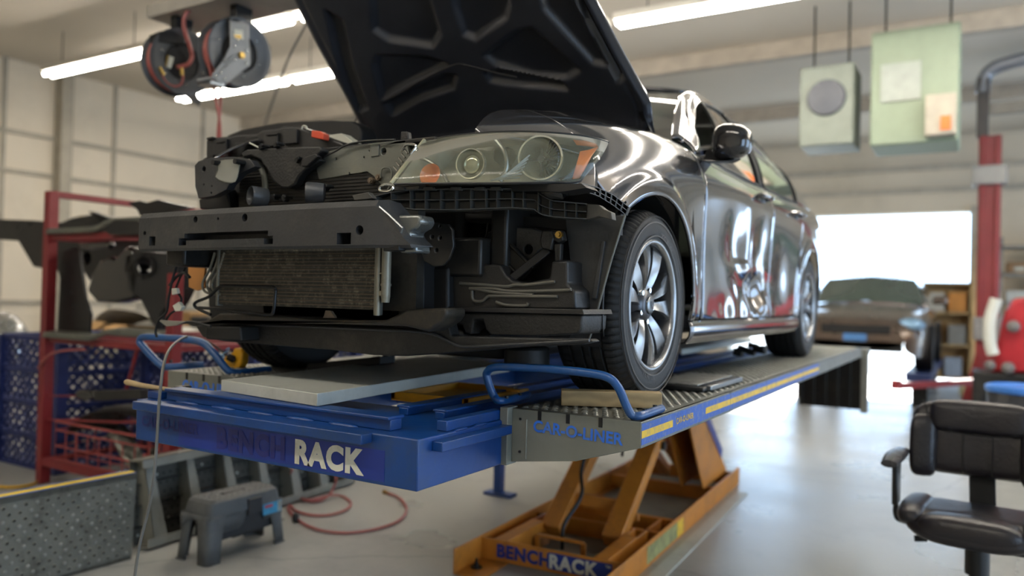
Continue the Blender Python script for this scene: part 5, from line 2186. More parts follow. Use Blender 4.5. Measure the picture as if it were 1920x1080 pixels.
# ================================================================ left side of the shop
# hose reels
def reel(name, label, c, face):
    """c = centre, face = yaw of the spool's axis"""
    c = Vector(c)
    t = thing('hose_reel', label, 'hose reel', tuple(c), 'hose reels under the soffit')
    ax = Vector((math.sin(face), -math.cos(face), -.06)).normalized()
    side = ax.cross(Vector((0, 0, 1))).normalized()
    up = side.cross(ax)
    hw = .058
    fm = mat('reel_grey_' + name, '46494d', .42, metal=.25, bump=.05)
    for s in (-1, 1):
        prof = [(.11, s * (hw - .012)), (.118, s * hw), (.175, s * (hw + .004)), (.198, s * (hw + .012)), (.207, s * (hw + .010)), (.207, s * (hw + .004)), (.19, s * (hw - .004)), (.11, s * (hw - .016))]
        obj('spool_flange', MB().lathe(prof, c, ax, 56), fm, t, smooth=50)
        obj('hub_plate', MB().lathe([(0, s * (hw - .016)), (.112, s * (hw - .016))], c, ax, 48), K['matte_black'], t)
    mb = MB()
    for k in range(6):
        o = c + ax * (-.042 + .017 * k)
        mb.tube([o + side * (.172 * math.cos(a)) + up * (.172 * math.sin(a)) for a in [2 * pi * j / 48 for j in range(48)]], .0095, 8, closed=True)
    obj('wound_hose', mb, K['red_hose'], t)
    mb = MB()
    for k in range(6):
        a = 2 * pi * k / 6 + .3
        o = c + side * (.140 * math.cos(a)) + up * (.140 * math.sin(a)) + ax * (hw + .004)
        mb.sphere(o, .0075, n=8, m=6)
    obj('rivets', mb, K['chrome'], t)
    return t, ax, side, up


def onp(px, py, o, n):
    """photograph pixel met on the plane through o with normal n"""
    d = ray(px, py)
    return CAM + d * ((o - CAM).dot(n) / d.dot(n))


cA = PX(334, 118, 'y', .60)
tA, ax, side, up = reel('a', 'left hose reel with its open face and brass coupling, under the soffit', cA, R(80))


def fA(px, py, off=0):
    return onp(px, py, cA + ax * (.062 + off), ax)


obj('mount_bracket', MB().prism([fA(a_, b_, .01) for a_, b_ in ((299, 60), (322, 57), (348, 68), (345, 84), (299, 78))], ax * -.14), K['matte_black'], tA, bevel=.003)
mb = MB().prism([fA(a_, b_, -.05) for a_, b_ in ((340, 172), (366, 170), (372, 184), (378, 188), (374, 198), (360, 190))], ax * -.01)
obj('guide_arm', mb, K['dark_metal'], tA)
obj('data_label', MB().prism([fA(a_, b_, -.014) for a_, b_ in ((313, 103), (326, 108), (320, 129), (309, 124))], ax * .003), K['white_label'], tA)
obj('data_label_stripe', MB().prism([fA(a_, b_, -.011) for a_, b_ in ((313, 103), (317, 104.5), (312.5, 125.5), (309, 124))], ax * .002), K['brass'], tA)
sup_ = [fA(a_, b_, o_) for a_, b_, o_ in ((368, -24, .10), (364, 8, .08), (352, 22, .06), (345, 38, .05), (347, 60, .05), (356, 88, .03), (360, 106, .01), (354, 119, .01), (343, 124, .0), (332, 126, -.005))]
obj('supply_hose', MB().tube(cr(sup_, 7), .0135, 10), K['red_hose'], tA)
obj('jumper_hose', MB().tube(cr([fA(a_, b_, -.002) for a_, b_ in ((342, 130), (343, 145), (340, 157), (328, 162), (314, 156), (306, 145), (302, 132))], 6), .007, 8), K['red_hose'], tA)
mb = MB().cyl(fA(340, 127, 0), fA(341, 141, 0), .011).cyl(fA(307, 141, 0), fA(299, 126, 0), .010).cyl(fA(331, 125, -.01), fA(341, 126, 0), .008)
obj('brass_fittings', mb, K['brass'], tA)

cB = PX(440, 101, 'y', .64)
tB, ax, side, up = reel('b', 'right hose reel behind a plated grey bracket arm, under the soffit', cB, R(80))


def fB(px, py, off=0):
    return onp(px, py, cB + ax * (.10 + off), ax)


AR = [(431, 34), (438, 31), (467, 45), (468, 88), (470, 95), (470, 122), (456, 132), (428, 156), (418, 158), (398, 147), (398, 140), (420, 110), (432, 86)]
obj('bracket_arm', MB().prism([fB(*q) for q in AR], ax * -.010), mat('arm_grey', '6a6c6d', .38, metal=.5, bump=.05), tB, bevel=.003)
obj('mount_bracket', MB().prism([fB(a_, b_) for a_, b_ in ((431, 32), (467, 44), (467, 47), (430, 38))], ax * -.16), K['dark_metal'], tB)
obj('data_label', MB().prism([fB(a_, b_, .003) for a_, b_ in ((438, 54), (455, 57), (457, 74), (440, 71))], ax * -.002), K['white_label'], tB)
obj('data_label_stripe', MB().prism([fB(a_, b_, .004) for a_, b_ in ((440, 65), (452, 66), (453, 73), (441, 70))], ax * -.001), K['brass'], tB)
mb = MB()
for a_, b_ in ((440, 87), (462, 94), (462, 119), (440, 112), (413, 137), (421, 148), (405, 143), (446, 75)):
    mb.sphere(fB(a_, b_, .002), .008, n=8, m=6)
obj('rivets', mb, K['chrome'], tB)
p_ = fB(452, 104)
mb = MB().cyl(p_ + ax * .02, p_ - ax * .16, .014).cyl(p_ + ax * .014, p_, .02, n=6)
obj('axle', mb, K['brass'], tB)
mb = MB()
for q in (((418, 118), (440, 102)), ((410, 137), (436, 112))):
    mb.bar(fB(*q[0], .005), fB(*q[1], .005), .006, .006)
mb.cyl(fB(370, 151, -.05), fB(400, 146, 0), .010)
mb.prism([fB(396, 150), fB(424, 158), fB(420, 164), fB(392, 156)], ax * -.14)
obj('roller_guide', mb, K['satin_metal'], tB, bevel=.003)
mb = MB()
mb.tube(cr([fB(a_, b_, -.10) for a_, b_ in ((398, 62), (390, 90), (391, 115), (396, 140), (401, 165), (406, 195), (412, 230), (414, 300), (414, 420))], 8), .0085, 8)
mb.tube(cr([fB(a_, b_, -.12) for a_, b_ in ((404, 130), (413, 160), (413, 200), (408, 260), (407, 340), (408, 420))], 8), .0085, 8)
obj('hanging_hose', mb, K['red_hose'], tB)
obj('hanger_strap', MB().bb(cB.x - .03, cB.x + .03, cB.y - .02, cB.y + .1, fB(440, 40).z - .02, 3.145), K['dark_metal'], tB, bevel=.003)
obj('hanger_strap', MB().bb(cA.x - .06, cA.x, cA.y - .02, cA.y + .1, cA.z + .2, 3.145), K['dark_metal'], tA, bevel=.003)
# thin cord from the hood's front corner to the ceiling side, out of focus
pts_ = [PX(a_, b_, 'y', y_) for a_, b_, y_ in ((598, -20, .3), (583, 30, .5), (565, 62, .9), (540, 112, 1.6), (515, 180, 2.4), (498, 232, 3.0), (485, 300, 3.4))]
t = obj('hanging_cord', MB().tube(cr(pts_, 6), lambda t: .004 + .012 * t, 8), mat('cord_grey', '66645f', .6), origin=pts_[0])
tag(t, 'thin grey cord crossing the hood edge and hanging away toward the left wall', 'cord')

# ---- red cart with car parts
cx0, cy0 = -3.84, .55
CT = thing('parts_cart', 'red steel parts cart with wire shelves behind the rack at left', 'cart', (cx0, cy0, 0))
RD = K['red']
X1 = -2.42
Y1 = 2.6
mb = MB()
for x, y in ((cx0, cy0), (X1, cy0 + .0), (cx0, Y1), (X1, Y1)):
    h = 2.08 if x == cx0 else 1.5
    mb.bb(x - .035, x + .035, y - .035, y + .035, 0, h)
obj('posts', mb, RD, CT, bevel=.004)
mb = MB()
mb.bb(cx0 - .025, cx0 + .025, cy0, Y1, 2.04, 2.085)
mb.bb(cx0, X1, cy0 - .02, cy0 + .02, 1.73, 1.775).bb(cx0, X1, Y1 - .02, Y1 + .02, 1.73, 1.775)
mb.bb(cx0, X1, cy0 - .02, cy0 + .02, 1.005, 1.05).bb(cx0, X1, Y1 - .02, Y1 + .02, 1.005, 1.05)
mb.bb(cx0, X1, cy0 - .03, cy0 + .03, .13, .19).bb(cx0, X1, Y1 - .03, Y1 + .03, .13, .19)
for x in (cx0, X1):
    for z in (.16, 1.03, 1.75):
        mb.bb(x - .02, x + .02, cy0, Y1, z - .02, z + .02)
obj('rails', mb, RD, CT, bevel=.003)
mb = MB()
for z in (1.03, 1.75):
    for k in range(22):
        x = cx0 + (X1 - cx0) * k / 21
        mb.bar((x, cy0, z), (x, Y1, z), .008, .008)
    for k in range(4):
        y = cy0 + (Y1 - cy0) * k / 3
        mb.bar((cx0, y, z - .008), (X1, y, z - .008), .01, .01)
for zz in (.45, .62):
    mb.bar((cx0, cy0, zz), (X1, cy0, zz + .12), .012, .012)
for xx in (-2.9, -2.55):
    mb.bar((xx, cy0, .72), (xx + .12, cy0, 1.02), .02, .012)
for k in range(9):
    z = 1.1 + k * .07
    mb.bar((cx0, Y1, z), (X1 - .9, Y1, z), .006, .006)
for k in range(8):
    x = cx0 + .14 * k
    mb.bar((x, Y1, 1.05), (x, Y1, 1.72), .006, .006)
obj('wire_shelves', mb, RD, CT, smooth=0)
mb = MB()
for z in (1.06, 1.79):
    rows = []
    for k in range(20):
        f = k / 19
        x = cx0 + .03 + (X1 - cx0 - .1) * f
        zz = z + (.0 if f < .45 else .05 * min(1, (f - .45) * 9))
        rows.append([Vector((x, cy0 - .045, zz - .02)), Vector((x, cy0 - .04, zz + .012)), Vector((x, cy0 + .06, zz + .02))])
    mb.grid(rows)
obj('padded_edge', mb, K['support_grey'], CT, solid=.01)
mb = MB()
for x in (cx0, X1):
    for y in (cy0 + .1, Y1 - .1):
        pass
# wire basket on the low shelf
BK = thing('wire_basket', 'low red wire basket holding black plastic parts on the cart bottom', 'basket', (-3.2, cy0 - .02, .19))
mb = MB()
bx0, bx1, by0, by1, bz0, bz1 = -3.66, -2.62, cy0 - .02, cy0 + .55, .20, .46
for z in (bz0, bz0 + .09, bz0 + .2, bz1):
    mb.tube([(bx0, by0, z), (bx1, by0, z), (bx1, by1, z), (bx0, by1, z)], .006 if z < bz1 else .009, 6, closed=True)
for k in range(9):
    x = bx0 + (bx1 - bx0) * k / 8
    top_ = bz1 if k in (0, 8) else bz0 + .2
    mb.cyl((x, by0, bz0), (x, by0, top_), .0045, n=6).cyl((x, by1, bz0), (x, by1, bz1), .0045, n=6)
for k in range(5):
    y = by0 + (by1 - by0) * k / 4
    mb.cyl((bx0, y, bz0), (bx0, y, bz1), .0045, n=6).cyl((bx1, y, bz0), (bx1, y, bz1), .0045, n=6).bar((bx0, y, bz0), (bx1, y, bz0), .006, .006)
mb.bb(bx1 - .02, bx1 + .02, by0 - .02, by0 + .01, .30, .36)
obj('basket_wires', mb, mat('basket_red', 'a04a48', .5), BK)
BK2 = thing('wire_basket', 'second red wire basket, partly hidden by the blue rack corner', 'basket', (-2.2, cy0, .19))
mb = MB()
bx0, bx1 = -2.60, -2.30
for z in (bz0, bz0 + .12, bz1):
    mb.tube([(bx0, by0, z), (bx1, by0, z), (bx1, by1, z), (bx0, by1, z)], .007, 6, closed=True)
for k in range(4):
    x = bx0 + (bx1 - bx0) * k / 3
    mb.cyl((x, by0, bz0), (x, by0, bz1), .0045, n=6)
obj('basket_wires', mb, bpy.data.materials['basket_red'], BK2)
# black fender liner lying in the basket
rows = []
for i in range(21):
    f = i / 20
    a = pi * (.08 + .84 * f)
    rows.append([Vector((-3.05 - .62 * math.cos(a), .60 + j * .09, .27 + .30 * math.sin(a) + .03 * math.sin(j))) for j in range(5)])
t = obj('wheel_arch_liner', MB().grid(rows), K['black_plastic'], solid=.01, origin=(-3.05, .78, .25))
tag(t, 'curved black plastic liner lying in the low red wire basket', 'car part')
t = obj('clear_cover', MB().grid([[Vector((-3.3 + .5 * i / 6, .68 + .04 * j, .28 + .10 * math.cos(i * .9) + .02 * j)) for j in range(4)] for i in range(7)]), K['alu_dirty'], solid=.006, origin=(-3.1, .7, .25))
tag(t, 'small greyish translucent part under the black liner in the red basket', 'car part')


K['part_black'] = mat('part_black', '101012', .38, dirt='1d1c1b', damt=.3)


def black(name, pts_, y, dep, label, m=K['part_black'], cat='car part', holes=(), bev=.01):
    P_ = [PX(a_, b_, 'y', y) for a_, b_ in pts_]
    c = sum(P_, Vector((0, 0, 0))) / len(P_)
    lo = min(p.z for p in P_)
    o_ = obj(name, MB().prism(P_, (0, dep, 0)), m, bevel=bev, origin=(c.x, c.y, lo))
    if holes:
        q = MB()
        for a_, b_, r_ in holes:
            h = PX(a_, b_, 'y', y)
            q.cyl(h + Vector((0, -.1, 0)), h + Vector((0, dep + .2, 0)), r_, n=24)
        cut(o_, q)
    tag(o_, label, cat)
    return o_


GB = mat('gloss_black_paint', '0c0c0f', .12, var=.1, coat=1, rvar=.03)
# bumper cover lying on the cart top, sticking out to the left
black('bumper_cover', [(-20, 410), (60, 413), (150, 420), (262, 424), (262, 440), (250, 520), (190, 560), (150, 500), (90, 505), (62, 500), (34, 452), (-20, 448)], .90, .25, 'large black bumper cover hung across the red cart top, sticking out left', K['part_black'], 'bumper cover', ((163, 484, .05), (57, 421, .012), (35, 427, .012)))
# inner black panel hanging down behind post
black('splash_shield', [(105, 500), (118, 470), (150, 462), (150, 490), (155, 520), (160, 560), (170, 590), (166, 630), (140, 634), (106, 630), (110, 560), (112, 520)], .62, .02, 'black ribbed splash shield hanging below the cart top behind the red post', K['part_black'], 'splash shield', ((133, 548, .01), (146, 545, .01), (136, 572, .01), (143, 571, .01), (150, 570, .01)), .003)
black('bumper_cover', [(162, 545), (172, 512), (186, 488), (205, 480), (215, 486), (228, 470), (240, 460), (250, 470), (262, 510), (250, 560), (215, 568), (180, 566)], .60, .12, 'glossy black curved bumper end with a ragged bright edge, on the cart', GB, 'bumper cover', (), .02)
bfl = black('bumper_cover', [(236, 478), (262, 470), (300, 474), (335, 476), (330, 540), (318, 565), (300, 590), (296, 622), (282, 600), (262, 560), (240, 545), (232, 510)], .60, .15, 'black fog-lamp side of a bumper with a round opening, left of the condenser', mat('satin_black', '17191d', .35), 'bumper cover', ((270, 500, .075),), .008)
obj('fog_lamp_ring', MB().tube([PX(270 + 19 * math.cos(a), 500 + 19 * math.sin(a), 'y', .59) for a in [2 * pi * k / 28 for k in range(28)]], .006, 8, closed=True), K['dark_metal'], bfl)
black('trim_panel', [(240, 380), (262, 376), (275, 380), (296, 374), (318, 380), (355, 388), (300, 402), (262, 404), (258, 394)], .30, .05, 'small black trim with a wavy top edge above the red cart rail', K['part_black'], 'car part', ((254, 393, .008),), .004)
black('trim_panel', [(110, 418), (135, 408), (170, 402), (200, 414), (218, 424), (118, 428)], 1.4, .3, 'arched black trim lying over a tan piece on the cart top', K['part_black'], 'car part')
black('paper_piece', [(100, 424), (125, 412), (150, 404), (172, 404), (200, 420), (190, 426)], 1.75, .3, 'tan paper-like piece lying on the cart top under black trim', mat('tan_paper', 'b59a6c', .8), 'paper')
black('trim_strip', [(165, 396), (172, 396), (235, 420), (230, 428), (195, 424)], 1.2, .05, 'dark slat slanting down over the cart top', K['matte_black'], 'car part', (), .003)
black('headlamp_bracket', [(145, 455), (200, 452), (205, 458), (200, 466), (150, 468)], .60, .06, 'glossy black tube-like bracket just below the cart top', GB, 'car part', (), .012)
black('radiator_shelf', [(215, 412), (258, 414), (266, 424), (266, 440), (205, 440), (190, 430)], .45, .08, 'dark ribbed grille strip on the cart top next to the bumper beam', K['dusty_black'], 'car part', (), .004)
rmo = black('rocker_molding', [(175, 733), (262, 730), (262, 748), (176, 752)], .46, .06, 'straight dark grey moulding hanging across the blue lattice', K['dusty_black'], 'moulding', (), .004)
obj('end_bracket', MB().pxp([(140, 735), (150, 730), (168, 732), (176, 745), (160, 752), (142, 746)], .46, .05), GB, rmo, bevel=.004)

# ---- blue lattice bins
def bin_(x0, x1, y0, y1, z0, z1, label, dark=False):
    t = thing('lattice_bin', label, 'plastic bin', ((x0 + x1) / 2, y0, z0))
    m = K['crate_blue']
    mb = MB()
    e = .04
    for x in (x0, x1):
        for y in (y0, y1):
            mb.bb(x - e, x + e, y - e, y + e, z0, z1)
    n = 4
    for k in range(n + 1):
        z = z0 + (z1 - z0) * k / n
        for y in (y0, y1):
            mb.bb(x0, x1, y - .02, y + .02, z - .02, z + .02)
        for x in (x0, x1):
            mb.bb(x - .02, x + .02, y0, y1, z - .02, z + .02)
    obj('bin_frame', mb, m, t, bevel=.004)
    mb = MB()
    st_ = .085
    def latt(p, u, v, W_, H_):
        k = -int(H_ / st_) - 1
        while k * st_ < W_:
            for sg in (1, -1):
                pts2 = []
                a0, a1 = max(0, k * st_), min(W_, k * st_ + H_)
                if a1 - a0 > .03:
                    h0, h1 = a0 - k * st_, a1 - k * st_
                    q0 = p + u * (a0 if sg > 0 else W_ - a0) + v * h0
                    q1 = p + u * (a1 if sg > 0 else W_ - a1) + v * h1
                    mb.bar(q0, q1, .008 if abs(u.x) > .5 else .012, .020, up=u.cross(v)) if False else mb.bar(q0, q1, .018, .012, up=u.cross(v))
            k += 1
    latt(Vector((x0, y0, z0)), Vector((1, 0, 0)), Vector((0, 0, 1)), x1 - x0, z1 - z0)
    latt(Vector((x0, y0, z0)), Vector((0, 1, 0)), Vector((0, 0, 1)), y1 - y0, z1 - z0)
    latt(Vector((x1, y0, z0)), Vector((0, 1, 0)), Vector((0, 0, 1)), y1 - y0, z1 - z0)
    latt(Vector((x0, y1, z0)), Vector((1, 0, 0)), Vector((0, 0, 1)), x1 - x0, z1 - z0)
    obj('bin_lattice', mb, m, t, smooth=0)
    mb = MB().bb(x0, x1, y0, y1, z0, z0 + .03)
    obj('bin_floor', mb, m, t)
    return t


bin_(-4.85, -4.02, .75, 1.8, .0, 1.0, 'dark blue lattice bin at the left edge beside the red cart post')
bin_(-3.70, -2.50, 1.25, 2.3, .22, .99, 'dark blue lattice bin behind the wire basket on the red cart')
# pale shelf board behind lattice, clutter beyond
# ---- bench and clutter along the left wall
WBx0, WBx1, WBy0, WBy1 = -8.6, -4.8, 3.9, 4.8
wb = thing('workbench', 'long grey workbench loaded with parts, far left behind the red cart', 'workbench', (-6.7, 3.9, 0))
mb = MB().bb(WBx0, WBx1, WBy0, WBy1, .85, .92)
obj('bench_top', mb, mat('bench_top_grey', '8f8d86', .5), wb, bevel=.005)
for x in (WBx0 + .1, (WBx0 + WBx1) / 2, WBx1 - .1):
    for y in (WBy0 + .1, WBy1 - .1):
        obj('leg', MB().bb(x - .04, x + .04, y - .04, y + .04, 0, .85), K['dark_metal'], wb)
obj('lower_shelf', MB().bb(WBx0 + .05, WBx1 - .05, WBy0 + .1, WBy1 - .1, .3, .34), K['dark_metal'], wb)
cols = [('blue and white', '8d98a8'), ('white', 'c9c8c2'), ('grey', '85867f'), ('brown', '9c7b50'), ('dark', '33363b'), ('pale', 'b5b2a6')]
for k in range(9):
    x = WBx0 + .25 + k * .40
    w, h = .16 + .05 * (k % 3), .12 + .05 * ((k * 7) % 4)
    nm, cc = cols[k % 6]
    b_ = thing('parts_box', '%s box on the grey workbench, %s' % (nm, ('leftmost', 'second from the left', 'third from the left', 'fourth from the left', 'fifth from the left', 'sixth from the left', 'third from its right end', 'second from its right end', 'at its right end')[k]), 'box', (x, 4.25, .92), 'boxes on the workbench')
    obj('box_body', MB().bb(x - w, x + w, 4.05, 4.45, .92, .92 + h), mat('box_%d' % k, cc, .7), b_, bevel=.004)
    obj('box_lid', MB().bb(x - w - .005, x + w + .005, 4.045, 4.455, .92 + h, .94 + h), mat('boxlid_%d' % k, cc, .6, var=.2), b_, bevel=.004)
# cardboard box, roll and grey sheet behind the cart
cbx = PX(200, 660, 'y', 3.0)
t = thing('cardboard_box', 'open brown cardboard box standing behind the cart shelf', 'cardboard box', (cbx.x, 3.0, 0.92))
q0, q1 = PX(162, 662, 'y', 3.0), PX(238, 616, 'y', 3.0)
mb = MB().bb(q0.x, q0.x + .01, 3.0, 3.5, q0.z, q1.z).bb(q1.x - .01, q1.x, 3.0, 3.5, q0.z, q1.z).bb(q0.x, q1.x, 3.0, 3.01, q0.z, q1.z - .04).bb(q0.x, q1.x, 3.49, 3.5, q0.z, q1.z).bb(q0.x, q1.x, 3, 3.5, q0.z, q0.z + .01)
obj('box_walls', mb, K['cardboard'], t)
mb = MB()
mb.box(Vector(((q0.x * .75 + q1.x * .25), 2.95, q1.z + .02)), ((q1.x - q0.x) * .45, .14, .01), Matrix.Rotation(.6, 3, 'X'))
mb.box(Vector(((q0.x * .2 + q1.x * .8), 2.95, q1.z + .01)), ((q1.x - q0.x) * .38, .16, .01), Matrix.Rotation(.3, 3, 'X'))
obj('flaps', mb, K['cardboard'], t)
st2 = thing('side_table', 'low dark table under the cardboard box and paper roll behind the cart', 'table', (cbx.x, 3.2, 0))
zt_ = q0.z
mb = MB().bb(q0.x - .5, q1.x + 1.6, 2.7, 3.6, zt_ - .05, zt_ - .002)
obj('table_top', mb, mat('table_dark', '5b5c58', .6), st2)
for x in (q0.x - .4, q1.x + 1.5):
    for y in (2.8, 3.5):
        obj('leg', MB().bb(x - .03, x + .03, y - .03, y + .03, 0, zt_ - .05), K['dark_metal'], st2)
a = PX(196, 652, 'y', 2.8)
b = PX(270, 630, 'y', 2.8)
rl = thing('paper_roll', 'cream roll of masking film lying right of the cardboard box', 'roll', (a.x, a.y, zt_))
ra = Vector((a.x, 2.75, zt_ + .07))
rb = ra + Vector((.9, .55, 0))
obj('film_sleeve', MB().cyl(ra, rb, .065, n=28), mat('film_cream', 'd9d4bc', .6), rl)
obj('core_tube', MB().cyl(ra - (rb - ra).normalized() * .002, ra + Vector((0, .01, 0)), .03, n=20), K['matte_black'], rl)
rows = []
g0 = PX(175, 612, 'y', 3.1)
for i in range(15):
    f = i / 14
    rows.append([Vector((g0.x + 1.5 * f, 3.05 + .1 * j, g0.z - .02 + .26 * math.sin(pi * min(1, f * 1.1)) ** .6 * (1 - .14 * j) + .02 * math.sin(9 * f + j))) for j in range(6)])
t = obj('folded_cover', MB().grid(rows), mat('cover_grey', 'a7a49c', .7), solid=.02, origin=(g0.x + .7, 3.2, g0.z), sub=1)
tag(t, 'light grey folded cover heaped above the cardboard box behind the cart', 'cover')
# second bench seen under the car
fb = thing('workbench', 'low cream bench seen through the gap below the car', 'workbench', (-4.4, 8.0, 0))
obj('bench_top', MB().bb(-5.6, -2.2, 8.0, 8.8, .62, .68), mat('bench_cream', 'b9b3a6', .6), fb, bevel=.005)
for x in (-5.5, -2.3):
    for y in (8.1, 8.7):
        obj('leg', MB().bb(x - .04, x + .04, y - .04, y + .04, 0, .62), K['dark_metal'], fb)
for k, (nm, cc) in enumerate((('white', 'd6d6d2'), ('red', 'b8363a'), ('pale blue', '7fa0cc'), ('tan', 'b89868'), ('bright white', 'e2e2de'), ('dark', '35373a'), ('light grey', 'b2b2ac'))):
    x = -5.2 + k * .45
    t = thing('storage_tub', '%s tub on the cream bench seen below the car' % nm, 'tub', (x, 8.2, .68), 'tubs on the cream bench')
    obj('tub_body', MB().bb(x - .16, x + .16, 8.15, 8.5, .68, .86 + .04 * (k % 3)), mat('tub%d' % k, cc, .5), t, bevel=.02)
    obj('tub_lid', MB().bb(x - .17, x + .17, 8.14, 8.51, .86 + .04 * (k % 3), .88 + .04 * (k % 3)), mat('tublid%d' % k, cc, .4, var=.25), t, bevel=.005)
# clear plastic bag at the left edge
rows = []
c = PX(8, 650, 'y', 1.2)
for i in range(13):
    a_ = pi * i / 12
    rows.append([c + Vector(((.22 + .03 * math.sin(5 * k + i)) * math.sin(a_) * math.cos(2 * pi * k / 20), .2 * math.sin(a_) * math.sin(2 * pi * k / 20), .30 * math.cos(a_) + .02 * math.sin(3 * k))) for k in range(20)])
t = obj('plastic_bag', MB().grid(rows, True), glassy('plastic_film', 'd8dcdc', .72, .2, .35, 'a9acac'), origin=c - Vector((0, 0, .3)), smooth=180)
tag(t, 'crumpled clear plastic bag slumped over the blue bin at the left edge', 'plastic bag')
c = PX(10, 552, 'y', 4.2)
t = obj('oil_can', MB().cyl((c.x, c.y, .94), (c.x, c.y, c.z + .03), .16, n=24).cyl((c.x, c.y, c.z + .03), (c.x, c.y, c.z + .07), .06, n=16), mat('can_red', 'a83236', .45), origin=(c.x, c.y, .92), bevel=.01)
tag(t, 'round red can at the far left edge above the workbench', 'can')
# yellow cord on the floor far left
pts_ = [PX(a_, b_, 'z', .012) for a_, b_ in ((-30, 908), (10, 913), (40, 912), (60, 908), (72, 902))]
t = obj('yellow_cord', MB().tube(cr(pts_, 6), .010, 8), mat('cord_yellow', 'cda22a', .5), origin=pts_[2])
tag(t, 'yellow cord lying on the floor at the left edge by the cart post', 'cord')
# red air line running over the cart's middle shelf
pts_ = [PX(a_, b_, 'y', .5) for a_, b_ in ((72, 690), (85, 672), (100, 662), (125, 657), (160, 655))]
t = obj('red_air_hose', MB().tube(cr(pts_, 6), .009, 8), K['red_hose'], origin=pts_[2])
tag(t, 'thin red hose lying over the cart middle shelf by the post', 'hose')

# ---- two spare runway ramps standing on edge
def spare(name, label, A, B, h, lean, face, stripe):
    """A, B floor points of the plate's lower edge"""
    A, B = Vector(A), Vector(B)
    d = (B - A)
    L_ = d.length
    d.normalize()
    n = Vector((d.y, -d.x, 0))
    if n.dot(CAM - A) < 0:
        n = -n
    v = (Vector((0, 0, 1)) - n * lean).normalized()
    nn = d.cross(v)
    if nn.dot(n) < 0:
        nn = -nn
    return A, d, L_, v, nn


dm = mat('perforated_steel', '74736a', .5, metal=.5, var=.15, bump=.1, dirt='45423a', damt=.7, dscale=7)
hm_ = mat('dimple_dark', '1d1c1a', .7)
A0 = PX(-60, 1135, 'z', 0)
B0 = PX(246, 1048, 'z', 0)
rp = thing('spare_ramp', 'studded steel ramp standing on edge with a yellow and blue stripe along its top', 'ramp', tuple(B0))
A, d, L_, v, nn = spare('', '', A0, B0, .4, -.06, 1, True)
hh = (PX(249, 882, 'y', B0.y + .02) - B0).z / v.z
off = -nn * .045
mb = MB().prism([A, B0, B0 + v * hh, A + v * hh], -nn * .006)
mb.prism([A + v * (hh - .03), B0 + v * (hh - .03), B0 + v * hh, A + v * hh], -nn * .07)
mb.prism([A, B0, B0 + v * .02, A + v * .02], -nn * .05)
for f in (.33, .66):
    mb.prism([A + v * hh * (f - .003), B0 + v * hh * (f - .003), B0 + v * hh * (f + .003), A + v * hh * (f + .003)], nn * .0015)
obj('ramp_plate', mb, dm, rp, bevel=.002)
st1 = MB()
st2_ = MB()
nxx = int(L_ / .048)
for i in range(nxx):
    for j in range(12):
        if j % 4 == 3 and False:
            continue
        p = B0 - d * (.03 + i * .048 + (.024 if j % 2 else 0)) + v * (.04 + (hh - .09) * j / 11)
        light_ = ((i * 7 + j * 3) % 5) < 2
        tgt = st1 if light_ else st2_
        ns = 10
        q = .0095
        vs = [p + (d * math.cos(2 * pi * k / ns) + v * math.sin(2 * pi * k / ns)) * q for k in range(ns)]
        vt = [p + (d * math.cos(2 * pi * k / ns) + v * math.sin(2 * pi * k / ns)) * q * .6 + nn * .004 for k in range(ns)]
        tgt.add(vs + vt, [(k, (k + 1) % ns, ns + (k + 1) % ns, ns + k) for k in range(ns)])
        if light_:
            tgt.add(vt, [tuple(range(ns))])
        else:
            st1.add([x + nn * 0 for x in vt], []) if False else None
obj('raised_studs', st1, K['runway_stud'], rp)
obj('raised_holes', st2_, dm, rp)
mb = MB()
for i in range(nxx):
    for j in range(12):
        if ((i * 7 + j * 3) % 5) < 2:
            continue
        p = B0 - d * (.03 + i * .048 + (.024 if j % 2 else 0)) + v * (.04 + (hh - .09) * j / 11) + nn * .0012
        mb.add([p + (d * math.cos(2 * pi * k / 8) + v * math.sin(2 * pi * k / 8)) * .0062 for k in range(8)], [tuple(range(8))])
obj('perforations', mb, hm_, rp, smooth=0)
mb = MB().prism([A + v * (hh + .001) - nn * .0, B0 + v * (hh + .001), B0 + v * (hh + .001) - nn * .07, A + v * (hh + .001) - nn * .07], v * .001)
obj('blue_stripe', mb, K['stripe_blue'], rp, smooth=0)
mb = MB().prism([A + v * (hh + .002) - nn * .012, B0 + v * (hh + .002) - nn * .012, B0 + v * (hh + .002) - nn * .052, A + v * (hh + .002) - nn * .052], v * .001)
obj('yellow_stripe', mb, mat('bright_yellow', 'e2c13a', .5), rp, smooth=0)

A1 = PX(250, 1028, 'z', 0)
B1 = PX(640, 905, 'z', 0)
rp2 = thing('spare_ramp', 'spare steel ramp seen from its ribbed underside, behind the step stool', 'ramp', tuple(A1))
A, d, L_, v, nn = spare('', '', A1, B1, .4, .10, 1, False)
hh = (PX(247, 862, 'y', A1.y) - A1).z / v.z
mb = MB().prism([A, B1, B1 + v * hh, A + v * hh], -nn * .006)
obj('ramp_plate', mb, mat('ramp_back', '55544e', .55, metal=.4, dirt='35332e', damt=.6), rp2)
mb = MB()
mb.prism([A + v * (hh - .012) + nn * .10, B1 + v * (hh - .012) + nn * .10, B1 + v * (hh - .012), A + v * (hh - .012)], v * .012)
mb.prism([A + v * (hh - .05) + nn * .10, B1 + v * (hh - .05) + nn * .10, B1 + v * hh + nn * .10, A + v * hh + nn * .10], -nn * .008)
mb.prism([A + nn * .12, B1 + nn * .12, B1, A], v * .01)
mb.prism([A + nn * .12, B1 + nn * .12, B1 + nn * .12 + v * .05, A + nn * .12 + v * .05], -nn * .008)
obj('edge_channels', mb, K['alu_dirty'], rp2, bevel=.002)
mb = MB()
k = 0
s_ = .04
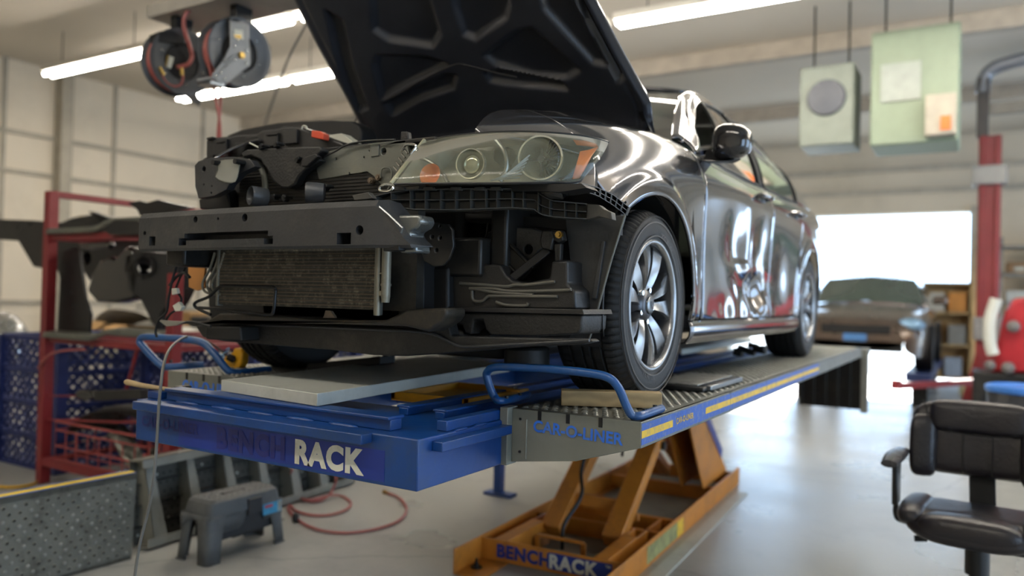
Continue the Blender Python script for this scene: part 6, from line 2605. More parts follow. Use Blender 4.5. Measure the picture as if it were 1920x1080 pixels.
while s_ < L_:
    p = A + d * s_
    mb.prism([p + v * .01, p + v * .01 + nn * .12, p + v * (hh - .02) + nn * .06, p + v * (hh - .02)], d * .008)
    mb.prism([p + v * .01 + nn * .12, p + v * (hh - .02) + nn * .06, p + v * (hh - .02) + nn * .06 + d * .05, p + v * .01 + nn * .12 + d * .09], -nn * .006)
    s_ += .27
obj('gussets', mb, K['alu_dirty'], rp2)
mb = MB()
for f in (.22, .46, .70):
    mb.prism([A + v * hh * f, B1 + v * hh * f, B1 + v * hh * f + nn * .03, A + v * hh * f + nn * .03], v * .004)
obj('stiffener_lips', mb, K['dark_metal'], rp2)
mb = MB()
mb2 = MB()
for i in range(int(L_ / .045)):
    for j in range(8):
        p = A + d * (.03 + i * .045 + (.02 if j % 2 else 0)) + v * (.06 + (hh - .12) * j / 7) + nn * .001
        (mb if (i * 5 + j) % 7 else mb2).add([p + (d * math.cos(2 * pi * k / 8) + v * math.sin(2 * pi * k / 8)) * .008 for k in range(8)], [tuple(range(8))])
obj('perforations', mb, hm_, rp2, smooth=0)
obj('light_perforations', mb2, K['alu'], rp2, smooth=0)

# black plastic grille part lying beyond the stool under the rack
t = black('grille_part', [(520, 878), (560, 876), (625, 888), (622, 900), (560, 922), (545, 918), (530, 900)], 1.75, .06, 'black plastic bumper piece lying under the rack behind the red hose', K['black_plastic'], 'car part', ((565, 912, .012), (582, 905, .012), (597, 899, .012)))

# ---- step stool with a toolbox under its top
ST = PX(430, 1035, 'z', 0)
q_ = [PX(388, 1064, 'z', 0), PX(535, 1014, 'z', 0), PX(322, 1045, 'z', 0)]
ux = (q_[1] - q_[0])
LX = ux.length
ux.normalize()
uy = Vector((-ux.y, ux.x, 0))
if uy.dot(q_[2] - q_[0]) < 0:
    uy = -uy
WY = .25
HZ = .315
stool = thing('step_stool', 'dark grey plastic step stool with a built-in toolbox, on the floor under the rack', 'step stool', tuple(q_[0] + ux * LX / 2 + uy * WY / 2))


def s3(x, y, z):
    return q_[0] + ux * x + uy * y + Vector((0, 0, z))


def rrect(cx_, cy_, hx, hy, r, z, n=5):
    out = []
    for sx, sy, a0 in ((1, 1, 0), (-1, 1, 90), (-1, -1, 180), (1, -1, 270)):
        for k in range(n + 1):
            a = R(a0 + 90 * k / n)
            out.append(s3(cx_ + sx * (hx - r) + r * math.cos(a), cy_ + sy * (hy - r) + r * math.sin(a), z))
    return out


cx_, cy_ = LX / 2, WY / 2
rows = [rrect(cx_, cy_, LX / 2 - .02, WY / 2 - .012, .04, .235), rrect(cx_, cy_, LX / 2 - .028, WY / 2 - .018, .04, .28), rrect(cx_, cy_, LX / 2 - .035, WY / 2 - .024, .04, HZ - .012), rrect(cx_, cy_, LX / 2 - .05, WY / 2 - .036, .035, HZ), ]
mb = MB().grid(rows, True)
mb.add(rows[-1], [tuple(range(len(rows[-1])))[::1]])
mb.add(rows[0], [tuple(range(len(rows[0])))[::-1]])
top_o = obj('top', mb, K['stool'], stool, smooth=45)
cq = MB()
a_, b_ = s3(cx_ - .09, cy_ - .02, HZ - .02), s3(cx_ + .09, cy_ + .02, HZ + .03)
cq.prism([s3(cx_ - .09, cy_ - .016, HZ - .018), s3(cx_ + .07, cy_ - .016, HZ - .018), s3(cx_ + .07, cy_ + .016, HZ - .018), s3(cx_ - .09, cy_ + .016, HZ - .018)], (0, 0, .05))
cut(top_o, cq)
mb = MB().bar(s3(cx_ - .07, cy_ + .004, HZ - .004), s3(cx_ + .06, cy_ + .004, HZ - .004), .016, .008)
obj('carry_handle', mb, K['stool_dark'], stool, bevel=.003)
mb = MB()
for i in range(22):
    for j in range(9):
        x_, y_ = .06 + i * (LX - .12) / 21 + (.008 if j % 2 else 0), .045 + j * (WY - .09) / 8
        if abs(y_ - cy_) < .024 and abs(x_ - cx_) < .11:
            continue
        mb.box(s3(x_, y_, HZ + .0008), (.011, .004, .0025), Matrix.Rotation(math.atan2(ux.y, ux.x) + (.7 if (i + j) % 2 else -.7), 3, 'Z'))
obj('tread_pattern', mb, K['stool'], stool, smooth=0)
# skirt and four hollow legs
def leg(sx, sy):
    m_ = MB()
    x0 = 0 if sx < 0 else LX
    y0 = 0 if sy < 0 else WY
    dx, dy = -sx, -sy
    rows_ = []
    for z, o_, w_, dpt in ((0, 0, .085, .075), (.10, .008, .088, .078), (.20, .016, .10, .09), (.24, .020, .12, .10)):
        bx_, by_ = x0 + dx * o_, y0 + dy * o_
        rows_.append([s3(bx_ + dx * dpt, by_, z), s3(bx_ + dx * .02, by_, z), s3(bx_ + dx * .006, by_ + dy * .006, z), s3(bx_, by_ + dy * .02, z), s3(bx_, by_ + dy * w_ * .8, z)])
    m_.grid(rows_)
    obj('leg', m_, K['stool'], stool, smooth=50, solid=.008)
    m2 = MB().tube([rows_[0][0], rows_[0][1], rows_[0][2], rows_[0][3], rows_[0][4]], .007, 8)
    obj('foot_rim', m2, K['stool'], stool)


for sx in (-1, 1):
    for sy in (-1, 1):
        leg(sx, sy)
mb = MB()
for sy, yy in ((-1, .016), (1, WY - .016)):
    top_ = [s3(.02 + (LX - .04) * k / 20, yy, .245) for k in range(21)]
    bot_ = [s3(.02 + (LX - .04) * k / 20, yy, .245 - (.10 if k < 10 else .035 if k < 15 else .09) * 1 + (.02 if 8 < k < 12 else 0)) for k in range(21)]
    mb.grid([[a, b] for a, b in zip(top_, bot_)])
for xx_ in (.016, LX - .016):
    top_ = [s3(xx_, .02 + (WY - .04) * k / 12, .245) for k in range(13)]
    bot_ = [s3(xx_, .02 + (WY - .04) * k / 12, .245 - .03 - .06 * (abs(k - 6) / 6) ** 2) for k in range(13)]
    mb.grid([[a, b] for a, b in zip(top_, bot_)])
obj('skirt', mb, K['stool'], stool, smooth=30, solid=.006)
m_ = MB().prism([s3(.09, .03, .10), s3(LX - .07, .03, .10), s3(LX - .07, WY - .03, .10), s3(.09, WY - .03, .10)], (0, 0, .135))
m_.prism([s3(.2, .05, .085), s3(LX - .12, .05, .085), s3(LX - .12, WY - .05, .085), s3(.2, WY - .05, .085)], (0, 0, .02))
obj('toolbox_tray', m_, K['stool_dark'], stool, bevel=.012, seg=3)
mb = MB().prism([s3(LX * .50, .004, .20), s3(LX * .68, .004, .20), s3(LX * .68, .008, .285), s3(LX * .50, .008, .285)], uy * .02)
obj('latch', mb, K['stool_dark'], stool, bevel=.004)
mb = MB().prism([s3(LX * .70, .013, .175), s3(LX * .955, .013, .175), s3(LX * .955, .014, .235), s3(LX * .70, .014, .235)], uy * -.002)
obj('side_label', mb, mat('label_blue', '3a8fb5', .4, var=.2, scale=30), stool, smooth=0)
mb = MB().prism([s3(LX * .72, .0108, .212), s3(LX * .83, .0108, .212), s3(LX * .83, .0108, .226), s3(LX * .72, .0108, .226)], uy * -.0006)
obj('label_logo', mb, mat('label_red', 'b13a44', .4), stool, smooth=0)
mb = MB().prism([s3(LX * .90, .0108, .178), s3(LX * .95, .0108, .178), s3(LX * .95, .0108, .232), s3(LX * .90, .0108, .232)], uy * -.0006)
obj('label_barcode_panel', mb, K['white_label'], stool, smooth=0)
mb = MB()
for k in range(7):
    z = .182 + k * .007
    mb.prism([s3(LX * .905, .0102, z), s3(LX * .945, .0102, z), s3(LX * .945, .0102, z + .003), s3(LX * .905, .0102, z + .003)], uy * -.0004)
obj('label_bars', mb, K['matte_black'], stool, smooth=0)

# ---- red air hose coiled on the floor
fl_ = lambda a_, b_, z=.012: PX(a_, b_, 'z', z)
pts_ = [fl_(535, 900, .10), fl_(548, 918, .03), fl_(556, 935), fl_(572, 940), fl_(600, 940), fl_(630, 930), fl_(655, 930), fl_(658, 945, .014), fl_(640, 960), fl_(600, 968), fl_(565, 962), fl_(548, 950, .02), fl_(560, 935, .035), fl_(590, 930, .035), fl_(620, 932, .03)]
pts_ = [PX(530, 880, 'y', 1.5), fl_(528, 905, .15), fl_(532, 922, .06), fl_(545, 934, .02), fl_(570, 940), fl_(595, 938), fl_(618, 925, .04), fl_(628, 905, .14), fl_(628, 895, .2)]
hose = thing('air_hose', 'red air hose coiled loosely on the floor right of the step stool', 'air hose', tuple(fl_(600, 960)))
m_ = MB()
loopA = [fl_(548, 880, .25), fl_(540, 900, .10), fl_(545, 915, .04), fl_(560, 932), fl_(580, 940), fl_(602, 938, .02), fl_(620, 925, .05), fl_(629, 905, .12), fl_(630, 893, .18)]
m_.tube(cr(loopA, 8), .0085, 10)
loopB = [fl_(523, 888, .15), fl_(538, 908, .05), fl_(556, 929, .02), fl_(580, 938, .03), fl_(612, 930, .03), fl_(640, 930, .014), fl_(657, 942), fl_(650, 955), fl_(620, 965), fl_(585, 966), fl_(556, 958), fl_(544, 948), fl_(548, 938, .03), fl_(570, 931, .035), fl_(600, 929, .03), fl_(635, 929, .02)]
m_.tube(cr(loopB[:12] + [fl_(541, 955), fl_(548, 966), fl_(555, 972), fl_(575, 985), fl_(605, 995), fl_(650, 999), fl_(700, 993), fl_(745, 978), fl_(762, 958), fl_(755, 940), fl_(742, 930), fl_(728, 925)], 8), .0085, 10)
obj('hose_line', m_, K['red_hose'], hose)
c = fl_(554, 971, .03)
m_ = MB().cyl(c + Vector((-.012, -.006, 0)), c + Vector((.012, .006, 0)), .030, n=24)
obj('rubber_ball_stop', m_, K['matte_black'], hose, bevel=.006)
m_ = MB().cyl(fl_(728, 925, .012), fl_(724, 923, .012), .011).cyl(fl_(724, 923, .012), fl_(719, 922, .012), .014)
obj('coupler', m_, K['brass'], hose)
# ================================================================ right side: chair, column, far car, cabinets
CH = (1.87, 1.62, 0)
chair = thing('office_chair', 'black padded leather office chair standing alone at the lower right', 'office chair', CH)
LE = K['leather']
cyaw = R(-6)
cr_ = Matrix.Rotation(cyaw, 3, 'Z')


def h3(x, y, z):
    return Vector(CH) + cr_ @ Vector((x, y, z))


def pad(name, cx, cz, hw, hh, y0, bulge, th, parent, curve=.06, sq=.35, tilt=0, n=24, m=16):
    rows = []
    for sgn in (1,):
        for i in range(m + 1):
            a = pi * i / m
            row = []
            for k in range(n):
                t_ = 2 * pi * k / n
                f = math.sin(a) ** .45
                ct, st = math.cos(t_), math.sin(t_)
                x = cx + hw * math.copysign(abs(ct) ** sq, ct) * f
                z = cz + hh * math.copysign(abs(st) ** sq, st) * f
                y = y0 - math.cos(a) * th + curve * ((x / .28) ** 2) * -1 + tilt * (z - cz)
                row.append(h3(x, y, z))
            rows.append(row)
    return obj(name, MB().grid(rows, True), LE, parent, smooth=180)


bk = part('backrest', chair)
pad('back_shell', -.02, .775, .285, .175, .22, 0, .045, bk, .05, .42, .10)
pad('headrest_pad', -.02, .885, .205, .078, .185, 0, .05, bk, .05, .38, .10)
pad('lumbar_pad', -.02, .725, .20, .115, .185, 0, .035, bk, .05, .34, .10)
for s in (-1, 1):
    pad('side_bolster', -.02 + s * .225, .735, .060, .15, .175, 0, .042, bk, .05, .5, .10)
mb = MB()
for s in (-.06, .06):
    mb.tube([h3(-.02 + s, .148 + .1 * (z - .775) - .05 * (s / .28) ** 2 - .0, z) for z in (.625, .68, .74, .80)], .0022, 6)
for s in (-1, 1):
    mb.tube(cr([h3(-.02 + s * .235, .165, .95), h3(-.02 + s * .215, .14, .90), h3(-.02 + s * .20, .135, .85), h3(-.02 + s * .12, .128, .815), h3(-.02, .126, .805)], 6), .003, 6)
obj('stitching', mb, K['matte_black'], bk)
# seat
se = part('seat', chair)
rows = []
for i in range(17):
    a = pi * i / 16
    row = []
    for k in range(40):
        t_ = 2 * pi * k / 40
        f = math.sin(a) ** .4
        ct, st = math.cos(t_), math.sin(t_)
        x = .275 * math.copysign(abs(ct) ** .55, ct) * f
        y = -.09 + .26 * math.copysign(abs(st) ** .55, st) * f
        z = .445 + .058 * math.cos(a) + .02 * (abs(x) / .27) ** 3 - .025 * max(0, (-y - .2) / .15)
        row.append(h3(x, y, z))
    rows.append(row)
obj('seat_cushion', MB().grid(rows, True), LE, se, smooth=180)
rows = []
for i in range(13):
    a = pi * i / 12
    f = math.sin(a) ** .5
    rows.append([h3(.30 * (1) * 0 + .205 * math.copysign(abs(math.cos(t_)) ** .5, math.cos(t_)) * f, -.27 + .085 * math.copysign(abs(math.sin(t_)) ** .7, math.sin(t_)) * f, .455 + .058 * math.cos(a)) for t_ in [2 * pi * k / 32 for k in range(32)]])
obj('front_roll', MB().grid(rows, True), LE, se, smooth=180)
for s in (-1, 1):
    rows = []
    for i in range(13):
        a = pi * i / 12
        f = math.sin(a) ** .5
        rows.append([h3(s * .235 + .06 * math.copysign(abs(math.cos(t_)) ** .6, math.cos(t_)) * f, -.10 + .21 * math.copysign(abs(math.sin(t_)) ** .6, math.sin(t_)) * f, .475 + .050 * math.cos(a)) for t_ in [2 * pi * k / 28 for k in range(28)]])
    obj('seat_bolster', MB().grid(rows, True), LE, se, smooth=180)
obj('seat_pan', MB().prism([h3(x, y, .375) for x, y in ((-.2, -.25), (.2, -.25), (.2, .14), (-.2, .14))], (0, 0, .03)), K['black_plastic'], se, bevel=.01)
mb = MB().bar(h3(0, .12, .39), h3(0, .20, .42), .10, .02).bar(h3(0, .21, .41), h3(-.01, .235, .66), .11, .02, up=(0, 1, 0))
obj('back_bracket', mb, K['matte_black'], chair, bevel=.005)
for s in (-1, 1):
    ar = part('armrest', chair)
    rows = []
    for i in range(9):
        f = i / 8
        w = .036 + .012 * math.sin(pi * f)
        y = -.20 + .30 * f
        rows.append([h3(s * .335 + w * math.cos(t_), y, .70 + .018 * math.sin(t_) - .02 * (1 - f) ** 2) for t_ in [2 * pi * k / 14 for k in range(14)]])
    mb = MB().grid(rows, True)
    mb.add(rows[0], [tuple(range(14))[::-1]])
    mb.add(rows[-1], [tuple(range(14))])
    obj('arm_pad', mb, mat('arm_pad_vinyl', '3a383b', .28) if s < 0 else bpy.data.materials['arm_pad_vinyl'], ar, bevel=.006)
    mb = MB().prism([h3(s * .325, -.05, .46), h3(s * .325, .03, .46), h3(s * .325, .04, .69), h3(s * .325, -.06, .69)], cr_ @ Vector((s * .025, 0, 0)))
    obj('arm_post', mb, K['black_plastic'], ar, bevel=.006)
    mb = MB().tube(cr([h3(s * .337, -.01, .47), h3(s * .337, -.01, .41), h3(s * .31, -.01, .385), h3(s * .18, -.01, .38)], 6), .012, 10)
    obj('arm_bar', mb, K['matte_black'], ar)
mb = MB().cyl(h3(0, 0, .07), h3(0, 0, .25), .032).cyl(h3(0, 0, .2), h3(0, 0, .385), .05).bb(CH[0] - .045, CH[0] + .045, CH[1] - .06, CH[1] + .05, .345, .385)
obj('gas_column', mb, K['black_plastic'], chair)
mb = MB().tube([h3(-.05, -.08, .365), h3(-.16, -.12, .36), h3(-.20, -.13, .35)], .006, 8).cyl(h3(-.185, -.128, .352), h3(-.235, -.14, .345), .014)
obj('height_lever', mb, K['matte_black'], chair)
for k in range(5):
    a = R(200 + 72 * k)
    e = Vector((math.cos(a), math.sin(a), 0))
    c0 = Vector(CH)
    mb = MB().prism([c0 + Vector((0, 0, .10)), c0 + e * .30 + Vector((0, 0, .075)), c0 + e * .31 + Vector((0, 0, .055)), c0 + Vector((0, 0, .055))], Vector((-e.y, e.x, 0)) * .045)
    L_ = obj('leg', mb, K['black_plastic'], chair, bevel=.006)
    mb = MB()
    nn_ = Vector((-e.y, e.x, 0))
    c1 = c0 + e * .29 + Vector((0, 0, .03))
    mb.cyl(c1 - nn_ * .024 + nn_ * .02, c1 - nn_ * .008 + nn_ * .02, .028).cyl(c1 + nn_ * .028, c1 + nn_ * .044, .028).cyl(c1 + nn_ * .02, c1 + nn_ * .02 + Vector((0, 0, .03)), .008)
    obj('caster', mb, K['matte_black'], L_)

# red two-post lift column
cp = Vector((1.98, 9.6, 0))
COLM = thing('lift_column', 'tall dark red two-post lift column with grey overhead beam at far right', 'lift column', tuple(cp))
mb = MB().bb(cp.x - .13, cp.x + .13, cp.y - .12, cp.y + .12, .02, 3.7)
mb.bb(cp.x - .10, cp.x - .06, cp.y - .16, cp.y - .12, .02, 3.7).bb(cp.x + .06, cp.x + .10, cp.y - .16, cp.y - .12, .02, 3.7)
obj('post', mb, mat('column_red', '8a3034', .45, var=.1), COLM, bevel=.008)
obj('base_plate', MB().bb(cp.x - .35, cp.x + .35, cp.y - .3, cp.y + .3, 0, .025), mat('column_red_base', '7c3234', .5), COLM, bevel=.004)
mb = MB().prism([cp + Vector((-.13, 0, .02)), cp + Vector((-.32, 0, .02)), cp + Vector((-.13, 0, .8))], (0, .015, 0)).prism([cp + Vector((.13, 0, .02)), cp + Vector((.32, 0, .02)), cp + Vector((.13, 0, .8))], (0, .015, 0))
obj('gussets', mb, bpy.data.materials['column_red'], COLM)
mb = MB().bb(cp.x - .2, cp.x + .2, cp.y - .2, cp.y + .14, 3.05, 3.3).bb(cp.x - .16, cp.x + .16, cp.y - .22, cp.y - .12, 1.0, 1.3)
obj('carriage', mb, mat('carriage_grey', '8c8c8c', .4, metal=.3), COLM, bevel=.01)
mb = MB().bb(cp.x - .16, cp.x - .02, cp.y - .08, cp.y + .1, 3.7, 4.5)
obj('top_extension', mb, mat('ext_dark', '4a4644', .5), COLM, bevel=.01)
mb = MB().tube(cr([cp + Vector((-.1, 0, 4.3)), cp + Vector((-.05, 0, 4.55)), cp + Vector((.2, -.05, 4.66)), cp + Vector((.9, -.1, 4.70)), cp + Vector((3.6, -.1, 4.74))], 8), .09, 12)
obj('overhead_pipe', mb, mat('pipe_bluegrey', '8b9099', .35, metal=.5), COLM)
mb = MB().bb(cp.x - .05, cp.x + 3.6, cp.y - .05, cp.y + .08, 4.0, 4.15)
obj('overhead_beam', mb, mat('ob_grey', '8a857c', .6), COLM, bevel=.01)
mb = MB().bar(cp + Vector((-.1, -.2, .45)), cp + Vector((-1.0, -.9, .38)), .10, .08)
mb.cyl(cp + Vector((-1.0, -.9, .34)), cp + Vector((-1.0, -.9, .46)), .07)
obj('swing_arm', mb, bpy.data.materials['column_red'], COLM, bevel=.006)

# pale unit heaters and cabinet hung high
def px_box(name, label, cat, x0, y0, x1, y1, Y, dep, m, z_hang=True, extra=None):
    a_, b_ = PX(x0, y0, 'y', Y), PX(x1, y1, 'y', Y)
    t_ = thing(name, label, cat, ((a_.x + b_.x) / 2, Y, b_.z))
    obj('cabinet', MB().bb(a_.x, b_.x, Y, Y + dep, b_.z, min(a_.z, ZC - .02)), m, t_, bevel=.02)
    return t_, a_, b_


pg = mat('pale_green', '87947f', .55, var=.06)
t_, a_, b_ = px_box('air_handler', 'tall pale green air handling cabinet hung from the ceiling left of the red column', 'air handler', 1634, 62, 1798, 262, 6.5, .7, pg)
obj('hanger_rod', MB().cyl((a_.x + .1, 6.9, a_.z - .02), (a_.x + .1, 6.9, ZC), .012), K['dark_metal'], t_)
obj('hanger_rod', MB().cyl((b_.x - .1, 6.9, a_.z - .02), (b_.x - .1, 6.9, ZC), .012), K['dark_metal'], t_)
mb = MB().bb(a_.x + .1, b_.x - .35, 6.48, 6.5, b_.z + .45, b_.z + .85)
obj('vent_grille', mb, mat('vent_grey', '9aa098', .6), t_)
mb = MB().bb(b_.x - .30, b_.x - .02, 6.34, 6.495, b_.z + .04, b_.z + .45)
obj('control_box', mb, mat('control_box_cream', 'a9a293', .6), t_, bevel=.01)
mb = MB().bb(b_.x - .16, b_.x - .07, 6.32, 6.34, b_.z + .08, b_.z + .22)
lab(obj('orange_tag', mb, mat('tag_orange', 'e2702e', .5), t_), 'bright orange tag')
t_, a_, b_ = px_box('unit_heater', 'pale square unit heater with a dark round fan, hung left of the taller cabinet', 'heater', 1500, 128, 1600, 268, 6.6, .6, mat('heater_paint', '7d847a', .55))
cc = Vector(((a_.x + b_.x) / 2, 6.59, (min(a_.z, ZC) + b_.z) / 2 + .08))
obj('fan_opening', MB().lathe([(.0, .05), (.19, .03), (.205, -.01), (.225, -.02)], cc, (0, -1, 0), 32), mat('fan_dark', '4f525a', .5), t_)
mb = MB()
for k in range(4):
    a = R(45 + 90 * k)
    mb.bar(cc + Vector((0, -.01, 0)), cc + Vector((.18 * math.cos(a), -.02, .18 * math.sin(a))), .1, .01, up=(0, 1, .3))
obj('fan_blades', mb, mat('fan_blade', '6c6f78', .4), t_)
mb = MB()
for x in (a_.x + .1, b_.x - .1):
    mb.cyl((x, 6.9, min(a_.z, ZC - .02) - .02), (x, 6.9, ZC), .012)
obj('hanger_rods', mb, K['dark_metal'], t_)

# far car facing us under the bay door
FC = Vector((.40, 11.3, .50))
fcar = thing('car', 'bronze sedan with blue-tinted headlamps raised slightly in front of the bright bay door', 'car', tuple(FC))
bronze = mat('bronze_paint', '6c5d52', .3, metal=.6, coat=.8)
yf = 9.3


def f3(x, y, z):
    return Vector((FC.x + x, yf + y, z + FC.z))


rows = []
for (y, w, zt_, zb_) in ((0, .62, .62, .30), (.08, .80, .72, .22), (.35, .87, .80, .2), (.9, .90, .88, .2), (1.25, .90, .94, .2), (1.6, .90, .97, .2), (3.0, .90, .98, .2), (3.9, .88, .98, .22), (4.4, .80, .9, .3)):
    rows.append([f3(-w * .96, y, zb_), f3(-w, y, .45), f3(-w, y, zt_ - .18), f3(-w * .93, y, zt_ - .06), f3(-w * .75, y, zt_), f3(0, y, zt_ + .03), f3(w * .75, y, zt_), f3(w * .93, y, zt_ - .06), f3(w, y, zt_ - .18), f3(w, y, .45), f3(w * .96, y, zb_)])
mb = MB().grid(rows)
mb.add(rows[0], [tuple(range(11))])
obj('body_shell', mb, bronze, fcar, smooth=50, sub=1)
rows = []
for (y, w0, zz) in ((1.25, .74, .96), (1.5, .70, 1.14), (1.85, .62, 1.36), (2.3, .58, 1.44), (3.0, .58, 1.43), (3.5, .62, 1.28), (3.95, .68, 1.0)):
    rows.append([f3(-.80, y, .96), f3(-(w0 + .8) / 2 - .02, y, (zz + .97) / 2), f3(-w0, y, zz - .02), f3(0, y, zz + .03), f3(w0, y, zz - .02), f3((w0 + .8) / 2 + .02, y, (zz + .97) / 2), f3(.80, y, .96)])
obj('roof', MB().grid(rows[2:6]), bronze, fcar, smooth=50, sub=1)
obj('windshield', MB().grid(rows[0:3]), mat('far_glass', '46554a', .1, coat=1), fcar, smooth=60)
obj('rear_screen', MB().grid(rows[5:7]), bpy.data.materials['far_glass'], fcar, smooth=60)
mb = MB()
for s in (-1, 1):
    mb.add([f3(s * .86, 1.6, .99), f3(s * .86, 3.7, .99), f3(s * .66, 3.3, 1.32), f3(s * .64, 1.95, 1.36)], [(0, 1, 2, 3)])
obj('side_windows', mb, bpy.data.materials['far_glass'], fcar)
for s in (-1, 1):
    mb = MB().sphere(f3(s * .68, .16, .66), .18, (1.05, .55, .55))
    obj('headlamp', mb, mat('far_lamp', '8fb6d8', .1, metal=.3) if s < 0 else bpy.data.materials['far_lamp'], fcar)
    mb = MB().box(f3(s * .98, 1.62, 1.02), (.2, .1, .13))
    obj('door_mirror', mb, bronze, fcar, bevel=.03)
mb = MB().box(f3(0, .02, .58), (.9, .06, .13)).box(f3(0, .04, .36), (1.2, .08, .16))
obj('grille', mb, K['matte_black'], fcar, bevel=.02)
obj('number_plate', MB().box(f3(0, -.02, .47), (.30, .02, .10)), mat('plate_blue', '4f7fb8', .4), fcar)
for s in (-1, 1):
    for y in (.95, 3.6):
        obj('wheel', MB().cyl(f3(s * .70, y, .33), f3(s * .93, y, .33), .33, n=28).cyl(f3(s * .93, y, .33), f3(s * .935, y, .33), .21, n=28), K['rubber'], fcar, bevel=.02)
lo = thing('low_lift', 'low dark blue lift bench under the bronze sedan', 'lift', (FC.x, 9.6, 0))
for x in (-.78, .78):
    obj('platform', MB().bb(FC.x + x - .16, FC.x + x + .16, 9.5, 13.6, .38, .50), mat('bench_blue_%d' % (x > 0), '2a3a66', .45), lo, bevel=.01)
    for y in (9.9, 13.0):
        obj('leg', MB().bb(FC.x + x - .1, FC.x + x + .1, y, y + .15, 0, .38), K['dark_metal'], lo)
# tan shelving beside the door
sh = thing('storage_shelf', 'tan wooden shelving full of parts against the back wall right of the door', 'shelf', (1.5, 14.3, 0))
tanm = mat('tan_wood', 'b79868', .7, var=.15)
mb = MB()
for x in (.95, 1.75):
    mb.bb(x, x + .05, 14.0, 14.6, 0, 1.9)
obj('uprights', mb, tanm, sh)
mb = MB()
for z in (.1, .7, 1.3, 1.85):
    mb.bb(.95, 1.8, 14.0, 14.6, z, z + .04)
obj('shelf_boards', mb, tanm, sh)
mb = MB().bb(.99, 1.76, 14.4, 14.42, .1, 1.85)
obj('back_panel', mb, tanm, sh)
for k, (x, z, cc) in enumerate(((1.15, .14, 'c9a872'), (1.5, .14, '9aa3ae'), (1.15, .74, 'd2b27c'), (1.55, .74, '8f8a80'), (1.2, 1.34, 'b7b1a4'), (1.55, 1.34, 'c7853f'))):
    t_ = thing('storage_box', ('tan box on the lowest', 'blue-grey box on the lowest', 'light tan box on the middle', 'grey box on the middle', 'pale box on the upper', 'orange-brown box on the upper')[k] + ' shelf by the bay door', 'box', (x, 14.2, z), 'boxes on the tan shelving')
    obj('box_body', MB().bb(x - .14, x + .14, 14.02, 14.35, z, z + .36), mat('sbox%d' % k, cc, .7), t_, bevel=.01)

# right edge: red machine, blue-lidded drum, clutter bench
rm = PX(1885, 660, 'y', 8.0)
RM = thing('engine_hoist', 'bright red wheeled machine with white sleeve and round parts, right of the red column', 'machine', (rm.x, 8.0, 0))
redb = mat('bright_red', 'a8222a', .4, var=.1)


def qx(a_, b_, y=8.0):
    return PX(a_, b_, 'y', y)


mb = MB().prism([qx(1862, 700), (qx(1880, 600)), qx(1900, 560), qx(1990, 550), qx(2000, 700)], (0, .5, 0))
mb.prism([qx(1885, 580), qx(1905, 575), qx(1880, 700), qx(1858, 700)], (0, .1, 0))
obj('body_cover', mb, redb, RM, bevel=.04, seg=3)
obj('white_sleeve', MB().tube(cr([qx(1868, 560, 7.9), qx(1856, 600, 7.9), qx(1856, 640, 7.9), qx(1862, 665, 7.9)], 6), .065, 14), K['white'], RM)
mb = MB().sphere(qx(1900, 612, 7.9), .07).sphere(qx(1890, 690, 7.9), .07).sphere(qx(1856, 685, 7.9), .06)
obj('round_caps', mb, mat('cap_grey', '6b6765', .5), RM)
c = qx(1900, 720)
mb = MB().bb(c.x - .4, c.x + .8, 7.9, 8.6, .12, max(.3, c.z + .12))
obj('frame', mb, K['dark_metal'], RM, bevel=.02)
mb = MB()
for dx in (-.3, .6):
    mb.cyl((c.x + dx, 7.92, .08), (c.x + dx, 7.98, .08), .08)
    mb.cyl((c.x + dx, 8.5, .08), (c.x + dx, 8.56, .08), .08)
obj('wheels', mb, K['matte_black'], RM)
dr = PX(1900, 790, 'z', 0)
dr = Vector((2.62, 5.6, 0))
p_ = PX(1895, 728, 'y', 5.6)
D = thing('oil_drum', 'black drum with a bright blue top at the right edge behind the chair', 'drum', (p_.x + .1, 5.6, 0))
c = Vector((p_.x + .12, 5.6, 0))
hz = p_.z
obj('drum_body', MB().lathe([(0, 0), (.29, 0), (.30, .02), (.30, hz * .33), (.31, hz * .35), (.30, hz * .37), (.30, hz * .66), (.31, hz * .68), (.30, hz * .7), (.30, hz - .02), (.29, hz)], c, (0, 0, 1), 40), mat('drum_black', '22242a', .45), D)
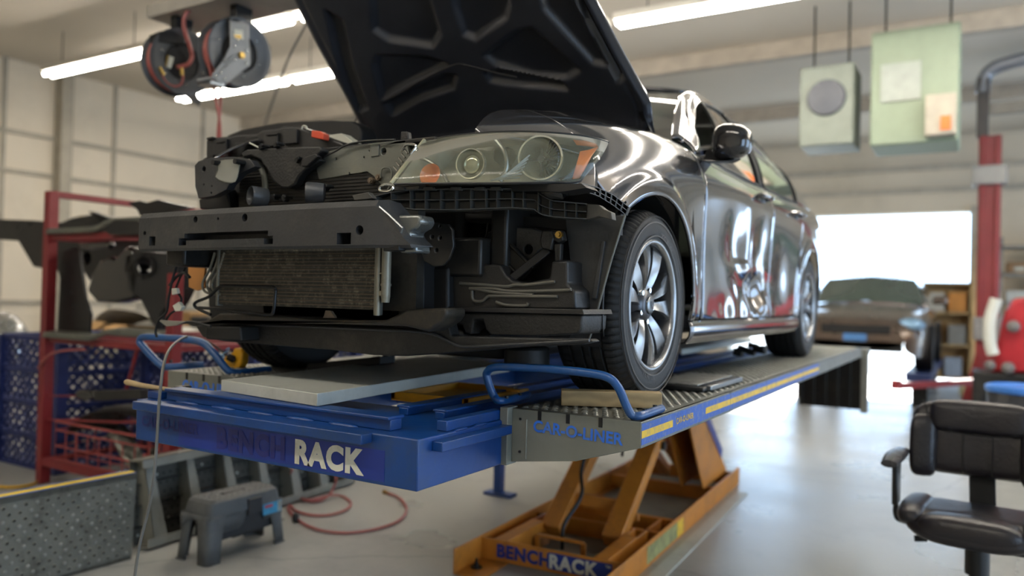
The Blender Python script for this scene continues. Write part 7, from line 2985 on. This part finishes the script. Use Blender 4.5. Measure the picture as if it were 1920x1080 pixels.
obj('drum_top', MB().lathe([(.30, hz - .03), (.315, hz - .02), (.315, hz + .02), (.29, hz + .03), (.27, hz + .012), (0, hz + .012)], c, (0, 0, 1), 40), mat('drum_blue', '3f78c8', .4), D)
# yellow-white jug on the floor near column
p_ = PX(1812, 742, 'z', 0)
J = thing('floor_jug', 'cream jug standing at the foot of the red column', 'jug', (p_.x, p_.y, 0))
obj('jug_body', MB().lathe([(0, 0), (.10, 0), (.11, .03), (.11, .2), (.05, .27), (.03, .29)], p_, (0, 0, 1), 24), mat('jug_cream', 'd4c99a', .5), J)
obj('jug_cap', MB().cyl(p_ + Vector((0, 0, .29)), p_ + Vector((0, 0, .32)), .035), K['matte_black'], J)
# wall bench with clutter at the far right
wb2 = thing('parts_shelf', 'cluttered grey parts shelf against the back wall right of the red column', 'shelf', (3.0, 14.0, 0))
mb = MB()
for z in (.5, 1.0, 1.5, 2.0, 2.5):
    mb.bb(2.2, 4.25, 13.8, 14.5, z, z + .05)
obj('shelf_boards', mb, mat('shelf_grey', '8d8a82', .5), wb2)
mb = MB()
for x in (2.2, 3.25, 4.2):
    mb.bb(x, x + .05, 13.8, 14.5, 0, 2.7)
obj('uprights', mb, bpy.data.materials['shelf_grey'], wb2)
random.seed(3)
pos = ('lower left', 'lower middle', 'lower right', 'second-row left', 'second-row middle', 'second-row right', 'third-row left', 'third-row middle', 'third-row right', 'top-row left', 'top-row middle', 'top-row right')
cn = (('brown', '8a6844'), ('dark', '3a3c40'), ('white', 'c9c9c2'), ('blue', '55749a'), ('green', '5f7a62'), ('tan', 'b99a6a'))
for k in range(12):
    x = 2.5 + (k % 3) * .66
    z = .55 + (k // 3) * .5
    nm, cc = cn[(k * 5 + k // 3) % 6]
    t_ = thing('parts_bin', '%s bin, %s on the grey parts shelf' % (nm, pos[k]), 'bin', (x, 13.95, z), 'bins on the parts shelf')
    obj('bin_body', MB().bb(x - .2, x + .2, 13.85, 14.3, z, z + .2 + .05 * (k % 3)), mat('pbin%d' % k, cc, .6), t_, bevel=.02)
    obj('bin_label', MB().bb(x - .08, x + .08, 13.845, 13.85, z + .05, z + .12), K['white_label'], t_)
